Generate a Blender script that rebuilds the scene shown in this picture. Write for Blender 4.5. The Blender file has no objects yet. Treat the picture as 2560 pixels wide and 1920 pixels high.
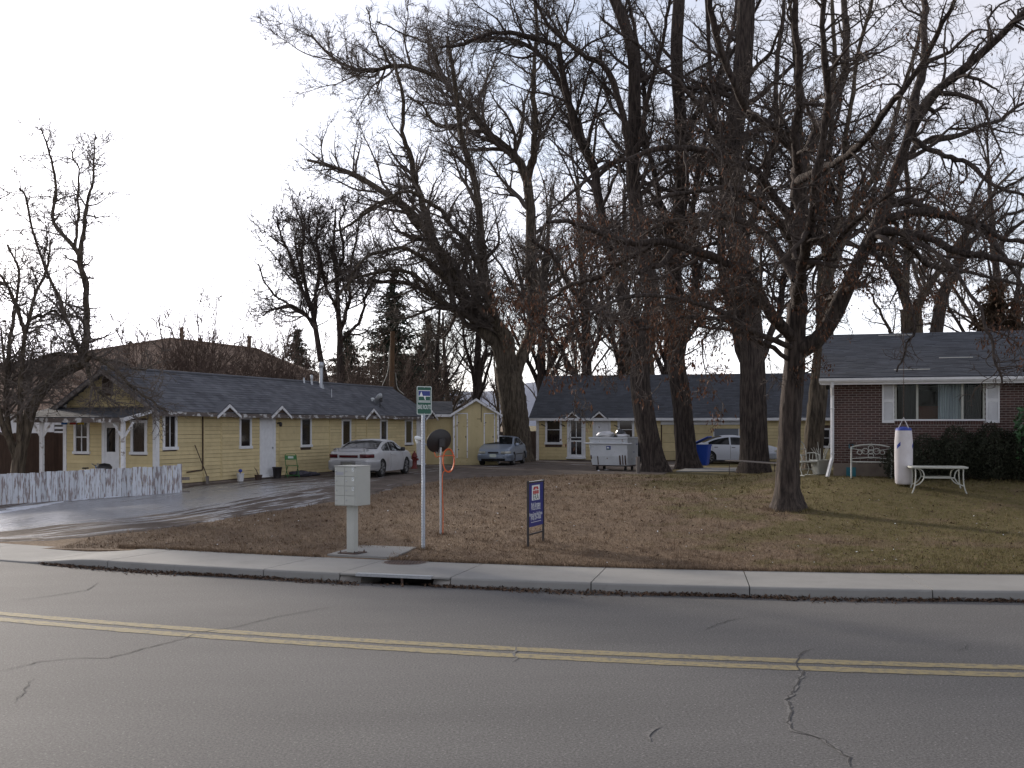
import bpy, math, random
import numpy as np
from mathutils import Vector, Matrix, Euler

S = bpy.context.scene
COL = S.collection
random.seed(7)
RNG = np.random.default_rng(11)

# ------------------------------------------------------------------ camera, sky, sun, exposure
CAMZ, F, HX, HY = 2.48, 2750.0, 1280.0, 1063.0      # eye height, focal length in photo pixels, horizon point
cam_d = bpy.data.cameras.new('camera')
cam = bpy.data.objects.new('camera', cam_d)
COL.objects.link(cam)
cam.location = (0, 0, CAMZ)
cam.rotation_euler = (math.radians(90), 0, 0)
cam_d.sensor_width = 36
cam_d.lens = 36 * F / 2560
cam_d.shift_y = (HY - 960) / 2560
cam_d.clip_start = 0.1
cam_d.clip_end = 20000
S.camera = cam

CLOUD_GAIN, CLOUD_BASE = 1.5, 2.0
SUN_EL, SUN_AZ = math.radians(17), math.radians(-40)   # azimuth from straight ahead, negative = left
world = bpy.data.worlds.new('World')
S.world = world
world.use_nodes = True
wn = world.node_tree
for n in list(wn.nodes):
    wn.nodes.remove(n)
w_out = wn.nodes.new('ShaderNodeOutputWorld')
w_bg = wn.nodes.new('ShaderNodeBackground')
w_sky = wn.nodes.new('ShaderNodeTexSky')
w_sky.sky_type = 'NISHITA'
w_sky.sun_disc = False
w_sky.sun_elevation = SUN_EL
w_sky.sun_rotation = SUN_AZ
w_sky.air_density = 1.0
w_sky.dust_density = 2.5
w_sky.altitude = 1500
w_tc = wn.nodes.new('ShaderNodeTexCoord')
w_map = wn.nodes.new('ShaderNodeMapping')
w_map.inputs['Scale'].default_value = (1.6, 1.6, 5.0)
w_no = wn.nodes.new('ShaderNodeTexNoise')
w_no.inputs['Scale'].default_value = 1.7
w_no.inputs['Detail'].default_value = 6
w_no.inputs['Roughness'].default_value = 0.55
w_ramp = wn.nodes.new('ShaderNodeValToRGB')
w_ramp.color_ramp.elements[0].position = 0.36
w_ramp.color_ramp.elements[0].color = (0.42, 0.42, 0.42, 1)
w_ramp.color_ramp.elements[1].position = 0.62
w_ramp.color_ramp.elements[1].color = (0.9, 0.9, 0.9, 1)
w_mix = wn.nodes.new('ShaderNodeMix')
w_mix.data_type = 'RGBA'
w_bw = wn.nodes.new('ShaderNodeRGBToBW')                   # thin cloud lit through: as bright as the sky behind it
w_ma = wn.nodes.new('ShaderNodeMath')
w_ma.operation = 'MULTIPLY_ADD'
w_ma.inputs[1].default_value = CLOUD_GAIN
w_ma.inputs[2].default_value = CLOUD_BASE
w_cc = wn.nodes.new('ShaderNodeCombineColor')
wn.links.new(w_sky.outputs['Color'], w_bw.inputs['Color'])
wn.links.new(w_bw.outputs['Val'], w_ma.inputs[0])
for k, tint in enumerate((1.0, .98, 1.06)):
    w_t = wn.nodes.new('ShaderNodeMath')
    w_t.operation = 'MULTIPLY'
    w_t.inputs[1].default_value = tint
    wn.links.new(w_ma.outputs[0], w_t.inputs[0])
    wn.links.new(w_t.outputs[0], w_cc.inputs[k])
wn.links.new(w_cc.outputs[0], w_mix.inputs[7])
wn.links.new(w_tc.outputs['Generated'], w_map.inputs['Vector'])
wn.links.new(w_map.outputs['Vector'], w_no.inputs['Vector'])
wn.links.new(w_no.outputs['Fac'], w_ramp.inputs['Fac'])
wn.links.new(w_ramp.outputs['Color'], w_mix.inputs['Factor'])
wn.links.new(w_sky.outputs['Color'], w_mix.inputs[6])
wn.links.new(w_mix.outputs[2], w_bg.inputs['Color'])
w_bg.inputs['Strength'].default_value = 0.075
wn.links.new(w_bg.outputs['Background'], w_out.inputs['Surface'])

sun_d = bpy.data.lights.new('sun', 'SUN')
sun = bpy.data.objects.new('sun', sun_d)
COL.objects.link(sun)
sun_d.energy = 2.0
sun_d.angle = math.radians(5)
sun_d.color = (1.0, 0.90, 0.78)
sun_dir = Vector((math.sin(SUN_AZ) * math.cos(SUN_EL), math.cos(SUN_AZ) * math.cos(SUN_EL), math.sin(SUN_EL)))
sun.rotation_euler = (-sun_dir).to_track_quat('-Z', 'Y').to_euler()
sun.location = (-20, 30, 20)

S.view_settings.view_transform = 'Standard'
S.view_settings.look = 'None'
S.view_settings.exposure = 1.15
S.view_settings.gamma = 1.0
S.view_settings.use_curve_mapping = False


# ------------------------------------------------------------------ helpers
def P(px, py, d):
    """the place that lies d metres away behind photo point (px, py)"""
    return Vector(((px - HX) / F * d, d, CAMZ - (py - HY) / F * d))


def sstep(a, b, x):
    t = min(1.0, max(0.0, (x - a) / (b - a)))
    return t * t * (3 - 2 * t)


def qcurve(x):
    if x > 9:
        return -0.25 * 9 + 0.0132 * 81 + (x - 9) * (-0.25 + 0.0264 * 9)
    if x < -9:
        return 0.25 * 9 + 0.0132 * 81 + (x + 9) * (-0.25 - 0.0264 * 9)
    return -0.25 * x + 0.0132 * x * x


def kerb_y(x):
    return 16.58 + qcurve(x)


def slope(x):
    return (qcurve(x + .05) - qcurve(x - .05)) / .1


def off(x, o):
    """point at distance o behind the kerb line, measured square to it, from kerb station x"""
    m = slope(x)
    n = 1 / math.sqrt(1 + m * m)
    return x - m * n * o, kerb_y(x) + n * o


def ground_z(x, y):
    o = y - kerb_y(x)
    if o < -11.2:
        return 0.10 + 0.6 * sstep(-11.2, -16, o)
    if o < 0:
        return -0.10
    if o < 1.6:
        return -0.15
    z = 0.15 + 0.40 * sstep(1.5, 17, o)
    if x < -6:
        z -= 0.10 * sstep(-6, -10, x) * (1 - sstep(2, 6, o))
    z += 0.50 * sstep(24.5, 30.5, y + 0.3 * (x - 9)) * sstep(6.2, 9.2, x) * (1 - sstep(34.5, 42, y))
    return z


def hit(px, py):
    """where the ray through photo point (px, py) meets the ground"""
    d, best = 6.0, None
    prev = None
    while d < 140:
        p = P(px, py, d)
        h = p.z - ground_z(p.x, p.y)
        if h <= 0 and prev is not None:
            a, b = d - .1, d
            for _ in range(20):
                m = (a + b) / 2
                q = P(px, py, m)
                if q.z - ground_z(q.x, q.y) > 0:
                    a = m
                else:
                    b = m
            return P(px, py, b)
        prev = h
        d += .1
    return P(px, py, 100)


class MB:
    """collects shapes, builds ONE mesh object"""
    def __init__(self):
        self.v, self.f, self.M = [], [], Matrix.Identity(4)
        self.smooth = []

    def add(self, vs, fs, smooth=False):
        b = len(self.v)
        self.v += [tuple(self.M @ Vector(p)) for p in vs]
        self.f += [tuple(b + i for i in f) for f in fs]
        self.smooth += [smooth] * len(fs)
        return self

    def box(self, x0, y0, z0, x1, y1, z1):
        return self.add([(x0, y0, z0), (x1, y0, z0), (x1, y1, z0), (x0, y1, z0), (x0, y0, z1), (x1, y0, z1), (x1, y1, z1), (x0, y1, z1)],
                        [(0, 3, 2, 1), (4, 5, 6, 7), (0, 1, 5, 4), (1, 2, 6, 5), (2, 3, 7, 6), (3, 0, 4, 7)])

    def cbox(self, x0, y0, z0, x1, y1, z1, c=.01):
        """box with chamfered edges"""
        vs, fs = [], []
        X, Y, Z = (x0, x1), (y0, y1), (z0, z1)
        idx = {}
        for i in (0, 1):
            for j in (0, 1):
                for k in (0, 1):
                    sx, sy, sz = (c, -c)[i], (c, -c)[j], (c, -c)[k]
                    for ax in range(3):
                        p = [X[i] + sx, Y[j] + sy, Z[k] + sz]
                        p[ax] = (X[i], Y[j], Z[k])[ax]
                        idx[(i, j, k, ax)] = len(vs)
                        vs.append(tuple(p))
        for s in (0, 1):
            for ax in range(3):
                q = []
                for a, b in ((0, 0), (1, 0), (1, 1), (0, 1)):
                    t = [0, 0, 0]
                    t[ax] = s
                    t[(ax + 1) % 3] = a
                    t[(ax + 2) % 3] = b
                    q.append(idx[(*t, ax)])
                fs.append(tuple(q if s else q[::-1]))
        for ax in range(3):
            o1, o2 = (ax + 1) % 3, (ax + 2) % 3
            for a in (0, 1):
                for b in (0, 1):
                    t0, t1 = [0, 0, 0], [0, 0, 0]
                    t1[ax] = 1
                    for t in (t0, t1):
                        t[o1], t[o2] = a, b
                    fs.append((idx[(*t0, o1)], idx[(*t1, o1)], idx[(*t1, o2)], idx[(*t0, o2)]))
        for i in (0, 1):
            for j in (0, 1):
                for k in (0, 1):
                    fs.append((idx[(i, j, k, 0)], idx[(i, j, k, 1)], idx[(i, j, k, 2)]))
        return self.add(vs, fs)

    def quad(self, a, b, c, d):
        return self.add([a, b, c, d], [(0, 1, 2, 3)])

    def prism(self, pts, axis, a0, a1, smooth=False):
        """outline pts (2D) pushed along axis ('x','y','z') from a0 to a1"""
        n = len(pts)
        def mk(p, a):
            return {'x': (a, p[0], p[1]), 'y': (p[0], a, p[1]), 'z': (p[0], p[1], a)}[axis]
        vs = [mk(p, a0) for p in pts] + [mk(p, a1) for p in pts]
        fs = [tuple(range(n))[::-1], tuple(range(n, 2 * n))]
        self.add(vs, fs)
        return self.add(vs, [(i, (i + 1) % n, n + (i + 1) % n, n + i) for i in range(n)], smooth)

    def tube(self, pts, r, sides=8, caps=True, smooth=True):
        pts = [Vector(p) for p in pts]
        n = len(pts)
        rs = r if isinstance(r, (list, tuple)) else [r] * n
        vs, fs = [], []
        up = None
        for i, p in enumerate(pts):
            t = (pts[min(i + 1, n - 1)] - pts[max(i - 1, 0)]).normalized()
            if up is None:
                a = Vector((0, 0, 1)) if abs(t.z) < .9 else Vector((1, 0, 0))
                up = (a - t * a.dot(t)).normalized()
            else:
                up = (up - t * up.dot(t)).normalized()
            s = t.cross(up)
            for k in range(sides):
                an = 2 * math.pi * k / sides
                vs.append(p + (up * math.cos(an) + s * math.sin(an)) * rs[i])
        for i in range(n - 1):
            for k in range(sides):
                a, b = i * sides + k, i * sides + (k + 1) % sides
                fs.append((a, b, b + sides, a + sides))
        self.add(vs, fs, smooth)
        if caps:
            self.add(vs[:sides], [tuple(range(sides))[::-1]])
            self.add(vs[-sides:], [tuple(range(sides))])
        return self

    def lathe(self, prof, segs=16, cx=0, cy=0, smooth=True):
        """profile of (radius, z) turned about a vertical axis"""
        vs, fs = [], []
        for r, z in prof:
            for k in range(segs):
                a = 2 * math.pi * k / segs
                vs.append((cx + r * math.cos(a), cy + r * math.sin(a), z))
        for i in range(len(prof) - 1):
            for k in range(segs):
                a, b = i * segs + k, i * segs + (k + 1) % segs
                fs.append((a, b, b + segs, a + segs))
        self.add(vs, fs, smooth)
        self.add(vs[:segs], [tuple(range(segs))[::-1]])
        self.add(vs[-segs:], [tuple(range(segs))])
        return self

    def grid(self, rows, smooth=True, flip=False, close=False):
        """rows: list of equally long lists of points"""
        n, m = len(rows), len(rows[0])
        vs = [p for r in rows for p in r]
        fs = []
        for i in range(n - 1):
            for j in range(m - 1 + (1 if close else 0)):
                q = (i * m + j, i * m + (j + 1) % m, (i + 1) * m + (j + 1) % m, (i + 1) * m + j)
                fs.append(q[::-1] if flip else q)
        return self.add(vs, fs, smooth)

    def build(self, name, mt, parent=None):
        me = bpy.data.meshes.new(name)
        me.from_pydata(self.v, [], self.f)
        if any(self.smooth):
            me.polygons.foreach_set('use_smooth', self.smooth)
        me.update()
        o = bpy.data.objects.new(name, me)
        if mt is not None:
            me.materials.append(mt)
        COL.objects.link(o)
        if parent is not None:
            o.parent = parent
        return o


def mesh_np(name, V, Fq, mt, parent=None, smooth=False):
    """mesh from numpy arrays; Fq is a list of face arrays (k,3) or (k,4)"""
    me = bpy.data.meshes.new(name)
    Fq = [f for f in Fq if len(f)]
    loops = np.concatenate([f.ravel() for f in Fq]).astype(np.int32)
    tot = np.concatenate([np.full(len(f), f.shape[1]) for f in Fq]).astype(np.int32)
    st = np.concatenate([[0], np.cumsum(tot)[:-1]]).astype(np.int32)
    me.vertices.add(len(V))
    me.vertices.foreach_set('co', np.ascontiguousarray(V, dtype=np.float32).ravel())
    me.loops.add(len(loops))
    me.loops.foreach_set('vertex_index', loops)
    me.polygons.add(len(tot))
    me.polygons.foreach_set('loop_start', st)
    me.polygons.foreach_set('loop_total', tot)
    if smooth:
        me.polygons.foreach_set('use_smooth', np.ones(len(tot), dtype=bool))
    me.update(calc_edges=True)
    me.materials.append(mt)
    o = bpy.data.objects.new(name, me)
    COL.objects.link(o)
    if parent is not None:
        o.parent = parent
    return o


def tag(o, label=None, cat=None, group=None, kind=None):
    if label:
        o['label'] = label
    if cat:
        o['category'] = cat
    if group:
        o['group'] = group
    if kind:
        o['kind'] = kind
    return o


def thing(name, label, cat, loc=(0, 0, 0), rz=0.0, group=None):
    o = bpy.data.objects.new(name, None)
    o.empty_display_size = .2
    COL.objects.link(o)
    o.location = loc
    o.rotation_euler = (0, 0, rz)
    return tag(o, label, cat, group)


def dup(o, parent=None):
    c = o.copy()
    COL.objects.link(c)
    if parent is not None:
        c.parent = parent
    for ch in list(o.children):
        dup(ch, c)
    return c


def text_mesh(txt, size, name, mt, parent, M, width=None, depth=.0015):
    cu = bpy.data.curves.new('lettering', 'FONT')
    cu.body = txt
    cu.size = size
    cu.align_x = 'CENTER'
    cu.align_y = 'CENTER'
    cu.extrude = depth
    to = bpy.data.objects.new('lettering', cu)
    COL.objects.link(to)
    bpy.context.view_layer.update()
    me = bpy.data.meshes.new_from_object(to.evaluated_get(bpy.context.evaluated_depsgraph_get()))
    bpy.data.objects.remove(to)
    xs = [v.co.x for v in me.vertices]
    if width and xs:
        k = width / (max(xs) - min(xs))
        me.transform(Matrix.Diagonal((k, 1, 1, 1)))
    me.transform(M)
    me.materials.clear()
    me.materials.append(mt)
    o = bpy.data.objects.new(name, me)
    COL.objects.link(o)
    o.parent = parent
    return o


# ------------------------------------------------------------------ materials
MATS = {}


def mat(name, col, rough=.8, col2=None, scale=4.0, stretch=(1, 1, 1), lo=.35, hi=.65, bump=0.0, bscale=None, island=0.0,
        metal=0.0, spec=.5, coord='Object', detail=5, col3=None, scale3=1.0, lo3=.45, hi3=.6, rough2=None):
    m = bpy.data.materials.new(name)
    m.use_nodes = True
    nt = m.node_tree
    b = nt.nodes['Principled BSDF']
    b.inputs['Roughness'].default_value = rough
    b.inputs['Metallic'].default_value = metal
    b.inputs['Specular IOR Level'].default_value = spec
    L = nt.links.new
    def vec(st):
        if coord == 'World':
            g = nt.nodes.new('ShaderNodeNewGeometry')
            src = g.outputs['Position']
        else:
            g = nt.nodes.new('ShaderNodeTexCoord')
            src = g.outputs['Object']
        mp = nt.nodes.new('ShaderNodeMapping')
        mp.inputs['Scale'].default_value = st
        L(src, mp.inputs['Vector'])
        return mp.outputs['Vector']
    v = vec(stretch)
    def noise(sc, det=detail, vv=None):
        n = nt.nodes.new('ShaderNodeTexNoise')
        n.inputs['Scale'].default_value = sc
        n.inputs['Detail'].default_value = det
        n.inputs['Roughness'].default_value = .6
        L(vv or v, n.inputs['Vector'])
        return n.outputs['Fac']
    def ramp(fac, a, c):
        r = nt.nodes.new('ShaderNodeMapRange')
        r.inputs['From Min'].default_value = a
        r.inputs['From Max'].default_value = c
        L(fac, r.inputs['Value'])
        return r.outputs['Result']
    def mix(f, a, c):
        x = nt.nodes.new('ShaderNodeMix')
        x.data_type = 'RGBA'
        if isinstance(f, float):
            x.inputs['Factor'].default_value = f
        else:
            L(f, x.inputs['Factor'])
        for s, i in ((a, 6), (c, 7)):
            if isinstance(s, tuple):
                x.inputs[i].default_value = (*s, 1)
            else:
                L(s, x.inputs[i])
        return x.outputs[2]
    c = tuple(col)
    if col2 is not None:
        f = ramp(noise(scale), lo, hi)
        c = mix(f, c, tuple(col2))
        if rough2 is not None:
            rr = nt.nodes.new('ShaderNodeMapRange')
            rr.inputs['To Min'].default_value = rough
            rr.inputs['To Max'].default_value = rough2
            L(f, rr.inputs['Value'])
            L(rr.outputs['Result'], b.inputs['Roughness'])
    if col3 is not None:
        c = mix(ramp(noise(scale3, 4, vec((1, 1, 1))), lo3, hi3), c, tuple(col3))
    if island:
        g = nt.nodes.new('ShaderNodeNewGeometry')
        oi = nt.nodes.new('ShaderNodeObjectInfo')
        ad = nt.nodes.new('ShaderNodeMath')
        ad.operation = 'ADD'
        L(g.outputs['Random Per Island'], ad.inputs[0])
        L(oi.outputs['Random'], ad.inputs[1])
        fr = nt.nodes.new('ShaderNodeMath')
        fr.operation = 'FRACT'
        L(ad.outputs[0], fr.inputs[0])
        r = nt.nodes.new('ShaderNodeMapRange')
        r.inputs['To Min'].default_value = 1 - island
        r.inputs['To Max'].default_value = 1 + island
        L(fr.outputs[0], r.inputs['Value'])
        hs = nt.nodes.new('ShaderNodeHueSaturation')
        L(r.outputs['Result'], hs.inputs['Value'])
        if isinstance(c, tuple):
            hs.inputs['Color'].default_value = (*c, 1)
        else:
            L(c, hs.inputs['Color'])
        c = hs.outputs['Color']
    if isinstance(c, tuple):
        b.inputs['Base Color'].default_value = (*c, 1)
    else:
        L(c, b.inputs['Base Color'])
    if bump:
        bp = nt.nodes.new('ShaderNodeBump')
        bp.inputs['Strength'].default_value = 1.0
        bp.inputs['Distance'].default_value = bump
        L(noise(bscale or scale * 2, 4), bp.inputs['Height'])
        L(bp.outputs['Normal'], b.inputs['Normal'])
    MATS[name] = m
    return m


def glass_mat(name, tint=(.8, .85, .85), refl=.12):
    m = bpy.data.materials.new(name)
    m.use_nodes = True
    nt = m.node_tree
    nt.nodes.remove(nt.nodes['Principled BSDF'])
    t = nt.nodes.new('ShaderNodeBsdfTransparent')
    t.inputs['Color'].default_value = (*tint, 1)
    g = nt.nodes.new('ShaderNodeBsdfGlossy')
    g.inputs['Roughness'].default_value = .03
    fr = nt.nodes.new('ShaderNodeFresnel')
    fr.inputs['IOR'].default_value = 1.22
    mx = nt.nodes.new('ShaderNodeMixShader')
    nt.links.new(fr.outputs[0], mx.inputs[0])
    nt.links.new(t.outputs[0], mx.inputs[1])
    nt.links.new(g.outputs[0], mx.inputs[2])
    nt.links.new(mx.outputs[0], nt.nodes['Material Output'].inputs['Surface'])
    MATS[name] = m
    return m


M_yellow = mat('yellow_paint', (.62, .515, .285), .75, (.54, .44, .24), 3, lo=.4, hi=.7, col3=(.36, .31, .21), scale3=9, lo3=.66, hi3=.74, island=.09)
M_yellow_ply = mat('yellow_plywood', (.57, .48, .27), .75, (.47, .395, .22), 2, stretch=(1, 1, .3), col3=(.36, .27, .14), scale3=5, lo3=.64, hi3=.74)
M_white = mat('white_paint', (.74, .75, .77), .6, (.66, .67, .69), 6)
M_white_worn = mat('worn_white_trim', (.70, .71, .73), .7, (.30, .27, .25), 7, stretch=(1, 1, 1), lo=.56, hi=.62)
M_picket = mat('peeling_white_paint', (.52, .55, .60), .8, (.25, .215, .215), 8, stretch=(2.6, 2.6, .34), lo=.50, hi=.57, bump=.004, bscale=20, island=.12, coord='World')
M_shingle = mat('grey_shingle', (.125, .130, .148), .9, (.085, .09, .105), 1.2, island=.22, bump=.003, bscale=60)
M_shingle_d = mat('dark_shingle', (.074, .081, .098), .9, (.054, .059, .071), 1.0, island=.18, bump=.003, bscale=60)
M_shingle_b = mat('brown_shingle', (.29, .205, .15), .95, (.24, .17, .125), .8, island=.15)
M_eave = mat('weathered_eave', (.12, .10, .09), .85, (.5, .5, .5), 5, stretch=(.5, 1, 1), lo=.52, hi=.58)
M_greyrake = mat('grey_rake_paint', (.30, .28, .27), .8, (.14, .12, .11), 6, lo=.45, hi=.6)
M_pane = mat('dark_window_pane', (.012, .011, .012), .04, spec=.6)
M_brownpane = mat('window_with_brown_curtain', (.030, .022, .020), .06, (.012, .010, .010), 12, stretch=(3, 3, .2), spec=.6)
M_glass = glass_mat('clear_glass')
M_carglass = mat('car_glass', (.012, .014, .016), .02, spec=.4)
M_brick = mat('red_brown_brick', (.085, .042, .034), .85, (.060, .032, .028), 14, island=.28, bump=.002, bscale=80)
M_mortar = mat('mortar', (.44, .41, .39), .95, (.36, .34, .32), 20)
M_conc = mat('concrete', (.262, .258, .246), .9, (.215, .212, .203), 1.4, lo=.3, hi=.7, bump=.002, bscale=120, coord='World', col3=(.175, .170, .162), scale3=6, lo3=.62, hi3=.8)
M_conc_d = mat('stained_concrete', (.27, .255, .235), .9, (.16, .15, .14), 3, lo=.4, hi=.7, bump=.003, bscale=60, coord='World')
M_found = mat('foundation_concrete', (.22, .18, .15), .9, (.16, .13, .11), 3)
M_steel = mat('galvanised_steel', (.46, .48, .50), .42, (.36, .38, .41), 30, metal=.75)
M_post = mat('galvanised_post', (.42, .46, .52), .5, (.34, .38, .44), 25, metal=.5)
M_cbu = mat('grey_beige_metal_paint', (.42, .43, .40), .5, (.38, .39, .36), 3)
M_black = mat('black_metal', (.022, .02, .022), .5)
M_dark = mat('dark_void', (.012, .011, .010), .9)
M_rubber = mat('rubber', (.022, .021, .021), .8)
M_wood_brown = mat('brown_fence_wood', (.085, .055, .040), .9, (.055, .036, .028), 6, stretch=(3, 3, .4), island=.2)
M_wood_grey = mat('grey_wood', (.20, .175, .16), .9, (.13, .115, .105), 8, stretch=(2, 2, .3))
M_pole = mat('pole_wood', (.17, .10, .055), .9, (.11, .07, .04), 6, stretch=(3, 3, .3))
M_orange = mat('orange_conduit', (.62, .12, .03), .5)
M_green_sign = mat('green_sign_face', (.008, .085, .055), .4)
M_blue_sign = mat('blue_sign_face', (.02, .04, .22), .4)
M_navy = mat('navy_sign_face', (.018, .025, .17), .45)
M_signwhite = mat('sign_white', (.72, .76, .76), .4)
M_red = mat('red_paint', (.42, .02, .02), .5)
M_bluebin = mat('blue_plastic', (.012, .06, .36), .45)
M_teal = mat('teal_plastic', (.01, .13, .18), .5)
M_canvas = mat('white_canvas', (.66, .64, .66), .8, (.58, .55, .56), 4, bump=.004, bscale=6)
M_bluecloth = mat('blue_vinyl', (.03, .06, .32), .6)
M_cream = mat('cream_metal_paint', (.46, .47, .43), .55, (.40, .41, .37), 8)
M_chairgreen = mat('green_metal_paint', (.025, .14, .03), .5)
M_curtain = mat('grey_curtain', (.70, .69, .72), .9, (.40, .39, .43), 2, stretch=(14, 14, .1))
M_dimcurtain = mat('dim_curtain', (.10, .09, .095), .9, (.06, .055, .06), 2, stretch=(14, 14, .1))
M_sofa = mat('red_brown_furniture', (.16, .045, .025), .8)
M_room = mat('room_wall', (.10, .08, .07), .9)
M_soffit = mat('soffit_paint', (.36, .36, .33), .8)
M_dump = mat('white_dumpster_paint', (.60, .63, .66), .5, (.52, .55, .58), 2.5, col3=(.20, .15, .12), scale3=7, lo3=.66, hi3=.71)
M_rust = mat('rusty_steel', (.10, .06, .045), .85, (.05, .035, .03), 9)
M_bag = mat('white_plastic_bag', (.66, .67, .70), .35, bump=.01, bscale=14)
M_bagdark = mat('grey_plastic_bag', (.07, .075, .085), .35, bump=.01, bscale=14)
M_clothes = mat('dark_clothes', (.035, .035, .05), .95, (.09, .085, .11), 9, bump=.02, bscale=12)
M_snow = mat('old_snow', (.72, .75, .82), .6, (.55, .57, .62), 6, bump=.01, bscale=20)
M_litter = mat('dead_leaves', (.085, .050, .030), .9, island=.45)
M_twhite = mat('tail_lamp_clear', (.6, .6, .6), .2)
M_tail = mat('tail_lamp_red', (.10, .012, .016), .15)
M_head = mat('head_lamp', (.55, .55, .48), .12)
M_carwhite = mat('pale_silver_car_paint', (.52, .53, .55), .28, (.47, .47, .48), 2, spec=.7, col3=(.30, .26, .23), scale3=2.2, lo3=.62, hi3=.9)
M_carblue = mat('silver_blue_car_paint', (.27, .32, .40), .28, metal=.25, spec=.7)
M_carw2 = mat('white_car_paint', (.55, .58, .64), .3, spec=.7)
M_wheel = mat('alloy_wheel', (.22, .22, .22), .45, metal=.5)
M_plate = mat('number_plate', (.45, .50, .46), .5)
M_plate_d = mat('dirty_number_plate', (.14, .14, .12), .6)
M_greenink = mat('dark_green_ink', (.02, .06, .04), .6)
# ------------------------------------------------------------------ the setting
def lawn_material(name, blade):
    m = bpy.data.materials.new(name)
    m.use_nodes = True
    nt = m.node_tree
    L = nt.links.new
    b = nt.nodes['Principled BSDF']
    b.inputs['Roughness'].default_value = .95
    b.inputs['Specular IOR Level'].default_value = .15
    g = nt.nodes.new('ShaderNodeNewGeometry')
    def noise(sc, det=4, rough=.6):
        n = nt.nodes.new('ShaderNodeTexNoise')
        n.inputs['Scale'].default_value = sc
        n.inputs['Detail'].default_value = det
        n.inputs['Roughness'].default_value = rough
        L(g.outputs['Position'], n.inputs['Vector'])
        return n.outputs['Fac']
    def mrange(v, a, c, lo=0., hi=1.):
        r = nt.nodes.new('ShaderNodeMapRange')
        for k, x in (('From Min', a), ('From Max', c), ('To Min', lo), ('To Max', hi)):
            r.inputs[k].default_value = x
        L(v, r.inputs['Value'])
        return r.outputs['Result']
    def mix(f, a, c):
        x = nt.nodes.new('ShaderNodeMix')
        x.data_type = 'RGBA'
        L(f, x.inputs['Factor'])
        for s, i in ((a, 6), (c, 7)):
            if isinstance(s, tuple):
                x.inputs[i].default_value = (*s, 1)
            else:
                L(s, x.inputs[i])
        return x.outputs[2]
    def math_(op, a, c):
        n = nt.nodes.new('ShaderNodeMath')
        n.operation = op
        for i, s in enumerate((a, c)):
            if isinstance(s, (int, float)):
                n.inputs[i].default_value = s
            else:
                L(s, n.inputs[i])
        return n.outputs[0]
    sx = nt.nodes.new('ShaderNodeSeparateXYZ')
    L(g.outputs['Position'], sx.inputs[0])
    # tan thatch and brown leaf mould
    c = mix(mrange(noise(14, 6, .75), .38, .62), (.118, .083, .058), (.285, .208, .138))
    c = mix(mrange(noise(.8, 6, .7), .42, .68), c, (.135, .095, .066))
    # surviving green grows to the right and along a few worn bands
    gx = mrange(sx.outputs['X'], 1.0, 7.5, -.13, .20)
    gy = mrange(sx.outputs['Y'], 30, 38, 0., .06)
    gf = mrange(math_('ADD', math_('ADD', noise(.55, 5, .65), gx), gy), .52, .66)
    gf = math_('MULTIPLY', gf, mrange(noise(9, 4, .7), .30, .62, .35, .95))
    c = mix(gf, c, (.118, .104, .038))
    if blade:
        r = mrange(g.outputs['Random Per Island'], 0, 1, .7, 1.5)
        hs = nt.nodes.new('ShaderNodeHueSaturation')
        L(r, hs.inputs['Value'])
        L(c, hs.inputs['Color'])
        c = hs.outputs['Color']
    else:
        bp = nt.nodes.new('ShaderNodeBump')
        bp.inputs['Distance'].default_value = .03
        L(noise(22, 5, .7), bp.inputs['Height'])
        L(bp.outputs['Normal'], b.inputs['Normal'])
    L(c, b.inputs['Base Color'])
    return m


M_lawn = lawn_material('dry_lawn', False)
M_blade = lawn_material('grass_blades', True)


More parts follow.
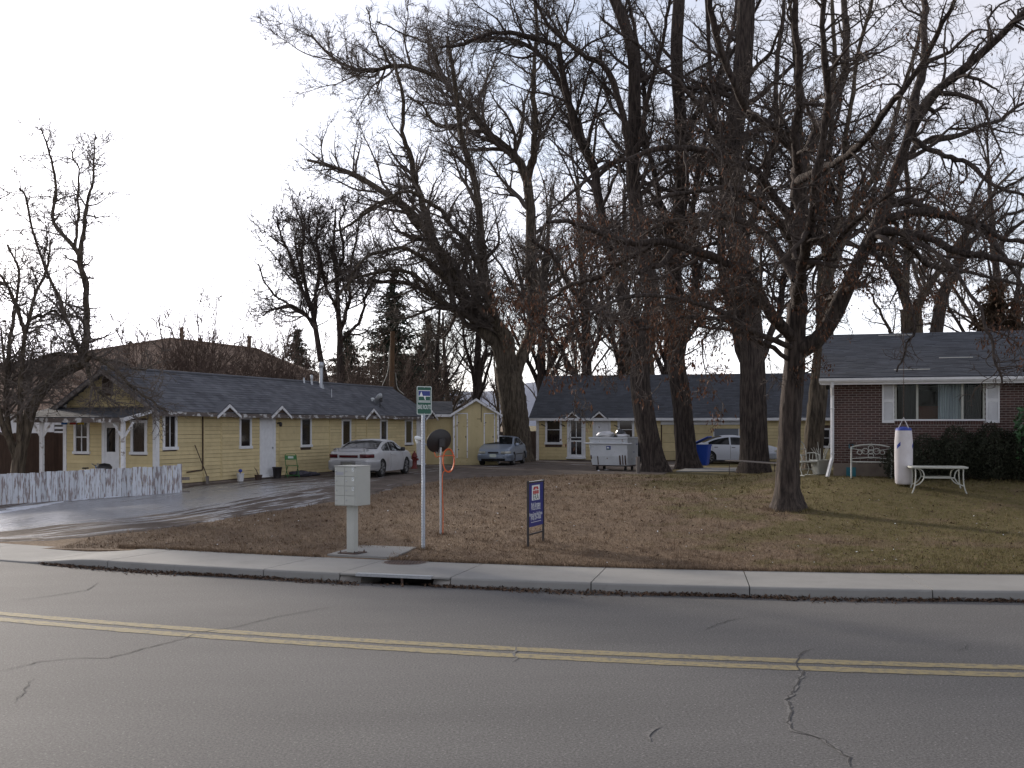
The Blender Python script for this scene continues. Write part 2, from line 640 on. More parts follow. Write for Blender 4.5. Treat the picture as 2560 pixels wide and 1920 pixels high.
def wet_dirt():
    m = mat('wet_dirt', (.160, .134, .116), .9, (.092, .074, .063), 2.2, coord='World', lo=.35, hi=.65, bump=.03, bscale=7)
    nt = m.node_tree
    L = nt.links.new
    b = nt.nodes['Principled BSDF']
    base = b.inputs['Base Color'].links[0].from_socket
    g = nt.nodes.new('ShaderNodeNewGeometry')
    uv = nt.nodes.new('ShaderNodeUVMap')                # along and across the drive, in metres
    mp = nt.nodes.new('ShaderNodeMapping')
    mp.inputs['Scale'].default_value = (.30, 3.0, 1)
    L(uv.outputs['UV'], mp.inputs['Vector'])
    su = nt.nodes.new('ShaderNodeSeparateXYZ')
    L(uv.outputs['UV'], su.inputs[0])
    cv = nt.nodes.new('ShaderNodeFloatCurve')           # the wheel tracks in the middle hold the melt water
    cu = cv.mapping.curves[0]
    cu.points[0].location = (0, .18); cu.points[1].location = (1, .25)
    for q in ((.20, .20), (.34, .62), (.55, .66), (.74, .58), (.86, .28)):
        cu.points.new(*q)
    cv.mapping.update()
    dv = nt.nodes.new('ShaderNodeMath'); dv.operation = 'DIVIDE'; dv.inputs[1].default_value = 10.0
    L(su.outputs['Y'], dv.inputs[0])
    L(dv.outputs[0], cv.inputs['Value'])
    c2 = nt.nodes.new('ShaderNodeMath'); c2.operation = 'MULTIPLY_ADD'; c2.inputs[1].default_value = .42; c2.inputs[2].default_value = -.195
    L(cv.outputs[0], c2.inputs[0])
    n = nt.nodes.new('ShaderNodeTexNoise')
    n.inputs['Scale'].default_value = 1.1
    n.inputs['Detail'].default_value = 7
    n.inputs['Roughness'].default_value = .62
    L(mp.outputs['Vector'], n.inputs['Vector'])
    sx = nt.nodes.new('ShaderNodeSeparateXYZ')
    L(g.outputs['Position'], sx.inputs[0])
    fade = nt.nodes.new('ShaderNodeMapRange')         # ruts hold water near the street, the far yard is dry
    fade.inputs['From Min'].default_value = 31
    fade.inputs['From Max'].default_value = 40
    fade.inputs['To Min'].default_value = .10
    fade.inputs['To Max'].default_value = -.16
    L(sx.outputs['Y'], fade.inputs['Value'])
    ad = nt.nodes.new('ShaderNodeMath')
    a2 = nt.nodes.new('ShaderNodeMath')
    L(n.outputs['Fac'], a2.inputs[0])
    L(c2.outputs[0], a2.inputs[1])
    L(a2.outputs[0], ad.inputs[0])
    L(fade.outputs['Result'], ad.inputs[1])
    r = nt.nodes.new('ShaderNodeMapRange')
    r.inputs['From Min'].default_value = .49
    r.inputs['From Max'].default_value = .57
    L(ad.outputs[0], r.inputs['Value'])
    rr = nt.nodes.new('ShaderNodeMapRange')
    rr.inputs['To Min'].default_value = .95
    rr.inputs['To Max'].default_value = .27
    L(r.outputs['Result'], rr.inputs['Value'])
    L(rr.outputs['Result'], b.inputs['Roughness'])
    sp = nt.nodes.new('ShaderNodeMapRange')
    sp.inputs['To Min'].default_value = .1
    sp.inputs['To Max'].default_value = .55
    L(r.outputs['Result'], sp.inputs['Value'])
    L(sp.outputs['Result'], b.inputs['Specular IOR Level'])
    mx = nt.nodes.new('ShaderNodeMix')
    mx.data_type = 'RGBA'
    L(r.outputs['Result'], mx.inputs['Factor'])
    L(base, mx.inputs[6])
    mx.inputs[7].default_value = (.30, .305, .32, 1)  # pale icy melt; bright sky sheen is lightened into this colour too
    L(mx.outputs[2], b.inputs['Base Color'])
    bp = b.inputs['Normal'].links[0].from_node
    bm = nt.nodes.new('ShaderNodeMapRange')
    bm.inputs['To Min'].default_value = .030
    bm.inputs['To Max'].default_value = .012
    L(r.outputs['Result'], bm.inputs['Value'])
    L(bm.outputs['Result'], bp.inputs['Distance'])
    return m


M_wet = wet_dirt()
M_asphalt = mat('old_asphalt', (.100, .097, .095), .85, (.074, .072, .071), .5, stretch=(.35, 1, 1), coord='World', detail=8, bump=.0035, bscale=75)
nt = M_asphalt.node_tree                                 # pale stones showing in the worn binder
b_ = nt.nodes['Principled BSDF']
c_ = b_.inputs['Base Color'].links[0].from_socket
g_ = nt.nodes.new('ShaderNodeNewGeometry')
v_ = nt.nodes.new('ShaderNodeTexNoise')
v_.inputs['Scale'].default_value = 46
v_.inputs['Detail'].default_value = 5
v_.inputs['Roughness'].default_value = .8
nt.links.new(g_.outputs['Position'], v_.inputs['Vector'])
r_ = nt.nodes.new('ShaderNodeMapRange')
for k_, x_ in (('From Min', .38), ('From Max', .62), ('To Min', .45), ('To Max', 1.65)):
    r_.inputs[k_].default_value = x_
nt.links.new(v_.outputs['Fac'], r_.inputs['Value'])
h_ = nt.nodes.new('ShaderNodeHueSaturation')
nt.links.new(r_.outputs['Result'], h_.inputs['Value'])
nt.links.new(c_, h_.inputs['Color'])
v2_ = nt.nodes.new('ShaderNodeTexNoise')
v2_.inputs['Scale'].default_value = 34
v2_.inputs['Detail'].default_value = 2
v2_.inputs['Roughness'].default_value = .7
nt.links.new(g_.outputs['Position'], v2_.inputs['Vector'])
r2_ = nt.nodes.new('ShaderNodeMapRange')
r2_.inputs['From Min'].default_value = .62
r2_.inputs['From Max'].default_value = .70
nt.links.new(v2_.outputs['Fac'], r2_.inputs['Value'])
m2_ = nt.nodes.new('ShaderNodeMix')
m2_.data_type = 'RGBA'
nt.links.new(r2_.outputs['Result'], m2_.inputs['Factor'])
nt.links.new(h_.outputs['Color'], m2_.inputs[6])
m2_.inputs[7].default_value = (.22, .215, .21, 1)
nt.links.new(m2_.outputs[2], b_.inputs['Base Color'])
M_line = mat('worn_yellow_paint', (.26, .215, .110), .8, (.13, .118, .095), 13, coord='World', lo=.46, hi=.66, detail=7)
M_crack = mat('crack_filled_with_dirt', (.040, .038, .037), .95)
M_ravel = mat('raveled_asphalt_edge', (.17, .165, .16), .95, (.09, .088, .086), 30, coord='World')
M_hill = mat('hazy_forest_hill', (.10, .125, .19), .95, (.16, .18, .24), .004, coord='World')  # blue of distant air is put into the forest colour


def axis(segs):
    r = []
    for a, b, s in segs:
        n = max(1, round((b - a) / s))
        r += [a + (b - a) * i / n for i in range(n)]
    return r + [segs[-1][1]]


# ground: one sheet out to the horizon, laid out along the street
gx = axis([(-6000, -400, 800), (-400, -60, 40), (-60, -24, 3), (-24, 24, .4), (24, 60, 3), (60, 400, 40), (400, 6000, 800)])
go = axis([(-3000, -60, 500), (-60, -16, 6), (-16, -11.21, 1), (-11.21, -11.2, .01), (-11.2, -.01, 2), (-.01, 0, .01), (0, 1.58, 1), (1.58, 1.62, .02),
           (1.62, 30, .4), (30, 60, 2), (60, 300, 30), (300, 6000, 600)])
rows = []
for o_ in go:
    rows.append([(x, kerb_y(max(-400, min(400, x))) * (1 if abs(x) < 60 else 0) + (0 if abs(x) < 60 else kerb_y(math.copysign(60, x))) + o_,
                  0) for x in gx])
rows = [[(x, y, ground_z(x, y) if abs(x) < 60 else ground_z(math.copysign(60, x), kerb_y(math.copysign(60, x)) + o_)) for x, y, _ in r] for r, o_ in zip(rows, go)]
mb = MB()
mb.grid(rows, flip=True)
ground = tag(mb.build('lawn', M_lawn), kind='structure')


def strip_y(o0, o1, z, xa, xb, step=.5):
    n = int((xb - xa) / step)
    return [[(xa + (xb - xa) * i / n, kerb_y(xa + (xb - xa) * i / n) + o, z) for i in range(n + 1)] for o in (o0, o1)]


mb = MB()
mb.grid(strip_y(-11.2, 0.02, 0.0, -60, 60), flip=True)
road = tag(mb.build('road', M_asphalt), kind='structure')
for k, o_ in enumerate((-4.38, -4.74)):
    mb = MB()
    rs = []
    n = 700
    for i in range(n + 1):
        x = -35 + 70 * i / n
        w = .108 + .008 * math.sin(i * 7.3 + k) + .006 * math.sin(i * 2.1)
        y = kerb_y(x) + o_
        rs.append([(x, y - w, .004), (x, y + w, .004)])
    mb.grid(rs, flip=False)
    mb.build('yellow_line', M_line, road)


def crack(pts, w, m, name='crack', ravel=0.0, z=.006):
    ps = [P(px, py, CAMZ * F / (py - HY)) for px, py in pts]
    fine = []
    for a, b in zip(ps[:-1], ps[1:]):
        n = max(2, int((b - a).length / .07))
        fine += [a.lerp(b, i / n) for i in range(n)]
    fine.append(ps[-1])
    mb = MB()
    rs = []
    rnd = random.Random(len(pts))
    for i, p in enumerate(fine):
        t = (fine[min(i + 1, len(fine) - 1)] - fine[max(i - 1, 0)]).normalized()
        nn = Vector((-t.y, t.x, 0))
        e = min(1, i / 6, (len(fine) - 1 - i) / 6)
        ww = w * (e * rnd.uniform(.5, 1.5) + .15)
        q = p + nn * rnd.uniform(-.02, .02)
        rs.append([(q.x - nn.x * ww, q.y - nn.y * ww, z), (q.x + nn.x * ww, q.y + nn.y * ww, z)])
    mb.grid(rs, smooth=False, flip=False)
    return mb.build(name, m, road)


C3 = [(2050, 1617), (2003, 1634), (1986, 1660), (2006, 1680), (1995, 1709), (1983, 1727), (1966, 1750), (1975, 1779), (1969, 1808), (1986, 1828),
      (2050, 1845), (2119, 1894), (2131, 1925)]
crack([(-30, 1688), (0, 1679), (104, 1654), (174, 1646), (272, 1646), (359, 1622), (451, 1599), (498, 1582), (579, 1570), (683, 1544), (845, 1515)], .006, M_crack)
crack([(17, 1504), (116, 1492), (220, 1475), (243, 1457)], .007, M_crack)
crack(C3[2:], .016, M_ravel, 'raveled_crack_edge', z=.0045)
crack(C3, .007, M_crack)
crack([(1295, 1618), (1286, 1632), (1290, 1645), (1282, 1655)], .02, M_ravel, 'raveled_crack_edge')
crack([(1621, 1854), (1618, 1842), (1630, 1825), (1648, 1816)], .03, M_ravel, 'raveled_crack_edge')
crack([(2380, 1632), (2412, 1622), (2418, 1610)], .006, M_crack)
crack([(1757, 1579), (1780, 1566), (1830, 1550), (1880, 1543)], .006, M_crack)
crack([(30, 1760), (60, 1730), (75, 1705), (85, 1695)], .005, M_crack)


# pavement: separate poured slabs with the kerb cast on
pavement = tag(bpy.data.objects.new('sidewalk', None), kind='structure')
COL.objects.link(pavement)


def kerb_h(x):
    return .03 + .12 * sstep(-8.9, -7.2, x)


INLET = (-2.42, -1.27)
joints = [-19, -16.4, -13.6, -10.8, -8.45, -6.97, -4.02, INLET[0] - .3, INLET[1] + .33, 1.17, 3.43, 5.95, 8.3, 10.8, 13.2, 15.7, 18.2]


def slab(x0, x1, inlet=False):
    mb = MB()
    g = .008
    n = 8
    prof = []
    for i in range(n + 1):
        x = x0 + g + (x1 - x0 - 2 * g) * i / n
        h = kerb_h(x)
        hb = .15 if x > -7 else .06 + .09 * sstep(-8.9, -7.2, x)
        pts = [(-.02, -.12), (.0, h - .03), (.012, h - .008), (.04, h), (.3, h + .002), (1.0, (h + hb) / 2 + .003), (1.70, hb + .006), (1.70, -.1)]
        prof.append([(*off(x, o), z) for o, z in pts])
    mb.grid(prof, smooth=False, flip=True)
    mb.add(prof[0], [tuple(range(8))])
    mb.add(prof[-1], [tuple(range(8))[::-1]])
    return mb.build('concrete_slab', M_conc, pavement)


for a, b in zip(joints[:-1], joints[1:]):
    if abs(a - (INLET[0] - .3)) > .01:
        slab(a, b)
# the slab over the storm drain is bridged: top only, the mouth stays open
a, b = INLET[0] - .3, INLET[1] + .33
mb = MB()
prof = []
for i in range(13):
    x = a + .008 + (b - a - .016) * i / 12
    prof.append([(*off(x, o), z) for o, z in ((.0, .118), (.0, .142), (.03, .152), (1.0, .153), (1.70, .156), (1.70, .04), (.9, .04), (.9, .118))])
mb.grid(prof, smooth=False, flip=True, close=True)
mb.add(prof[0], [tuple(range(8))])
mb.add(prof[-1], [tuple(range(8))[::-1]])
mb.build('concrete_slab', M_conc, pavement)

drain = thing('storm_drain', 'storm drain mouth in the kerb with a steel lip and dark opening', 'storm drain', (*off(-1.85, 0), 0), 0)
inv = Matrix.Translation(-Vector(drain.location))
mb = MB(); mb.M = inv
pr = []
for i in range(9):
    x = INLET[0] - .03 + (INLET[1] - INLET[0] + .06) * i / 8
    pr.append([(*off(x, o), z) for o, z in ((-.015, .112), (-.015, .157), (.10, .157), (.10, .112))])
mb.grid(pr, smooth=False, flip=True, close=True)
mb.add(pr[0], [(0, 1, 2, 3)]); mb.add(pr[-1], [(3, 2, 1, 0)])
mb.build('steel_lip', M_steel, drain)
for (xa, xb, s) in ((a, INLET[0], 1), (INLET[1], b, -1)):
    mb = MB(); mb.M = inv
    pr = []
    for i in range(7):
        t = i / 6
        x = xa + .01 + (xb - xa - .02) * t
        tt = t if s > 0 else 1 - t
        back = .14 * tt ** 2
        pr.append([(*off(x, o), z) for o, z in ((back - .02, -.1), (back, .07 - .02 * tt), (back + .05, .117), (.9, .117), (.9, -.1))])
    mb.grid(pr, smooth=True, flip=True)
    mb.add(pr[0], [(0, 1, 2, 3, 4)]); mb.add(pr[-1], [(4, 3, 2, 1, 0)])
    mb.build('end_block', M_conc_d, drain)
mb = MB(); mb.M = inv
mb.grid([[(*off(x, o), z) for o, z in ((-.4, .002), (.02, -.06), (.88, -.085))] for x in (INLET[0], (INLET[0] + INLET[1]) / 2, INLET[1])], smooth=False, flip=True)
mb.grid([[(*off(x, .885), z) for z in (-.085, .117)] for x in (INLET[0], INLET[1])], smooth=False, flip=True)
mb.build('chamber', M_dark, drain)
mb = MB(); mb.M = inv
x, y = off(-1.72, .04)
mb.tube([(x, y, -.06), (x, y, .118)], .02, 8)
mb.build('stub_post', M_rust, drain)

mc = hit(1013, 1422)
mh = thing('manhole_cover', 'round cast iron manhole cover set in the sidewalk above the storm drain', 'manhole cover', (mc.x, mc.y, .153), 0)
mb = MB(); mb.lathe([(.40, .0), (.40, .006), (.37, .006), (.365, .003)], 40, smooth=False); mb.build('ring', M_conc_d, mh)
mb = MB(); mb.lathe([(.36, .002), (.36, .008), (.34, .010), (.0001, .010)], 40, smooth=False)
for i in range(-6, 7):
    for j in range(-6, 7):
        if i * i + j * j < 36:
            mb.box(i * .052 - .017, j * .052 - .017, .010, i * .052 + .017, j * .052 + .017, .014)
mb.build('lid', M_rust, mh)

mb = MB()
pts = [hit(*p) for p in ((905, 1364), (1043, 1369), (981, 1398), (818, 1390))]
mb.prism([(p.x, p.y) for p in pts][::-1], 'z', .0, .185)
tag(mb.build('concrete_pad', M_conc), 'square concrete pad behind the sidewalk under the cluster mailbox', 'concrete pad')

# near verge on the photographer's side
mb = MB()
mb.grid([[(x, kerb_y(x) + o, z) for x in axis([(-30, 30, 1)])] for o, z in ((-13.2, .14), (-11.25, .14), (-11.19, .13), (-11.17, -.1))], smooth=False, flip=True)
tag(mb.build('near_sidewalk', M_conc), kind='structure')

# driveway: wet dirt sheet
LOW = [(-420, 1350), (-150, 1354), (60, 1354), (170, 1349), (420, 1322), (560, 1299), (700, 1277), (830, 1256), (930, 1237), (1010, 1216), (1130, 1199),
       (1290, 1190), (1480, 1186), (1660, 1187)]
UPP = [(-420, 1300), (-200, 1290), (-40, 1270), (120, 1242), (300, 1226), (460, 1208), (640, 1188), (800, 1174), (960, 1160), (1080, 1150), (1200, 1144),
       (1330, 1143), (1480, 1143), (1740, 1144)]
lo_w = [hit(*p) for p in LOW]
up_w = [hit(*p) for p in UPP]


def cr(pts, n):
    """smooth curve through points"""
    p = np.array([tuple(q) for q in pts], float)
    k = len(p)
    e = np.vstack([2 * p[0] - p[1], p, 2 * p[-1] - p[-2]])
    u = np.linspace(0, k - 1 - 1e-9, n)
    i = u.astype(int)
    t = (u - i)[:, None]
    a, b, c, d = e[i], e[i + 1], e[i + 2], e[i + 3]
    return .5 * (2 * b + (c - a) * t + (2 * a - 5 * b + 4 * c - d) * t ** 2 + (3 * b - a - 3 * c + d) * t ** 3)


lo_c, up_c = cr(lo_w, 140), cr(up_w, 140)
rs = []
for i in range(140):
    r = []
    for j in range(41):
        t = j / 40
        x, y = lo_c[i, 0] * (1 - t) + up_c[i, 0] * t, lo_c[i, 1] * (1 - t) + up_c[i, 1] * t
        if j == 0:
            x += .25 * math.sin(i * 1.7) * math.sin(i * .6)
        z = ground_z(x, y) + .018 - .03 * (j in (0, 40))
        z += .010 * math.sin(t * 30 + .4 * math.sin(i * .2)) * math.sin(t * math.pi)
        r.append((x, y, z))
    rs.append(r)
mb = MB()
mb.grid(rs, flip=True)
drive = tag(mb.build('driveway', M_wet), kind='structure')
uvl = drive.data.uv_layers.new(name='UVMap')
along = np.concatenate([[0], np.cumsum(np.linalg.norm(np.diff((lo_c + up_c) / 2, axis=0), axis=1))])
vi = np.empty(len(drive.data.loops), dtype=np.int32)
drive.data.loops.foreach_get('vertex_index', vi)
uvl.data.foreach_set('uv', np.stack([along[vi // 41], (vi % 41) / 40 * 10.0], 1).astype(np.float32).ravel())

# thin old snow left along the fence
rnd = random.Random(5)
for (px, py, ln, w) in ((-20, 1285, 3.2, .26), (90, 1266, 1.9, .17), (205, 1250, .7, .10), (290, 1243, .9, .09)):
    p = hit(px, py)
    q = hit(px + 60, py - 8)
    t = (q - p); t.z = 0; t.normalize()
    nn = Vector((-t.y, t.x, 0))
    mb = MB()
    rs = []
    for i in range(25):
        u = i / 24
        ww = w * math.sin(math.pi * min(1, u * 1.02)) ** .5 * rnd.uniform(.6, 1.25) + .004
        c = p + t * (u - .5) * ln + nn * .05 * math.sin(u * 9)
        rs.append([(c.x + nn.x * ww * s, c.y + nn.y * ww * s, ground_z(c.x, c.y) + h) for s, h in ((-1, .015), (-.5, .035), (.4, .04), (1, .015))])
    mb.grid(rs, flip=True)
    tag(mb.build('snow_patch', M_snow), kind='stuff')

# far hills
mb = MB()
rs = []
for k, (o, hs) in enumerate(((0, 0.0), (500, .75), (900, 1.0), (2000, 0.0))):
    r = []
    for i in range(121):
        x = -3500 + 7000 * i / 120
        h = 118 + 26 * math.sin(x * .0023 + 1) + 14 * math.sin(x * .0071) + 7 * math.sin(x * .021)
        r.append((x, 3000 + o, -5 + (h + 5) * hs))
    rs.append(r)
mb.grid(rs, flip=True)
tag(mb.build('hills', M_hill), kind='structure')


# ------------------------------------------------------------------ grass blades and leaf litter
LX = np.array([p.x for p in lo_w]); LY = np.array([p.y for p in lo_w])


def lawn_points(n, seed, dmin=17.0, dmax=46.0, power=1.0):
    r = np.random.default_rng(seed)
    d = 1 / r.uniform(1 / dmax ** power, 1 / dmin ** power, n) ** (1 / power)
    x = r.uniform(-.5, .53, n) * d
    kx = 16.58 + np.where(np.abs(x) > 9, np.where(x > 0, -1.181 - (x - 9) * .0124, 3.319 - (x + 9) * .4876), -.25 * x + .0132 * x * x)
    lim = np.interp(x, LX, LY)
    lim = np.where(x > 8.2, 30.9, lim)
    lim = np.where(x > 5.5, np.minimum(lim, 42), lim)
    # the concrete pad and the sidewalk stay bare
    m = (d > kx + 1.66 * np.sqrt(1 + .06) + .02) & (d < lim + r.normal(0, .25, n)) & (x > -8.9)
    pad = (np.abs(x + 2.7 + .0) < .55) & (d < 20.6)
    return x[m & ~pad], d[m & ~pad]


def zs(x, y):
    return np.array([ground_z(a, b) for a, b in zip(x, y)])


def blades(n, seed, hgt, wid, mt, name, lean=.9):
    x, y = lawn_points(n, seed, power=1.6)
    z = zs(x, y)
    r = np.random.default_rng(seed + 1)
    k = len(x)
    a = r.uniform(0, 2 * np.pi, k)
    sc = np.clip(y / 20, 1, 2)
    h = hgt * r.uniform(.5, 1.3, k) * sc
    w = wid * r.uniform(.6, 1.3, k) * sc
    b = r.uniform(0, 2 * np.pi, k)
    ln = lean * r.uniform(.2, 1.3, k)
    c = np.stack([x, y, z - .004], 1)
    s = np.stack([np.cos(a), np.sin(a), np.zeros(k)], 1) * w[:, None]
    tip = c + np.stack([np.cos(b) * ln * h, np.sin(b) * ln * h, h], 1)
    V = np.stack([c - s, c + s, tip], 1).reshape(-1, 3)
    return tag(mesh_np(name, V, [np.arange(3 * k).reshape(-1, 3)], mt), kind='stuff')


blades(200000, 3, .038, .0045, M_blade, 'grass')


# tufts that stand above the matted lawn
def tufts():
    cx, cy = lawn_points(2600, 91, power=1.3)
    r = np.random.default_rng(92)
    m = 11
    x = np.repeat(cx, m) + r.normal(0, .05, len(cx) * m)
    y = np.repeat(cy, m) + r.normal(0, .05, len(cx) * m)
    k = len(x)
    z = zs(x, y)
    sc = np.repeat(r.uniform(.5, 1.3, len(cx)), m) * np.clip(y / 22, 1, 1.6)
    a, b = r.uniform(0, 6.28, k), r.uniform(0, 6.28, k)
    h = .085 * r.uniform(.5, 1.2, k) * sc; w = .0055 * r.uniform(.7, 1.4, k) * sc
    c = np.stack([x, y, z - .004], 1)
    s = np.stack([np.cos(a), np.sin(a), 0 * a], 1) * w[:, None]
    ln = r.uniform(.1, .8, k)
    tip = c + np.stack([np.cos(b) * ln * h, np.sin(b) * ln * h, h], 1)
    V = np.stack([c - s, c + s, tip], 1).reshape(-1, 3)
    tag(mesh_np('grass_tufts', V, [np.arange(3 * k).reshape(-1, 3)], M_blade), kind='stuff')


tufts()


# ragged longer grass where the mower misses: along the sidewalk and round the tree and posts
def edge_blades():
    r = np.random.default_rng(77)
    k = 11000
    x = r.uniform(-8.3, 10.5, k)
    xy = np.array([off(a, 1.70 + abs(b)) for a, b in zip(x, r.normal(0, .05, k))])
    xs_, ys_ = [xy[:, 0]], [xy[:, 1]]
    for px, py, rad, c in ((1971, 1275, .42, 900), (1058, 1373, .06, 120), (1102, 1336, .06, 90), (1320, 1369, .06, 90), (1358, 1355, .06, 90)):
        q = hit(px, py)
        a = r.uniform(0, 6.28, c); rr = rad + np.abs(r.normal(0, .07, c))
        xs_.append(q.x + rr * np.cos(a)); ys_.append(q.y + rr * np.sin(a))
    x, y = np.concatenate(xs_), np.concatenate(ys_)
    pad = (np.abs(x + 2.75) < .62) & (y < 20.3) & (y > 17)
    x, y = x[~pad], y[~pad]
    k = len(x)
    z = zs(x, y)
    a, b = r.uniform(0, 6.28, k), r.uniform(0, 6.28, k)
    h = .075 * r.uniform(.4, 1.4, k); w = .006 * r.uniform(.7, 1.4, k)
    c = np.stack([x, y, z - .004], 1)
    s = np.stack([np.cos(a), np.sin(a), 0 * a], 1) * w[:, None]
    ln = r.uniform(.2, .9, k)
    tip = c + np.stack([np.cos(b) * ln * h, np.sin(b) * ln * h, h], 1)
    V = np.stack([c - s, c + s, tip], 1).reshape(-1, 3)
    tag(mesh_np('edge_grass', V, [np.arange(3 * k).reshape(-1, 3)], M_blade), kind='stuff')


edge_blades()


def flakes(x, y, z, size, mt, name, seed, flat=.35):
    r = np.random.default_rng(seed)
    k = len(x)
    a = r.uniform(0, 2 * np.pi, k)
    u = np.stack([np.cos(a), np.sin(a), r.normal(0, flat, k)], 1)
    v = np.stack([-np.sin(a), np.cos(a), r.normal(0, flat, k)], 1)
    s = (size * r.uniform(.5, 1.4, k))[:, None]
    c = np.stack([x, y, z], 1)
    V = np.stack([c - u * s, c - v * s * .55, c + u * s, c + v * s * .55], 1).reshape(-1, 3)
    return tag(mesh_np(name, V, [np.arange(4 * k).reshape(-1, 4)], mt), kind='stuff')


x, y = lawn_points(8000, 21, power=1.4)
flakes(x, y, zs(x, y) + .02, .024 * np.clip(y / 20, 1, 1.5), M_litter, 'fallen_leaves', 5)
r = np.random.default_rng(9)
n = 6500
x = r.uniform(-8.4, 10, n)
o = -np.abs(r.normal(0, .10, n)) * (1 + .6 * np.sin(x * 1.7)) - .015
keep = (x < INLET[0]) | (x > INLET[1]) | (r.random(n) < .1)
x, o = x[keep], o[keep]
y = np.array([kerb_y(a) for a in x]) + o
flakes(x, y, .012 + .05 * np.exp(o / .07) * r.random(len(x)), .022, M_litter, 'gutter_leaves', 6, .5)
x, y = lawn_points(420, 33, dmin=17.6, power=1.0)
flakes(x, y, zs(x, y) + .035, .018 * np.clip(y / 22, 1, 1.6), M_signwhite, 'pale_scraps', 8)
# ------------------------------------------------------------------ buildings
class Frame:
    """a wall's own axes: x along the wall to the right as seen from outside, y inwards, z up"""
    def __init__(self, ox, oy, oz, ang):
        self.o = Vector((ox, oy, oz))
        self.a = ang
        self.u = Vector((math.cos(ang), math.sin(ang), 0))
        self.v = Vector((-math.sin(ang), math.cos(ang), 0))

    def s(self, px, y=0.0):
        k = (px - HX) / F
        b = self.o + self.v * y
        return (k * b.y - b.x) / (self.u.x - k * self.u.y)

    def z(self, px, py, y=0.0):
        w = self.o + self.v * y + self.u * self.s(px, y)
        return CAMZ - (py - HY) / F * w.y - self.o.z


def board(mb, x0, x1, z0, z1, yo=-.024, yt=-.008):
    mb.add([(x0, yo, z0), (x1, yo, z0), (x1, .0, z0), (x0, .0, z0), (x0, yt, z1), (x1, yt, z1), (x1, .0, z1), (x0, .0, z1)],
           [(0, 3, 2, 1), (4, 5, 6, 7), (0, 1, 5, 4), (1, 2, 6, 5), (2, 3, 7, 6), (3, 0, 4, 7)])


def siding(parent, x0, x1, z0, z1, expo, opens, mt, M=None, breaks=(), wide=(), seed=1, gable=None):
    rnd = random.Random(seed)
    M = M or Matrix.Identity(4)
    z = z0
    while z < z1 - .02:
        zt = min(z + expo, z1)
        cuts = [(x0, x1)] if gable is None else [gable(z + expo * .5)]
        for (a, b, c, d) in opens:
            if z < d - .01 and zt > c + .01:
                cuts = [q for (p, r) in cuts for q in ((p, min(r, a)), (max(p, b), r)) if q[1] - q[0] > .02]
        for br in breaks:
            cuts = [q for (p, r) in cuts for q in ([(p, br), (br, r)] if p + .05 < br < r - .05 else [(p, r)])]
        for (p, r) in cuts:
            if r - p < .03:
                continue
            if any(w0 <= p + .01 and r - .01 <= w1 for w0, w1 in wide) and z > z0 + 1.0:
                # this bay was patched with boards twice as wide
                if round((z - z0) / expo) % 2:
                    continue
                zz = min(z + 2 * expo, z1)
            else:
                zz = zt
            mb = MB()
            mb.M = M
            j = rnd.uniform(-.003, .003)
            board(mb, p + .004, r - .004, z + .005 + rnd.uniform(-.003, .005), zz, -.030 + rnd.uniform(-.003, .003), -.010)
            mb.build('siding_board', mt, parent)
        z = zt


def window(parent, x0, x1, z0, z1, fw=.09, pane=None, frame=None, M=None, bars=(), hbars=(), dep=.05, name='window', fwz=None):
    M = M or Matrix.Identity(4)
    frame = frame or M_white
    fz = fwz or fw
    mb = MB(); mb.M = M
    mb.cbox(x0, -dep, z0 + fz, x0 + fw, -.001, z1 - fz, .006)
    mb.cbox(x1 - fw, -dep, z0 + fz, x1, -.001, z1 - fz, .006)
    mb.cbox(x0 - .015, -dep - .006, z1 - fz, x1 + .015, -.001, z1, .006)
    w = mb.build(name, frame, parent)
    mb = MB(); mb.M = M
    mb.cbox(x0 - .03, -dep - .03, z0, x1 + .03, -.001, z0 + fz, .008)
    mb.build('sill', frame, w)
    mb = MB(); mb.M = M
    mb.box(x0 + fw, -.016, z0 + fz, x1 - fw, -.002, z1 - fz)
    mb.build('pane', pane or M_pane, w)
    if bars or hbars:
        mb = MB(); mb.M = M
        for t in bars:
            x = x0 + fw + (x1 - x0 - 2 * fw) * t
            mb.box(x - .014, -.034, z0 + fz, x + .014, -.017, z1 - fz)
        for t in hbars:
            z = z0 + fz + (z1 - z0 - 2 * fz) * t
            mb.box(x0 + fw, -.037, z - .018, x1 - fw, -.0165, z + .018)
        mb.build('sash_bar', frame, w)
    return w


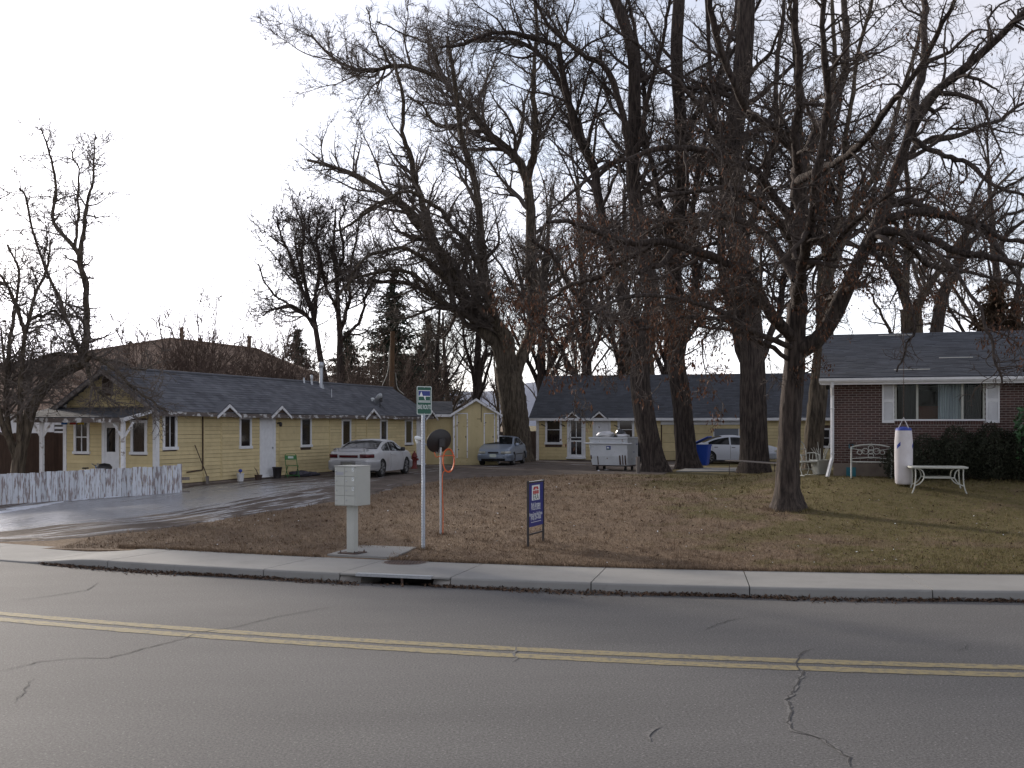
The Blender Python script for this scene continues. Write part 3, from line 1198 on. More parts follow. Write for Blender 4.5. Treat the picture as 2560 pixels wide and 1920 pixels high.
def shingle_roof(parent, x0, x1, ye, ze, yr, zr, expo, mt, M=None, tab=.30, seed=3, thick=.05, skew0=0, skew1=0, name='roof', lip=.012):
    """one slope of a roof: a deck and overlapping courses of tabs"""
    M = M or Matrix.Identity(4)
    e, r_ = Vector((0, ye, ze)), Vector((0, yr, zr))
    sl = r_ - e
    L = sl.length
    sl.normalize()
    nrm = Vector((0, -sl.z, sl.y))
    if nrm.z < 0:
        nrm = -nrm
    mb = MB(); mb.M = M
    def pt(x, l, h):
        q = e + sl * l + nrm * h
        return (x, q.y, q.z)
    mb.add([pt(x0, 0, -thick), pt(x1, 0, -thick), pt(x1 + skew1, L, -thick), pt(x0 + skew0, L, -thick),
            pt(x0, 0, -.004), pt(x1, 0, -.004), pt(x1 + skew1, L, -.004), pt(x0 + skew0, L, -.004)],
           [(0, 3, 2, 1), (4, 5, 6, 7), (0, 1, 5, 4), (1, 2, 6, 5), (2, 3, 7, 6), (3, 0, 4, 7)])
    deck = mb.build(name, mt, parent)
    rnd = random.Random(seed)
    mb = MB(); mb.M = M
    n = max(1, round(L / expo))
    for i in range(n):
        l0, l1 = L * i / n - .015, L * (i + 1) / n
        f = i / n
        a, b = x0 + skew0 * f, x1 + skew1 * f
        x = a - rnd.uniform(0, tab)
        while x < b:
            p, q = max(a, x + .004), min(b, x + tab)
            if q - p > .02:
                h = lip + rnd.uniform(-.004, .005)
                dl = rnd.uniform(-.012, .006)
                mb.add([pt(p, l0 + dl, 0), pt(q, l0 + dl, 0), pt(p, l0 + dl, h), pt(q, l0 + dl, h), pt(p, l1, .002), pt(q, l1, .002)],
                       [(0, 1, 3, 2), (2, 3, 5, 4)])
            x += tab
    o = mb.build('shingles', mt, deck)
    o['kind'] = 'stuff'
    return deck


def hood(parent, xc, y0, ze, w=.95, h=.36, back=.85, mt=None, M=None):
    """little gabled hood on the eave over a door"""
    M = M or Matrix.Identity(4)
    t = .04
    mb = MB(); mb.M = M
    for s in (-1, 1):
        p = [(xc, y0, ze + h), (xc + s * w / 2, y0, ze - .02), (xc + s * w / 2, y0 + back * .25, ze - .02), (xc, y0 + back, ze + h)]
        q = [(a, b, c + t) for a, b, c in p]
        mb.add(p + q, [(0, 1, 2, 3), (7, 6, 5, 4), (0, 4, 5, 1), (1, 5, 6, 2), (2, 6, 7, 3), (3, 7, 4, 0)])
    o = mb.build('gable_hood', mt, parent)
    mb = MB(); mb.M = M
    for s in (-1, 1):
        dx, dz = s * w / 2, -h - .02
        a, b = Vector((xc, 0, ze + h - .012)), Vector((xc + dx, 0, ze + h - .012 + dz))
        mb.add([(a.x, y0 - .02, a.z), (b.x, y0 - .02, b.z), (b.x, y0 - .02, b.z - .085), (a.x, y0 - .02, a.z - .10),
                (a.x, y0 + .01, a.z), (b.x, y0 + .01, b.z), (b.x, y0 + .01, b.z - .085), (a.x, y0 + .01, a.z - .10)],
               [(0, 1, 2, 3), (7, 6, 5, 4), (0, 4, 5, 1), (1, 5, 6, 2), (2, 6, 7, 3), (3, 7, 4, 0)])
    mb.build('rake_board', M_white_worn, o)
    mb = MB(); mb.M = M
    mb.add([(xc - w * .36, y0 + .05, ze + .01), (xc + w * .36, y0 + .05, ze + .01), (xc, y0 + .05, ze + h - .05)], [(0, 1, 2)])
    mb.build('gable_fill', M_wood_brown, o)
    return o


# ---- long yellow cabin row on the left
HA = Frame(-10.9, 33.7, .62, math.atan2(.941, .339))
hl = thing('cabin_row', 'long low yellow clapboard cabin row with grey roof and porch at its gable end', 'house', HA.o, HA.a)
LEN, WID, WH = 19.7, 3.5, 2.52
mb = MB(); mb.box(0.0, 0.0, -.5, LEN, WID, WH)
mb.prism([(0.0, WH), (WID, WH), (WID / 2, WH + 1.1)], 'x', 0.0, LEN)
mb.build('wall', M_wood_brown, hl)  # dark backing puts shadow into the gaps between boards by colour
mb = MB(); mb.box(.03, -.012, -.5, LEN - .02, .0, .0); mb.box(-.012, .02, -.5, 0, WID - .02, 0)
mb.build('foundation', M_found, hl)


def so(px0, px1, py0, py1, fr=HA):
    a, b = fr.s(px0), fr.s(px1)
    m = (px0 + px1) / 2
    return a, b, fr.z(m, py1), fr.z(m, py0)


W = [so(405, 441, 1033, 1125), so(597, 627, 1041, 1122), so(750, 777, 1042, 1118), so(853, 876, 1047, 1117), so(949, 967, 1048, 1113), so(1011, 1030, 1048, 1112)]
D1 = so(648, 687, 1037, 1189)
D2 = so(1040, 1059, 1040, 1160)
D1 = (D1[0], D1[1], .05, D1[3]); D2 = (D2[0], D2[1], .05, D2[3])
S1 = so(507, 553, 1040, 1200); S2 = so(888, 916, 1051, 1170)
S1 = (S1[0], S1[1], .03, S1[3]); S2 = (S2[0], S2[1], .03, S2[3])
seam = [HA.s(504), HA.s(555), HA.s(697), HA.s(823), HA.s(886), HA.s(918), HA.s(990)]
cb = .11
siding(hl, cb, LEN, .02, WH, .128, W + [D1, D2], M_yellow, breaks=seam, wide=[(HA.s(697), HA.s(750) + .02), (HA.s(777) - .02, HA.s(823))], seed=4)
for i, (a, b, c, d) in enumerate(W):
    window(hl, a, b, c, d, .085 if i else .10, M_brownpane, bars=() if i else (.5,), fwz=.10)
for (a, b, c, d) in (D1, D2):
    mb = MB()
    mb.cbox(a, -.045, c, a + .12, -.001, d, .006); mb.cbox(b - .12, -.045, c, b, -.001, d, .006); mb.cbox(a + .12, -.045, d - .12, b - .12, -.001, d, .006)
    mb.cbox(a - .02, -.12, c - .06, b + .02, -.001, c, .01)
    fr = mb.build('door', M_white, hl)
    mb = MB()
    mb.cbox(a + .12, -.022, c, b - .12, -.002, d - .12, .004)
    for k in range(1, 4):
        x = a + .12 + (b - a - .24) * k / 4
        mb.box(x - .004, -.026, c + .02, x + .004, -.022, d - .14)
    mb.build('door_leaf', M_white, fr)
    mb = MB(); mb.lathe([(.0001, 0), (.03, .0), (.034, .03), (.02, .05), (.0001, .055)], 10)
    k = mb.build('door_knob', M_steel, fr); k.rotation_euler = (math.pi / 2, 0, 0); k.location = (b - .20, -.022, c + 1.0)
for (a, b, c, d) in (S1, S2):
    mb = MB()
    mb.box(a, -.040, c, a + .05, -.001, d); mb.box(b - .05, -.040, c, b, -.001, d); mb.box(a, -.041, d - .03, b, -.0012, d + .02)
    mb.build('sealed_door_trim', M_yellow, hl)
for px in (697, 823, 1064):
    x = HA.s(px)
    mb = MB(); mb.box(x - .03, -.038, .02, x + .03, -.001, WH)
    mb.build('batten', M_yellow, hl)
# corner boards
mb = MB(); mb.box(-.035, -.038, -.02, .105, .0, WH); mb.box(-.036, .0, -.02, .0, .105, WH)
mb.build('corner_board', M_white, hl)
mb = MB(); mb.box(-.036, WID - .1, -.02, .0, WID + .03, WH)
mb.build('corner_board', M_white, hl)
# downpipe and hose on the wall, porch lamp
mb = MB()
x = HA.s(506)
mb.tube([(x - .05, -.05, WH - .15), (x - .05, -.05, .45), (x - .1, -.06, .40), (x - .9, -.06, .36)], .022, 6)
mb.build('pipe', M_wood_brown, hl)
mb = MB(); x = HA.s(692); mb.tube([(x, -.02, 1.93), (x, -.14, 1.95)], .03, 8); mb.lathe([(.0001, 1.80), (.05, 1.82), (.06, 1.92), (.03, 1.98)], 10, x, -.16)
mb.build('wall_lamp', M_black, hl)
# roof
RE, RZ = .40, WH - .24
shingle_roof(hl, -.35, LEN + .3, -RE, RZ, WID / 2, WH + 1.12, .16, M_shingle, seed=5)
shingle_roof(hl, -.35, LEN + .3, WID + RE, RZ, WID / 2, WH + 1.12, .16, M_shingle, seed=6)
mb = MB()
x = -.35
rnd = random.Random(8)
while x < LEN + .28:
    x2 = min(LEN + .3, x + rnd.uniform(1.6, 3.4))
    dz = rnd.uniform(-.02, .02)
    mb.box(x + .005, -RE - .03, RZ - .15 + dz, x2 - .005, -RE, RZ - .02 + dz)
    x = x2
mb.build('fascia', M_eave, hl)
mb = MB(); mb.box(-.33, -RE, RZ - .06, LEN + .28, -.03, RZ - .045); mb.build('soffit', M_wood_brown, hl)
mb = MB()
for s in (-1, 1):
    y0 = WID / 2 + s * (WID / 2 + RE)
    mb.add([(-.37, WID / 2, WH + 1.07), (-.37, y0, RZ - .05), (-.37, y0, RZ - .17), (-.37, WID / 2, WH + .93),
            (-.34, WID / 2, WH + 1.07), (-.34, y0, RZ - .05), (-.34, y0, RZ - .17), (-.34, WID / 2, WH + .93)],
           [(0, 1, 2, 3), (7, 6, 5, 4), (0, 4, 5, 1), (1, 5, 6, 2), (2, 6, 7, 3), (3, 7, 4, 0)])
mb.build('rake_board', M_greyrake, hl)
mb = MB(); mb.tube([(-.35, WID / 2, WH + 1.13), (LEN + .3, WID / 2, WH + 1.13)], .06, 6); mb.build('ridge_cap', M_shingle, hl)
for px in (571, 702, 932, 1078):
    hood(hl, HA.s(px, -RE), -RE - .05, RZ - .08, w=1.35, h=.37, back=1.0, mt=M_shingle)
# gable end facing the street
MF = Matrix(((0, 1, 0, 0), (-1, 0, 0, WID), (0, 0, 1, 0), (0, 0, 0, 1)))


def tf(px):
    k = (px - HX) / F
    return WID - (-10.9 - 33.7 * k) / (.941 + .339 * k)


FW = [(tf(186), tf(225), .95, 2.02), (tf(328), tf(369), .95, 2.02)]
FD = (tf(256), tf(300), .05, 2.0)
siding(hl, .1, WID - .1, .02, WH, .128, FW + [FD], M_yellow, M=MF, seed=9)
siding(hl, 0, WID, WH, WH + .95, .128, [(1.5, 1.9, WH + .35, WH + .80)], M_yellow, M=MF, seed=10,
       gable=lambda z: (0.06 + (z - WH) / 1.1 * WID / 2, WID - .06 - (z - WH) / 1.1 * WID / 2))
window(hl, *FW[0], .09, M_brownpane, M=MF, bars=(.5,), hbars=(.5,))
window(hl, *FW[1], .09, M_brownpane, M=MF)
mb = MB(); mb.M = MF
a, b, c, d = FD
mb.cbox(a, -.045, c, a + .12, -.001, d, .006); mb.cbox(b - .10, -.045, c, b, -.001, d, .006); mb.cbox(a + .12, -.045, d - .1, b - .1, -.001, d, .006)
fr = mb.build('door', M_white, hl)
mb = MB(); mb.M = MF
mb.cbox(a + .12, -.022, c, b - .10, -.002, c + .98, .004); mb.cbox(a + .12, -.022, d - .22, b - .10, -.002, d - .1, .004)
mb.box(a + .12, -.022, c + .98, a + .18, -.002, d - .22); mb.box(b - .16, -.022, c + .98, b - .10, -.002, d - .22)
mb.build('door_leaf', M_white, fr)
mb = MB(); mb.M = MF; mb.box(a + .18, -.014, c + .98, b - .16, -.002, d - .22); mb.build('pane', M_pane, fr)
mb = MB(); mb.M = MF
mb.cbox(1.49, -.05, WH + .34, 1.91, -.001, WH + .81, .005)
vt = mb.build('gable_vent', M_wood_grey, hl)
mb = MB(); mb.M = MF
for k in range(8):
    z = WH + .39 + k * .05
    mb.add([(1.53, -.065, z), (1.87, -.065, z), (1.87, -.051, z + .045), (1.53, -.051, z + .045)], [(0, 1, 2, 3)])
mb.build('louvre', M_wood_brown, vt)
# porch
PZ1, PZ0, PD = WH - .10, WH - .42, 1.45
mb = MB(); mb.M = MF
mb.box(-.25, -PD + .3, -.6, WID + .0, -.03, -.02)
mb.build('porch_floor', M_wood_grey, hl)
pr = shingle_roof(hl, -.45, WID + .12, -PD - .2, PZ0, -.03, PZ1, .16, M_shingle_d, M=MF, seed=12, name='porch_roof')
mb = MB(); mb.M = MF
mb.box(-.44, -PD - .22, PZ0 - .16, WID + .12, -PD - .18, PZ0 - .02)
mb.build('porch_fascia', M_eave, pr)
mb = MB(); mb.M = MF
for x in (WID + .10, -.44):
    mb.add([(x, -PD - .2, PZ0 - .02), (x, -.04, PZ1 - .02), (x, -.04, PZ1 - .13), (x, -PD - .2, PZ0 - .14),
            (x + .03, -PD - .2, PZ0 - .02), (x + .03, -.04, PZ1 - .02), (x + .03, -.04, PZ1 - .13), (x + .03, -PD - .2, PZ0 - .14)],
           [(0, 3, 2, 1), (4, 5, 6, 7), (0, 1, 5, 4), (1, 2, 6, 5), (2, 3, 7, 6), (3, 0, 4, 7)])
mb.build('porch_rake_board', M_white_worn, pr)
for x in (WID - .05, .45):
    mb = MB(); mb.M = MF
    mb.cbox(x - .055, -PD - .055, .02, x + .055, -PD + .055, PZ0 - .02, .008)
    post = mb.build('porch_post', M_white_worn, hl)
    mb = MB(); mb.M = MF
    for s in (-1, 1):
        mb.tube([(x + s * .02, -PD, PZ0 - .62), (x + s * .36, -PD, PZ0 - .16)], .042, 4, smooth=False)
    mb.build('brace', M_white_worn, post)
# flags drying on the porch
for i, (px, c) in enumerate(((171, (.02, .10, .30)), (192, (.30, .03, .02)), (212, (.42, .30, .02)))):
    mb = MB(); mb.M = MF
    x = tf(px)
    mb.grid([[(x - .12 + .04 * j, -.18 + .012 * math.sin(j * 1.9 + k), 2.18 - .075 * k) for j in range(7)] for k in range(5)])
    tag(mb.build('porch_flag', mat('flag_%d' % i, c, .9), None), None)
    f = bpy.context.scene.objects[-1] if False else bpy.data.objects[-1]
flag_cols = ['blue', 'red', 'yellow']
k = 0
for o in list(bpy.data.objects):
    if o.name.startswith('porch_flag'):
        o.matrix_world = Matrix.LocRotScale(HA.o, Euler((0, 0, HA.a)), None)
        tag(o, 'small %s cloth flag hanging under the porch roof by the left window' % flag_cols[k], 'flag', 'flags under the porch roof')
        k += 1

# vents and dish on that roof
def flue(px, y, h, r, label, cap=True):
    s = HA.s(px, y)
    w = HA.o + HA.u * s + HA.v * y
    zr = HA.o.z + RZ + (y + RE) / (WID / 2 + RE) * (WH + 1.12 - RZ)
    t = thing('roof_flue', label, 'vent pipe', (w.x, w.y, zr), 0, 'vent pipes on the cabin roof')
    mb = MB(); mb.lathe([(r * 1.9, -.12), (r * 1.3, .10), (r, .13), (r, h)], 12); mb.build('pipe', M_steel, t)
    if cap:
        mb = MB(); mb.lathe([(r * 1.25, h - .04), (r * 1.55, h + .02), (r * 1.55, h + .16), (r * 1.2, h + .19), (.0001, h + .20)], 12); mb.build('cap', M_steel, t)
    return t


flue(803, 1.45, .86, .075, 'tall galvanised flue with a capped top near the ridge of the cabin roof')
flue(779, 1.62, .20, .04, 'short capped vent pipe beside the tall flue on the cabin roof')
flue(760, 1.68, .22, .035, 'short bare pipe farthest from the tall flue on the cabin roof', False)
flue(829, .75, .35, .015, 'thin mast low on the cabin roof slope', False)

s = HA.s(950, .15)
w = HA.o + HA.u * s + HA.v * .15
dz = HA.o.z + RZ + (.15 + RE) / (WID / 2 + RE) * (WH + 1.12 - RZ)


def dish(name, label, loc, normal, rad, lnb, mast_h, face=None, tilt_up=None):
    t = thing(name, label, 'satellite dish', loc, 0)
    nrm = Vector(normal).normalized()
    q = nrm.to_track_quat('Z', 'Y').to_matrix().to_4x4()
    mb = MB(); mb.M = Matrix.Translation((0, 0, mast_h)) @ q
    rings = [[(rad * f * math.cos(a), rad * f * .92 * math.sin(a), .16 * rad * 2 * f * f) for a in [2 * math.pi * k / 32 for k in range(32)]] for f in (.001, .3, .6, .85, 1)]
    back = [[(x, y, z - .012) for x, y, z in r] for r in rings]
    mb.grid(rings, close=True)
    mb.grid(back, close=True, flip=True)
    mb.grid([rings[-1], back[-1]], close=True, flip=True)
    mb.build('reflector', face or M_steel, t)
    c = Vector((0, 0, mast_h))
    mb = MB()
    low = c + q.to_3x3() @ Vector((0, -rad * .9, .2 * rad))
    mb.tube([c - nrm * .04, low - nrm * .02, Vector(lnb)], .016, 6)
    mb.build('feed_arm', M_steel, t)
    l = Vector(lnb)
    d = (c - l).normalized()
    mb = MB(); mb.tube([l - d * .05, l + d * .0, l + d * .05, l + d * .11], [.03, .045, .045, .03], 10)
    mb.tube([l - d * .02 + Vector((.0, 0, -.03)), l - d * .02 + Vector((.03, 0, -.11))], .028, 8)
    mb.build('receiver', M_signwhite, t)
    mb = MB(); mb.cbox(-.06, -.05, -.08, .06, .05, .10, .015)
    b = mb.build('bracket', M_black, t)
    b.location = c - nrm * .06
    return t


t = dish('satellite_dish', 'grey satellite dish mounted on the cabin roof beside a gable hood', (w.x, w.y, dz), (-.86, .35, .38), .29, (-.36, .12, .40), .36)
mb = MB(); mb.tube([(0, 0, -.06), (0, 0, .33)], .022, 6); mb.tube([(.25, -.1, -.1), (.0, 0, .15)], .012, 5); mb.build('mast', M_black, t)

# ---- yellow storage shed with its low annex beyond the cabin row
FS = Frame(*P(1134, 1152, 53.0)[:2], .68, math.radians(4))
sh = thing('storage_shed', 'yellow plywood storage shed with tall narrow doors and a gabled roof', 'shed', FS.o, FS.a)
SW = FS.s(1246)
SHH, SRZ = 2.45, .62
mb = MB(); mb.box(0, 0, -.4, SW, 4.5, SHH); mb.prism([(0, SHH), (SW, SHH), (SW / 2, SHH + SRZ)], 'y', 0, 4.5)
mb.build('wall', M_yellow_ply, sh)
for k, (x0, x1, z0) in enumerate(((FS.s(1144), FS.s(1167), .22), (FS.s(1212), FS.s(1235), .22))):
    zt = 2.34
    mb = MB()
    mb.box(x0 - .05, -.03, z0, x0, -.001, zt + .05); mb.box(x1, -.03, z0, x1 + .05, -.001, zt + .05); mb.box(x0, -.031, zt, x1, -.001, zt + .05)
    f = mb.build('door', M_white_worn, sh)
    mb = MB(); mb.cbox(x0 + .008, -.024, z0 + .01, x1 - .008, -.004, zt - .008, .004); mb.build('door_leaf', M_yellow_ply, f)
    mb = MB(); mb.box(x0 + .0, -.034, 1.9, x0 + .07, -.025, 1.94); mb.box(x0, -.034, .6, x0 + .07, -.025, .64); mb.box(x1 - .07, -.05, 1.2, x1 - .03, -.025, 1.28); mb.build('hinge', M_black, f)
for px in (1190, 1202, 1140):
    x = FS.s(px); mb = MB(); mb.box(x - .02, -.016, .13, x + .02, -.001, SHH - .05); mb.build('batten', M_yellow_ply, sh)
mb = MB(); mb.box(0, -.03, -.05, SW, -.001, .12)
mb.build('skirt_board', M_yellow_ply, sh)
mb = MB(); mb.box(-.03, -.03, -.05, .07, .0, SHH - .05); mb.box(SW - .07, -.03, -.05, SW + .03, 0, SHH - .05); mb.build('corner_board', M_white_worn, sh)
shingle_roof(sh, -.2, 4.6, -.16, SHH - .12, SW / 2, SHH + SRZ + .03, .16, M_shingle_d, M=Matrix(((0, 1, 0, 0), (1, 0, 0, 0), (0, 0, 1, 0), (0, 0, 0, 1))), seed=31)
shingle_roof(sh, -.2, 4.6, SW + .16, SHH - .12, SW / 2, SHH + SRZ + .03, .16, M_shingle_d, M=Matrix(((0, 1, 0, 0), (1, 0, 0, 0), (0, 0, 1, 0), (0, 0, 0, 1))), seed=32)
mb = MB()
for s in (-1, 1):
    xe = SW / 2 + s * (SW / 2 + .18)
    mb.add([(SW / 2, -.22, SHH + SRZ + .02), (xe, -.22, SHH - .14), (xe, -.22, SHH - .25), (SW / 2, -.22, SHH + SRZ - .10),
            (SW / 2, -.19, SHH + SRZ + .02), (xe, -.19, SHH - .14), (xe, -.19, SHH - .25), (SW / 2, -.19, SHH + SRZ - .10)],
           [(0, 1, 2, 3), (7, 6, 5, 4), (0, 4, 5, 1), (1, 5, 6, 2), (2, 6, 7, 3), (3, 7, 4, 0)])
mb.build('rake_board', M_white_worn, sh)
mb = MB(); x = FS.s(1203); mb.tube([(x, -.03, 1.95), (x, -.04, 3.0), (x, -.2, 3.15)], .014, 5); mb.tube([(x, -.03, 2.1), (x - .2, -.03, 2.1)], .01, 4); mb.build('conduit', M_black, sh)
AW = FS.s(1064, .6)
mb = MB(); mb.box(AW, .6, -.4, -.002, 4.2, 2.36); mb.build('annex', M_yellow_ply, sh)
an = bpy.data.objects['annex']
mb = MB()
for px in (1066, 1086, 1100):
    x = FS.s(px, .6); mb.box(x - .012, .585, .0, x + .012, .6, 2.3)
mb.box(AW, .58, .1, -.01, .6, .2)
mb.build('annex_seam', M_yellow_ply, an)
shingle_roof(an, AW - .3, -.03, .35, 2.36, 2.6, 3.0, .16, M_shingle_d, seed=33)
shingle_roof(an, AW - .3, -.03, 4.6, 2.36, 2.6, 3.0, .16, M_shingle_d, seed=34)
mb = MB(); mb.box(AW - .3, .30, 2.20, -.04, .34, 2.33); mb.build('fascia', M_white_worn, an)

# ---- yellow garage cottage in the middle distance
HB = Frame(1.353, 60.0, .58, math.atan2(-.259, .966))
hm = thing('cottage', 'yellow cottage with dark roof, screen door and garage bays behind the dumpster', 'house', HB.o, HB.a)
L2, W2, H2 = 24.0, 6.6, 2.55
mb = MB(); mb.box(0, 0, -.5, L2, W2, H2); mb.prism([(0, H2), (W2, H2), (W2 / 2, H2 + 2.15)], 'x', 0.0, L2)
mb.build('wall', M_wood_brown, hm)  # dark wall colour stands in for shadow between the siding boards
mb = MB(); mb.box(-.01, -.014, -.5, L2, 0, .0); mb.build('foundation', M_conc_d, hm)
O = {}
def bo(k, p0, p1, y0, y1, zfix=None):
    a, b, c, d = so(p0, p1, y0, y1, HB)
    O[k] = (a, b, zfix if zfix is not None else c, d)
bo('w1', 1363, 1405, 1040, 1111); bo('d1', 1418, 1464, 1038, 1142, .18); bo('d2', 1482, 1527, 1038, 1142, .18); bo('w2', 1544, 1586, 1040, 1108)
G1 = (HB.s(1658), HB.s(1706), .05, 1.92); G2 = (HB.s(1712), HB.s(1776), .05, 1.92); G3 = (HB.s(1786), HB.s(1846), .05, 1.72)
siding(hm, .12, HB.s(1602), .02, H2 - .12, .17, list(O.values()), M_yellow, seed=14)
siding(hm, HB.s(1602), HB.s(1652), .02, H2 - .12, .17, [], M_yellow, seed=15)
siding(hm, HB.s(1778), HB.s(1856), .02, 1.92, .17, [G3], M_yellow, seed=16)
siding(hm, HB.s(1856), L2, .02, H2 - .12, .17, [(HB.s(2030), HB.s(2078), .75, 1.75)], M_yellow, seed=17)
window(hm, *O['w1'], .12, M_brownpane, hbars=(.52,)); window(hm, *O['w2'], .12, M_pane, hbars=(.5,))
window(hm, HB.s(2030), HB.s(2078), .75, 1.75, .10, M_pane, hbars=(.5,))
a, b, c, d = O['d1']
mb = MB()
mb.cbox(a, -.05, c, a + .13, -.001, d, .006); mb.cbox(b - .13, -.05, c, b, -.001, d, .006); mb.cbox(a + .13, -.05, d - .1, b - .13, -.001, d, .006)
mb.cbox(a - .03, -.2, c - .1, b + .03, -.001, c, .01)
fr = mb.build('door', M_white, hm)
mb = MB()
x0, x1 = a + .14, b - .14
for (p, q, r, s_) in ((x0, x0 + .08, c, d - .1), (x1 - .08, x1, c, d - .1), (x0 + .08, x1 - .08, c, c + .14), (x0 + .08, x1 - .08, d - .18, d - .1), (x0 + .08, x1 - .08, c + .82, c + .90), (x0 + .08, x1 - .08, c + 1.03, c + 1.08),
                      ((x0 + x1) / 2 - .02, (x0 + x1) / 2 + .02, c + .14, c + .82), ((x0 + x1) / 2 - .02, (x0 + x1) / 2 + .02, c + 1.08, d - .18)):
    mb.box(p, -.04, r, q, -.02, s_)
mb.build('screen_door', M_white, fr)
mb = MB(); mb.box(x0 + .05, -.018, c + .1, x1 - .05, -.002, d - .14); mb.build('pane', M_brownpane, fr)
a, b, c, d = O['d2']
mb = MB()
mb.cbox(a, -.05, c, a + .12, -.001, d, .006); mb.cbox(b - .12, -.05, c, b, -.001, d, .006); mb.cbox(a + .12, -.05, d - .1, b - .12, -.001, d, .006)
mb.cbox(a - .03, -.2, c - .1, b + .03, -.001, c, .01)
fr = mb.build('door', M_white, hm)
mb = MB(); mb.cbox(a + .13, -.03, c, b - .13, -.002, d - .1, .004)
mb.build('door_leaf', M_white, fr)
mb = MB()
for r0, r1 in ((.15, .85), (1.0, 1.35), (1.45, 1.9)):
    for q in (0, 1):
        xa = a + .2 + q * (b - a - .36) / 2
        mb.cbox(xa, -.04, c + r0, xa + (b - a - .44) / 2, -.031, c + r1, .004)
mb.build('door_panel', M_white, fr)
mb = MB(); mb.box(-.03, -.035, -.02, .12, 0, H2 - .1); mb.build('corner_board', M_white, hm)
mb = MB(); x = HB.s(1652); mb.box(x, -.06, 1.93, HB.s(1856), -.001, 2.12); mb.build('header_board', M_white, hm)
for i, (a, b, c, d) in enumerate((G1, G2, G3)):
    mb = MB()
    mb.box(a - .05, -.045, c, a, -.001, d); mb.box(b, -.045, c, b + .05, -.001, d)
    g = mb.build('garage_door', M_white_worn if i == 2 else M_yellow, hm)
    n = 4
    for k in range(n):
        mb = MB(); mb.cbox(a, -.03, c + (d - c) * k / n + .006, b, -.002, c + (d - c) * (k + 1) / n - .006, .006)
        mb.build('door_panel', M_yellow if i < 2 else mat('grey_garage_door', (.16, .18, .21), .6) if 'grey_garage_door' not in MATS else MATS['grey_garage_door'], g)
for x, s, z in ((HB.s(1361) - .05, 1, 1.9), (HB.s(1404) + .08, -1, 1.9), (HB.s(1541), 1, 1.85)):
    mb = MB(); mb.tube([(x - .12, -.06, z + .06), (x + .12, -.06, z - .06)], .025, 5); mb.build('hook_bracket', M_black, hm)
RE2 = .42
zE = H2 - .26
shingle_roof(hm, -.35, L2 + .3, -RE2, zE, W2 / 2, H2 + 2.18, .17, M_shingle_d, seed=41, tab=.34)
shingle_roof(hm, -.35, L2 + .3, W2 + RE2, zE, W2 / 2, H2 + 2.18, .17, M_shingle_d, seed=42, tab=.34)
mb = MB(); mb.box(-.36, -RE2 - .03, zE - .15, L2 + .3, -RE2, zE - .01); mb.build('fascia', M_white, hm)
mb = MB(); mb.box(-.33, -RE2, zE - .07, L2 + .28, -.03, zE - .055); mb.build('soffit', M_soffit, hm)
for px in (1431, 1498):
    hood(hm, HB.s(px, -RE2), -RE2 - .05, zE - .06, w=1.0, h=.42, mt=M_shingle_d)
# ---- brick ranch house on the right
HC = Frame(9.15, 31.25, 1.04, math.atan2(-.292, .956))
hb = thing('brick_house', 'red brick ranch house with grey roof, white shutters and wide picture window', 'house', HC.o, HC.a)
L3, W3, FB, H3 = 11.0, 8.4, .36, 2.72
wx0, wx1, wz0, wz1 = HC.s(2237), HC.s(2462), HC.z(2350, 1052), HC.z(2350, 950)
mb = MB()
mb.box(0, 0, FB, wx0, .2, H3); mb.box(wx1, 0, FB, L3, .2, H3)
mb.box(wx0, 0, FB, wx1, .2, wz0); mb.box(wx0, 0, wz1, wx1, .2, H3)
mb.box(0, .2, FB, .2, W3, H3); mb.box(L3 - .2, .2, FB, L3, W3, H3); mb.box(.2, W3 - .2, FB, L3 - .2, W3, H3)
mb.prism([(0, H3), (W3, H3), (W3 / 2, H3 + 1.5)], 'x', 0, L3)
mb.build('wall', M_mortar, hb)
mb = MB(); mb.box(-.02, -.03, -.5, L3, .2, FB); mb.box(-.02, .2, -.5, .2, W3, FB); mb.build('foundation', M_found, hb)
# bricks, running bond, raked joints
BL, BH, BJ = .194, .057, .0105
pieces = []
row = 0
z = FB + .006
while z + BH < H3 - .02:
    x = -.003 - (0 if row % 2 == 0 else (BL + BJ) / 2)
    while x < L3:
        p, q = max(x, 0.0), min(x + BL, L3)
        segs = [(p, q)]
        for (a, b, c, d) in ((wx0 - .0, wx1 + .0, wz0 - .115, wz1 + .0),):
            if z < d and z + BH > c:
                segs = [t for (u0, u1) in segs for t in ((u0, min(u1, a)), (max(u0, b), u1)) if t[1] - t[0] > .025]
        for u0, u1 in segs:
            if u1 - u0 > .025:
                pieces.append((u0, z, u1 - u0))
        x += BL + BJ
    z += BH + BJ
    row += 1
# soldier course under the window sill
sx_ = wx0 + .005
sold = []
while sx_ + BH < wx1:
    sold.append(sx_)
    sx_ += BH + BJ
def hedge_hides(x, z):
    return x > 1.9 and z < wz0 - .12
vis = [p for p in pieces if p[0] < 5.0 and not hedge_hides(p[0], p[1]) and p[2] > .09]
vis.sort(key=lambda p: (p[2] < BL - .01, p[0]))
single = set(vis[:300])
def brick_mb(w, h):
    mb = MB(); mb.cbox(0, -.011, 0, w, .0, h, .003); return mb
shared = {}
rnd = random.Random(3)
for p in single:
    k = round(p[2], 2)
    if k not in shared:
        shared[k] = brick_mb(p[2], BH).build('brick', M_brick, hb)
        o = shared[k]
    else:
        o = shared[k].copy(); COL.objects.link(o); o.parent = hb
    o.location = (p[0], rnd.uniform(-.0012, .0012), p[1])
mb = MB()
for p in pieces:
    if p not in single:
        mb.box(p[0], -.011 + rnd.uniform(-.0012, .0012), p[1], p[0] + p[2], 0, p[1] + BH)
zz = FB + .006
r_ = 0
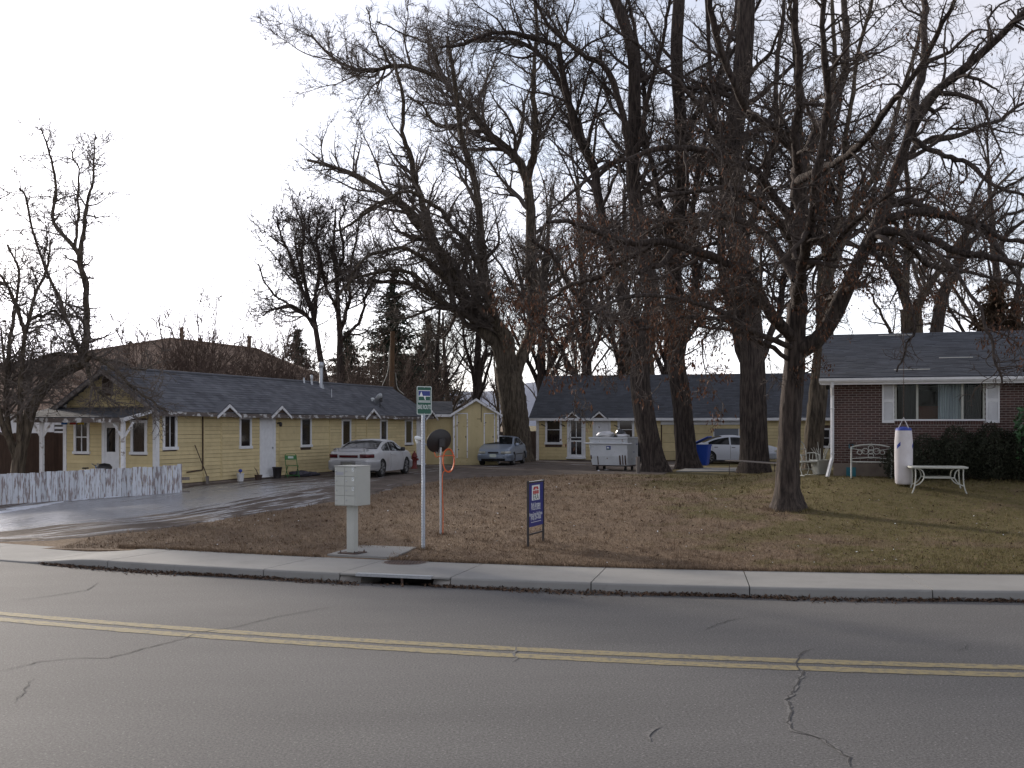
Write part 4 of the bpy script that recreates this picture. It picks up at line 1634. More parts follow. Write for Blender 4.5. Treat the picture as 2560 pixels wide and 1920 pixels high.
while zz + BH < H3 - .02:                                  # gable end wall, seen from the side only
    y = .02 if r_ % 2 else -.08
    while y < W3 - .1:
        mb.box(-.011, max(y, .0), zz, .0, y + BL, zz + BH)
        y += BL + BJ
    zz += BH + BJ
    r_ += 1
mb.build('bricks', M_brick, hb)['kind'] = 'stuff'
mb = MB()
for x in sold:
    mb.cbox(x, -.030, wz0 - .108, x + BH, .0, wz0 - .004, .003)
mb.build('soldier_course', M_brick, hb)['kind'] = 'stuff'
# picture window in three lights
mb = MB()
fw = .05
mb.cbox(wx0, -.02, wz0, wx0 + fw, .1, wz1, .006); mb.cbox(wx1 - fw, -.02, wz0, wx1, .1, wz1, .006)
mb.cbox(wx0 + fw, -.02, wz1 - fw, wx1 - fw, .1, wz1, .006)
win = mb.build('window', M_cream, hb)
mb = MB(); mb.cbox(wx0 - .01, -.05, wz0 - .003, wx1 + .01, .1, wz0 + .045, .006); mb.build('sill', M_white, win)
mx = [HC.s(2293), HC.s(2406)]
mb = MB()
for x in mx:
    mb.cbox(x - .03, -.012, wz0 + .045, x + .03, .09, wz1 - fw, .005)
mb.build('mullion', M_cream, win)
xs = [wx0 + fw, mx[0], mx[1], wx1 - fw]
for a, b in zip(xs[:-1], xs[1:]):
    mb = MB(); mb.box(a + .03, .05, wz0 + .045, b - .03, .056, wz1 - fw); mb.build('pane', M_glass, win)
def drape(x0, x1, y, mt, name='curtain', amp=.025, n=9):
    mb = MB()
    N = 6 * n
    mb.grid([[(x0 + (x1 - x0) * i / N, y + amp * math.sin(2 * math.pi * i / 6 + .3 * math.sin(i)), z) for i in range(N + 1)] for z in (wz0 + .02, wz1 - .02)])
    return mb.build(name, mt, win)
drape(HC.s(2346), HC.s(2404), .13, M_curtain)
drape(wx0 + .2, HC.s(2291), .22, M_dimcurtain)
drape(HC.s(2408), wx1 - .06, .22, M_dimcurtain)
mb = MB()
mb.box(wx0 - .6, 3.2, .3, wx1 + .6, 3.25, 2.5); mb.box(wx0 - .6, .25, .28, wx1 + .6, 3.2, .3); mb.box(wx0 - .6, .25, 2.5, wx1 + .6, 3.2, 2.52)
mb.box(wx0 - .62, .25, .3, wx0 - .6, 3.2, 2.5); mb.box(wx1 + .6, .25, .3, wx1 + .62, 3.2, 2.5)
mb.build('room_shell', M_room, hb)
mb = MB()
xa, xb = HC.s(2296), HC.s(2348)
mb.cbox(xa - .1, .5, .3, xb + .3, 1.2, wz0 + .38, .05); mb.cbox(xa - .1, .45, wz0 - .1, xb + .3, .62, wz0 + .42, .05)
mb.build('sofa', M_sofa, hb)
# shutters
for (p0, p1) in ((2204, 2237), (2463, 2500)):
    a, b = HC.s(p0) + .01, HC.s(p1) - .012
    z0, z1 = wz0 - .06, wz1 + .02
    mb = MB()
    mb.cbox(a, -.055, z0, a + .045, -.014, z1, .005); mb.cbox(b - .045, -.055, z0, b, -.014, z1, .005)
    for q0, q1 in ((z0, z0 + .07), (z1 - .06, z1), ((z0 + z1) / 2 - .03, (z0 + z1) / 2 + .03)):
        mb.cbox(a + .045, -.055, q0, b - .045, -.014, q1, .005)
    sh_ = mb.build('shutter', M_white, hb)
    mb = MB()
    n = 30
    for k in range(n):
        zk = z0 + .07 + (z1 - z0 - .13) * k / n
        if abs(zk - (z0 + z1) / 2) < .05:
            continue
        mb.add([(a + .045, -.05, zk), (b - .045, -.05, zk), (b - .045, -.022, zk + .034), (a + .045, -.022, zk + .034)], [(0, 1, 2, 3)])
    mb.build('louvres', M_white, sh_)['kind'] = 'stuff'
    mb = MB(); mb.box(a + .045, -.020, z0 + .07, b - .045, -.0145, z1 - .06); mb.build('backing', M_white, sh_)
# roof, gutter, downpipe
RE3, zE = .55, H3 + .06
zR = H3 + 1.62
shingle_roof(hb, -.38, L3 + .3, -RE3, zE, W3 / 2, zR, .14, M_shingle_d, seed=51, tab=.31)
shingle_roof(hb, -.38, L3 + .3, W3 + RE3, zE, W3 / 2, zR, .14, M_shingle_d, seed=52, tab=.31)
mb = MB(); mb.box(-.36, -RE3 + .02, zE - .20, L3 + .28, .0, zE - .19); mb.build('soffit', M_soffit, hb)
mb = MB(); mb.box(wx0 - .35, -.03, wz1 + .022, wx1 + .35, -.001, H3 - .14); mb.build('frieze_board', M_soffit, hb)
mb = MB()
mb.add([(-.38, -RE3 + .01, zE - .20), (-.38, -RE3 + .01, zE - .02), (-.38, W3 / 2, zR - .06), (-.38, W3 / 2, zR - .26),
        (-.35, -RE3 + .01, zE - .20), (-.35, -RE3 + .01, zE - .02), (-.35, W3 / 2, zR - .06), (-.35, W3 / 2, zR - .26)],
       [(0, 3, 2, 1), (4, 5, 6, 7), (0, 1, 5, 4), (1, 2, 6, 5), (2, 3, 7, 6), (3, 0, 4, 7)])
mb.build('rake_board', M_white, hb)
mb = MB(); mb.box(-.34, -RE3, zE - .21, L3 + .28, -RE3 + .02, zE - .045); mb.build('fascia', M_white, hb)
mb = MB()
pr = [(-RE3 - .002, zE - .16), (-RE3 - .07, zE - .155), (-RE3 - .115, zE - .10), (-RE3 - .115, zE - .035), (-RE3 - .10, zE - .035), (-RE3 - .002, zE - .05)]
mb.prism(pr, 'x', -.4, L3 + .3)
gut = mb.build('gutter', M_white, hb)
mb = MB()
x = -.05
mb.tube([(x, -RE3 - .06, zE - .15), (x, -RE3 - .03, zE - .26), (x, -.10, zE - .48), (x, -.075, zE - .60), (x, -.075, .52), (x - .02, -.10, .44), (x - .13, -.24, -.02)], .052, 4, smooth=False)
dp = mb.build('downpipe', M_white, hb)
mb = MB()
for zz in (.62, 1.9):
    mb.box(x - .06, -.135, zz, x + .06, -.02, zz + .03)
mb.build('strap', M_white, dp)
for (px, py, ln) in ((2238, 833, 1.0), (2390, 899, .9), (2280, 920, .95)):
    yy = {833: W3 / 2 - .35, 899: 1.15, 920: .0}[py]
    s0 = HC.s(px, yy)
    zz = zE + (yy + RE3) / (W3 / 2 + RE3) * (zR - zE) + .02
    mb = MB(); mb.add([(s0 - ln / 2, yy, zz), (s0 + ln / 2, yy, zz), (s0 + ln / 2, yy + .05, zz + .022), (s0 - ln / 2, yy + .05, zz + .022),
                       (s0 - ln / 2, yy, zz + .008), (s0 + ln / 2, yy, zz + .008), (s0 + ln / 2, yy + .05, zz + .03), (s0 - ln / 2, yy + .05, zz + .03)],
                      [(0, 3, 2, 1), (4, 5, 6, 7), (0, 1, 5, 4), (1, 2, 6, 5), (2, 3, 7, 6), (3, 0, 4, 7)])
    mb.build('lifted_shingle_edge', M_soffit, hb)

# ---- big brown hip roof behind the cabin row
bo_ = P(427, HY, 73)
bb = thing('apartment_building', 'large apartment block with brown hip roof rising behind the cabin row', 'building', (bo_.x, bo_.y, .5), 0)
def lo(p):
    return p - Vector((bo_.x, bo_.y, .5))
R1, R2 = lo(P(427, 847, 73)), lo(P(640, 873, 72))
ze = 3.95
EL, ER = Vector((-15.5, -10.5, ze)), Vector((13.2, -9.0, ze))
BL_, BR_ = Vector((-15.5, 10.5, ze)), Vector((13.2, 10.0, ze))
mb = MB()
mb.add([R1, R2, EL, ER, BL_, BR_], [(0, 2, 3, 1), (1, 3, 5), (1, 5, 4, 0), (0, 4, 2)])
rf = mb.build('roof', M_shingle_b, bb)
mb = MB()
n = 46
up = Vector((0, 0, .035))
for k in range(n):
    a0, a1 = EL.lerp(R1, k / n) + up, EL.lerp(R1, (k + 1) / n) + up * .2
    b0, b1 = ER.lerp(R2, k / n) + up, ER.lerp(R2, (k + 1) / n) + up * .2
    m = 20
    for j in range(m):
        mb.add([a0.lerp(b0, j / m), a0.lerp(b0, (j + 1) / m), a1.lerp(b1, (j + 1) / m), a1.lerp(b1, j / m)], [(0, 1, 2, 3)])
mb.build('shingles', M_shingle_b, rf)['kind'] = 'stuff'
mb = MB(); mb.tube([EL, R1, R2, ER], .10, 6); mb.build('ridge_cap', M_shingle_b, rf)
mb = MB(); mb.box(-14.9, -9.0, -.6, 12.6, 9.5, ze - .1); mb.build('wall', M_found, bb)
mb = MB(); mb.add([EL, ER, ER - Vector((0, 0, .22)), EL - Vector((0, 0, .22))], [(0, 3, 2, 1)]); mb.build('fascia', M_wood_brown, bb)
for px, h, t in ((457, .75, .14), (625, .7, .93), (503, .18, .36)):
    q = R1.lerp(R2, t)
    mb = MB(); mb.lathe([(.14, q.z - .4), (.13, q.z + h), (.19, q.z + h + .02), (.19, q.z + h + .09), (.0001, q.z + h + .11)], 10, q.x, q.y - .2); mb.build('flue', M_shingle_b, rf)
for i in range(7):
    x = -13 + i * 3.6
    mb = MB(); mb.box(x, -9.06, 1.4, x + 1.5, -9.001, 2.9)
    w_ = mb.build('window', M_white, bb)
    mb = MB(); mb.box(x + .1, -9.08, 1.5, x + 1.4, -9.061, 2.8); mb.build('pane', M_pane, w_)

# ---- neighbour on the far left: white house wall and brown plank fence behind the porch
nb = P(60, 1100, 46)
t = thing('white_house', 'white sided house showing above the brown fence behind the porch', 'house', (nb.x - 3, nb.y, .6), math.radians(8))
mb = MB(); mb.box(0, 0, -.3, 6.6, 5, 2.5); mb.prism([(0, 2.5), (5, 2.5), (2.5, 3.6)], 'x', 0, 6.6); mb.build('wall', M_white, t)
for k in range(13):
    mb = MB(); board(mb, 0.02, 6.58, .1 + k * .18, .1 + (k + 1) * .18); mb.build('siding_board', M_white, t)
window(t, 4.0, 4.9, 1.1, 2.2, .08, M_pane)
shingle_roof(t, -.3, 6.9, -.35, 2.42, 2.5, 3.65, .3, M_shingle_b, seed=77, tab=.5)
shingle_roof(t, -.3, 6.9, 5.35, 2.42, 2.5, 3.65, .3, M_shingle_b, seed=78, tab=.5)
fa, fb = P(-60, 1100, 35.5), P(175, 1100, 37.5)
d = fb - fa; d.z = 0
t = thing('plank_fence', 'dark brown vertical plank fence behind the cabin porch', 'fence', (fa.x, fa.y, .5), math.atan2(d.y, d.x))
n = int(d.length / .145)
rnd = random.Random(2)
for i in range(n):
    mb = MB(); h = 1.72 + rnd.uniform(-.03, .03); mb.cbox(i * .145 + .001, 0, 0, i * .145 + .144, .02, h, .003); mb.build('plank', M_wood_brown, t)
mb = MB()
for zz in (.3, 1.35):
    mb.box(0, .021, zz, n * .145, .06, zz + .09)
mb.build('rail', M_wood_brown, t)
# grey board fence glimpsed between shed and cottage
fa, fb = P(1240, 1100, 64), P(1345, 1100, 66)
d = fb - fa; d.z = 0
t = thing('board_fence', 'weathered grey board fence behind the cottonwood between shed and cottage', 'fence', (fa.x, fa.y, .5), math.atan2(d.y, d.x))
for i in range(int(d.length / .15)):
    mb = MB(); mb.box(i * .15 + .004, 0, 0, i * .15 + .146, .02, 1.6 + rnd.uniform(-.04, .04)); mb.build('board', M_wood_grey, t)

# ---- peeling white picket fence
rnd = random.Random(12)
fa, fb = hit(-70, 1268), hit(456, 1233)
d = fb - fa; d.z = 0
t = thing('picket_fence', 'low white picket fence with badly peeling paint along the driveway', 'fence', (fa.x, fa.y, fa.z), math.atan2(d.y, d.x))
n = int(d.length / .142)
st = d.length / n
dzg = fb.z - fa.z
rail = MB()
for i in range(n):
    w = st - rnd.uniform(.004, .012)
    mb = MB()
    h = .85 + rnd.uniform(-.012, .012)
    mb.cbox(i * st, 0, -.05 + dzg * i / n, i * st + w, .02, h + dzg * i / n, .004)
    o = mb.build('picket', M_picket, t)
    o.rotation_euler = (rnd.uniform(-.008, .008), rnd.uniform(-.004, .004), 0)
mb = MB()
for zz in (.16, .58):
    mb.box(-.05, .026, zz, d.length + .22, .065, zz + .09)
for x in (0.1, d.length * .5, d.length - .15):
    mb.box(x, .067, -.3, x + .09, .155, .78)
mb.build('rail', M_wood_grey, t)
# ------------------------------------------------------------------ trees
def bark(name, a, b, sc=9.0, bump=.05):
    m = mat(name, a, .95, b, sc, stretch=(1.6, 1.6, .22), lo=.38, hi=.62, bump=bump, bscale=sc * 1.1, coord='World', detail=6, spec=.2)
    return m


M_bark = bark('dark_furrowed_bark', (.080, .064, .056), (.026, .021, .019))
M_bark2 = bark('brown_grey_bark', (.135, .110, .083), (.044, .036, .028), 7.0, .07)
M_twig = mat('twig_bark', (.070, .057, .051), .9, spec=.2)
M_twig_g = mat('grey_twig_bark', (.125, .106, .094), .9, spec=.2)
M_twig_r = mat('reddish_twig_bark', (.095, .068, .056), .9, spec=.2)
M_pod = mat('rusty_hanging_seeds', (.115, .058, .036), .9, island=.5, spec=.2)
M_needle = mat('spruce_needles', (.040, .052, .036), .9, island=.35, spec=.2)
M_needle_b = mat('brownish_juniper', (.060, .040, .026), .9, island=.4, spec=.2)
M_hedge = mat('dark_hedge_leaves', (.026, .030, .018), .85, island=.4, spec=.3)
M_leaf = mat('broad_green_leaves', (.030, .085, .028), .5, island=.35)


def unit(v):
    return v / np.maximum(np.linalg.norm(v, axis=-1, keepdims=True), 1e-9)


def tubes(P_, R_, sides, tip=True):
    """P_ (N,K,3), R_ (N,K) -> vertices, quads, tris"""
    N, K, _ = P_.shape
    T = np.empty_like(P_)
    T[:, 1:-1] = P_[:, 2:] - P_[:, :-2]
    T[:, 0] = P_[:, 1] - P_[:, 0]
    T[:, -1] = P_[:, -1] - P_[:, -2]
    T = unit(T)
    mean = unit(P_[:, -1] - P_[:, 0])
    ref = np.where(np.abs(mean[:, 2:3]) < .8, np.array([[0, 0, 1.]]), np.array([[1., 0, 0]]))[:, None, :]
    U = unit(ref - T * (ref * T).sum(-1, keepdims=True))
    W_ = np.cross(T, U)
    a = np.arange(sides) * 2 * np.pi / sides
    V = P_[:, :, None, :] + R_[:, :, None, None] * (U[:, :, None, :] * np.cos(a)[None, None, :, None] + W_[:, :, None, :] * np.sin(a)[None, None, :, None])
    if tip:
        body = V[:, :-1].reshape(N, -1, 3)
        Vall = np.concatenate([body, P_[:, -1:, :]], 1)
        m = (K - 1) * sides + 1
        kq = K - 2
    else:
        Vall = V.reshape(N, -1, 3)
        m = K * sides
        kq = K - 1
    base = (np.arange(N) * m)[:, None]
    q = []
    for i in range(kq):
        for s in range(sides):
            q.append([i * sides + s, i * sides + (s + 1) % sides, (i + 1) * sides + (s + 1) % sides, (i + 1) * sides + s])
    Q = (np.array(q, dtype=np.int64).reshape(1, -1, 4) + base[:, :, None]).reshape(-1, 4) if q else np.zeros((0, 4), int)
    if tip:
        t = [[(K - 2) * sides + s, (K - 2) * sides + (s + 1) % sides, (K - 1) * sides] for s in range(sides)]
        T3 = (np.array(t).reshape(1, -1, 3) + base[:, :, None]).reshape(-1, 3)
    else:
        T3 = np.zeros((0, 3), int)
    return Vall.reshape(-1, 3), Q, T3


def join(parts):
    Vs, Qs, Ts, b = [], [], [], 0
    for V, Q, T in parts:
        Vs.append(V); Qs.append(Q + b); Ts.append(T + b); b += len(V)
    return np.concatenate(Vs), np.concatenate(Qs), np.concatenate(Ts)


def shoots(Pp, Rp, rng, spacing, t0, lenf, ang, K, wig, trop, rf, lmin, lmax, rmin=.003, keep=1.0, t1=.98, cull=False):
    """child branches of a set of parent branches; trop is a pull per metre (x, y, z)"""
    N, Kp, _ = Pp.shape
    seg = np.linalg.norm(np.diff(Pp, axis=1), axis=2)
    L = seg.sum(1)
    cnt = np.floor(L * (t1 - t0) / spacing * keep + rng.random(N)).astype(int)
    idx = np.repeat(np.arange(N), cnt)
    n = len(idx)
    t = t0 + (t1 - t0) * rng.random(n)
    f = t * (Kp - 1)
    i = np.minimum(f.astype(int), Kp - 2)
    w = (f - i)[:, None]
    pos = Pp[idx, i] * (1 - w) + Pp[idx, i + 1] * w
    tan = unit(Pp[idx, i + 1] - Pp[idx, i])
    rp = Rp[idx, i] * (1 - w[:, 0]) + Rp[idx, i + 1] * w[:, 0]
    rnd = rng.normal(size=(n, 3))
    per = unit(rnd - tan * (rnd * tan).sum(1, keepdims=True))
    a = np.radians(ang[0] + (ang[1] - ang[0]) * rng.random(n))[:, None]
    d = tan * np.cos(a) + per * np.sin(a)
    ln = np.clip(L[idx] * lenf * (1.15 - .75 * t) * rng.uniform(.55, 1.3, n), lmin * rng.uniform(.7, 1.2, n), lmax)
    st = ln / (K - 1)
    C = np.empty((n, K, 3))
    C[:, 0] = pos
    tr = np.array(trop)[None, :]
    for k in range(1, K):
        d = unit(d + wig * rng.normal(size=(n, 3)) + tr * st[:, None])
        C[:, k] = C[:, k - 1] + d * st[:, None]
    if cull:
        pc_ = C[:, 0]
        ok = ((HY - (pc_[:, 2] - CAMZ) / pc_[:, 1] * F) > -160) & (np.abs((pc_[:, 0] / pc_[:, 1])) < .53)
        C, rp, ln, n = C[ok], rp[ok], ln[ok], int(ok.sum())
    r0 = np.maximum(np.minimum(rp * rf * rng.uniform(.7, 1.1, n), ln * .028 + rmin), rmin)
    u = np.linspace(0, 1, K)[None, :]
    R = np.maximum(r0[:, None] * (1 - u) ** .85, rmin * .6)
    return C, R


def traced(pts, d0, r0, r1, K, rng, wob=.0):
    """limb through photo points (px, py[, dd]); dd is metres nearer (-) or farther (+) than d0"""
    w = [P(p[0], p[1], d0 + (p[2] if len(p) > 2 else 0)) for p in pts]
    c = cr(w, K)
    seg = np.linalg.norm(np.diff(c, axis=0), axis=1).sum()
    if wob:
        nz = rng.normal(size=(K, 3)) * wob
        nz[0] = nz[-1] = 0
        nz = (nz + np.roll(nz, 1, 0) + np.roll(nz, -1, 0)) / 3
        c = c + nz
    u = np.linspace(0, 1, K)
    return c, r0 + (r1 - r0) * u ** .8


def make_tree(name, label, base_px, d0, trunk, limbs, spec, mb_, mt_, pods=None, group=None, seed=1, cat='tree', flare=1.55, zbase=None):
    rng = np.random.default_rng(seed)
    ppm = F / d0
    KT = 40
    tp = [(*p, 0) if len(p) == 2 else p for p in trunk['pts']]
    c, r = traced(tp, d0, trunk['r'][0] / ppm, trunk['r'][1] / ppm, KT, rng)
    zg = ground_z(c[0, 0], c[0, 1]) if zbase is None else zbase
    c[0, 2] = zg - .15
    hgt = c[:, 2] - zg
    r = r * (1 + (flare - 1) * np.exp(-np.maximum(hgt, 0) / .26))
    root = thing(name, label, cat, (c[0, 0], c[0, 1], zg), 0, group)
    org = np.array(root.location)
    # trunk with a fluted, irregular section
    sides = 22
    Vt, Qt, Tt = tubes(c[None], r[None], sides, tip=False)
    Vt = Vt.reshape(KT, sides, 3)
    ph = rng.uniform(0, 6.28, 6)
    an = np.arange(sides) * 2 * np.pi / sides
    for k in range(KT):
        h = max(hgt[k], 0)
        fl = .05 * np.sin(3 * an + ph[0] + h * .3) + .04 * np.sin(5 * an + ph[1]) * (1 + 1.8 * math.exp(-h / .35)) + .025 * rng.normal(size=sides)
        Vt[k] = c[k] + (Vt[k] - c[k]) * (1 + fl)[:, None]
    tparts = [(Vt.reshape(-1, 3), Qt, Tt)]
    lp, lr = [], []
    KL = 26
    cl, rl = [c], [r]
    for lb in limbs:
        lk = spec.get('lk', 1.0)
        lc, lrr = traced(lb[0], d0, lb[1] * lk / ppm, lb[2] * lk / ppm, KL, rng, wob=spec.get('wob', .02))
        lp.append(lc); lr.append(lrr)
    LP, LR = np.array(lp), np.array(lr)
    LR = LR * (1 + .07 * rng.normal(size=LR.shape))
    tparts.append(tubes(LP, LR, 10, tip=False))
    V, Q, T = join(tparts)
    mesh_np('trunk', V - org, [Q, T], mb_, root, smooth=True)
    # the crown
    rm = spec.get('rmin', .005)
    ups = spec.get('up', .12)
    s = spec
    thick = LR[:, 0]
    A, RA = shoots(LP, LR, rng, s['s1'], .12, s.get('l1', .42), s.get('a1', (35, 65)), 12, s.get('w1', .16), (0, 0, ups), .55, .8, s.get('m1', 6.0), rm * 1.6)
    lp2, lr2 = c[None, int(KT * s.get('tfrom', .45)):], r[None, int(KT * s.get('tfrom', .45)):]
    A2, RA2 = shoots(lp2, lr2, rng, s['s1'] * 1.0, .0, .40, (45, 75), 12, .14, (0, 0, ups), .35, .8, s.get('m1', 6.0) * .9, rm * 1.6)
    A, RA = np.concatenate([A, A2]), np.concatenate([RA, RA2])
    B, RB = shoots(A, RA, rng, s['s2'], .12, s.get('l2', .42), s.get('a2', (30, 65)), 8, s.get('w2', .2), (0, 0, s.get('up2', ups)), .6, .45, s.get('m2', 2.4), rm * 1.25)
    B0, RB0 = shoots(LP, LR, rng, s['s2'] * 1.1, .2, .12, (40, 80), 8, .2, (0, 0, s.get('up2', ups)), .4, .5, 1.8, rm * 1.25)
    B, RB = np.concatenate([B, B0]), np.concatenate([RB, RB0])
    Cc, RC = shoots(B, RB, rng, s['s3'], .12, .5, s.get('a3', (30, 65)), 4, s.get('w3', .24), (0, 0, s.get('up3', ups)), .65, .25, s.get('m3', 1.1), rm, cull=True)
    D_, RD = shoots(Cc, RC, rng, s['s4'], .10, .55, (25, 60), 2, .2, (0, 0, s.get('up3', ups)), .7, .14, s.get('m4', .5), rm * .75, cull=True)
    parts = [tubes(A, RA, 6), tubes(B, RB, 4), tubes(Cc, RC, 3), tubes(D_, RD, 3)]
    V, Q, T = join(parts)
    mesh_np('crown', V - org, [Q, T], mt_, root, smooth=False)
    if pods:
        src = np.concatenate([Cc[:, -1], Cc[:, 2], D_[:, -1]])
        z0, z1 = pods['z']
        zr = src[:, 2]
        pr = pods['p'] * np.clip((z1 - zr) / (z1 - z0), .05, 1) * (zr > z0 - 3)
        # they hang in clumps: whole branches carry them, others are bare
        cell = np.sin(src[:, 0] * 1.9 + 1.3 * np.sin(src[:, 2] * 1.7)) + np.sin(src[:, 1] * 2.3 + src[:, 2] * 1.4)
        pr = pr * np.clip(.55 + .55 * cell, 0, 1.6)
        src = src[rng.random(len(src)) < pr]
        n = len(src)
        k = pods.get('n', 3)
        src = np.repeat(src, k, 0) + rng.normal(size=(n * k, 3)) * np.array([.05, .05, .04])
        n = len(src)
        a = rng.uniform(0, 6.283, n)
        w = pods.get('w', .022) * rng.uniform(.6, 1.3, n)
        h = pods.get('h', .10) * rng.uniform(.5, 1.4, n)
        s_ = np.stack([np.cos(a), np.sin(a), .2 * rng.normal(size=n)], 1) * w[:, None]
        dn = np.stack([rng.normal(size=n) * .3, rng.normal(size=n) * .3, -np.ones(n)], 1) * h[:, None]
        V = np.stack([src - s_ * .3, src + dn * .5 - s_, src + dn, src + dn * .5 + s_], 1).reshape(-1, 3)
        o = mesh_np('hanging_seeds', V - org, [np.arange(4 * n).reshape(-1, 4)], M_pod, root)
        o['kind'] = 'stuff'
    return root


# -- the dark tree on the lawn, nearest the street
MT = 26.6
make_tree('ash_tree', 'dark spreading tree on the lawn nearest the street hung with rusty seeds', None, MT,
          dict(pts=[(1971, 1275), (1969, 1200), (1972, 1100), (1978, 1000), (1985, 920), (1987, 850), (1992, 760)], r=(29, 24)),
          [([(1991, 775), (1997, 650, .2), (2000, 540, .3), (1993, 420, .3)], 24, 19),
           ([(1993, 450, .3), (1985, 390, .2), (1955, 344, .2), (1886, 290, -.3), (1835, 215, -1), (1800, 120, -1.5), (1780, 0, -2), (1765, -120, -2.5)], 15, 5),
           ([(1993, 440, .3), (2023, 361, .5), (2058, 309, .6), (2102, 206, 1), (2116, 155, 1), (2109, 0, 1.5), (2115, -160, 2)], 17, 7),
           ([(1994, 450, .3), (1992, 330, -.6), (2000, 190, -1.2), (1990, 40, -1.8), (1995, -120, -2.2)], 13, 6),
           ([(1988, 880), (2050, 850, -.2), (2100, 752, -.3), (2166, 615, -.5), (2205, 544, -.5), (2228, 452, -.6), (2281, 326, -.8), (2335, 240, -1), (2384, 189, -1.2), (2470, 110, -1.5), (2560, 38, -2), (2660, -50, -2.4)], 25, 6),
           ([(2275, 340, -.8), (2310, 150, .2), (2305, 0, 1), (2320, -140, 1.6)], 14, 5),
           ([(2200, 550, -.5), (2287, 527, -1), (2400, 548, -1.6), (2470, 580, -2), (2570, 610, -2.6), (2700, 640, -3)], 12, 4),
           ([(2165, 615, -.5), (2195, 585, -.8), (2250, 577, -1.2), (2330, 598, -2), (2400, 622, -2.6), (2490, 650, -3.2), (2590, 672, -4), (2700, 720, -4.6)], 15, 4),
           ([(2160, 630, -.5), (2205, 615, 0), (2248, 606, .8), (2300, 645, 1.4), (2345, 672, 1.9), (2420, 685, 2.4), (2520, 702, 3), (2640, 730, 3.6)], 13, 3),
           ([(2257, 400, -.6), (2315, 357, 0), (2418, 333, .8), (2487, 302, 1.3), (2560, 261, 1.8), (2680, 220, 2.4)], 9, 3),
           ([(2274, 345, -.6), (2350, 383, -1.4), (2418, 412, -2), (2487, 457, -2.5), (2560, 491, -3), (2640, 540, -3.4)], 8, 2.5),
           ([(1985, 850), (1935, 790, -.6), (1905, 735, -1.0), (1864, 686, -1.3), (1801, 647, -1.7), (1723, 619, -2.2), (1645, 603, -2.8), (1566, 598, -3.4), (1504, 578, -4), (1441, 559, -4.6), (1370, 560, -5.2)], 16, 3.5),
           ([(1640, 605, -2.8), (1585, 640, -2.6), (1500, 688, -2.4), (1440, 706, -2.2), (1385, 740, -2), (1340, 800, -1.8), (1310, 860, -1.8)], 8, 2.5),
           ([(1700, 622, -2.2), (1650, 660, -3), (1600, 672, -3.6), (1530, 740, -4.2), (1470, 800, -4.6), (1430, 880, -4.8)], 8, 2),
           ([(1990, 700), (1920, 600, .6), (1817, 540, 1.2), (1754, 537, 1.5), (1676, 553, 1.9), (1600, 590, 2.3), (1520, 640, 2.6), (1440, 720, 2.8)], 12, 2.5),
           ([(1995, 560, .3), (1900, 440, -.8), (1843, 407, -1.2), (1733, 375, -1.8), (1639, 372, -2.4), (1545, 400, -3), (1470, 450, -3.5), (1380, 520, -4)], 12, 2.5),
           ([(1990, 460, .3), (2070, 420, -1.5), (2150, 360, -3), (2240, 250, -4.2), (2330, 120, -5), (2400, -40, -6)], 11, 4),
           ([(1990, 905), (1900, 850, -1), (1790, 800, -2.5), (1680, 800, -3.5), (1560, 850, -4), (1480, 930, -4.3)], 7, 2),
           ([(1987, 870), (1880, 820, -2), (1760, 760, -4), (1600, 745, -5.5), (1450, 790, -6.5), (1345, 870, -7)], 8, 2),
           ([(2250, 577, -1.2), (2350, 640, -3), (2430, 740, -4), (2480, 850, -4.6), (2500, 960, -4.8)], 7, 2),
           ([(2470, 580, -2), (2540, 680, -3.4), (2580, 800, -4), (2560, 930, -4.3)], 6, 2),
           ([(2180, 620, -.5), (2250, 720, -1.5), (2290, 820, -2.2), (2245, 930, -2.5)], 6, 2),
           ([(1995, 620, .2), (1930, 530, -1.6), (1840, 480, -2.6), (1720, 480, -3.4), (1600, 520, -4.2), (1480, 620, -4.8)], 11, 2),
           ([(1998, 700), (2060, 640, -1.8), (2130, 560, -3), (2200, 500, -4), (2290, 470, -5), (2380, 520, -5.6)], 9, 2),
           ([(1988, 780), (2010, 640, -1.8), (2040, 460, -3.2), (2070, 260, -4.2), (2060, 60, -5), (2080, -120, -5.5)], 15, 4)],
          dict(s1=.50, s2=.25, s3=.155, s4=.085, up=-.05, up2=-.25, up3=-.5, w1=.26, w2=.36, w3=.42, l1=.34, m1=3.2, m2=1.5, m3=.7, m4=.30, rmin=.0075, wob=.06, lk=1.0),
          M_bark, M_twig, pods=dict(z=(2.2, 9.5), p=.48, n=3, w=.019, h=.08), seed=3, flare=1.75)

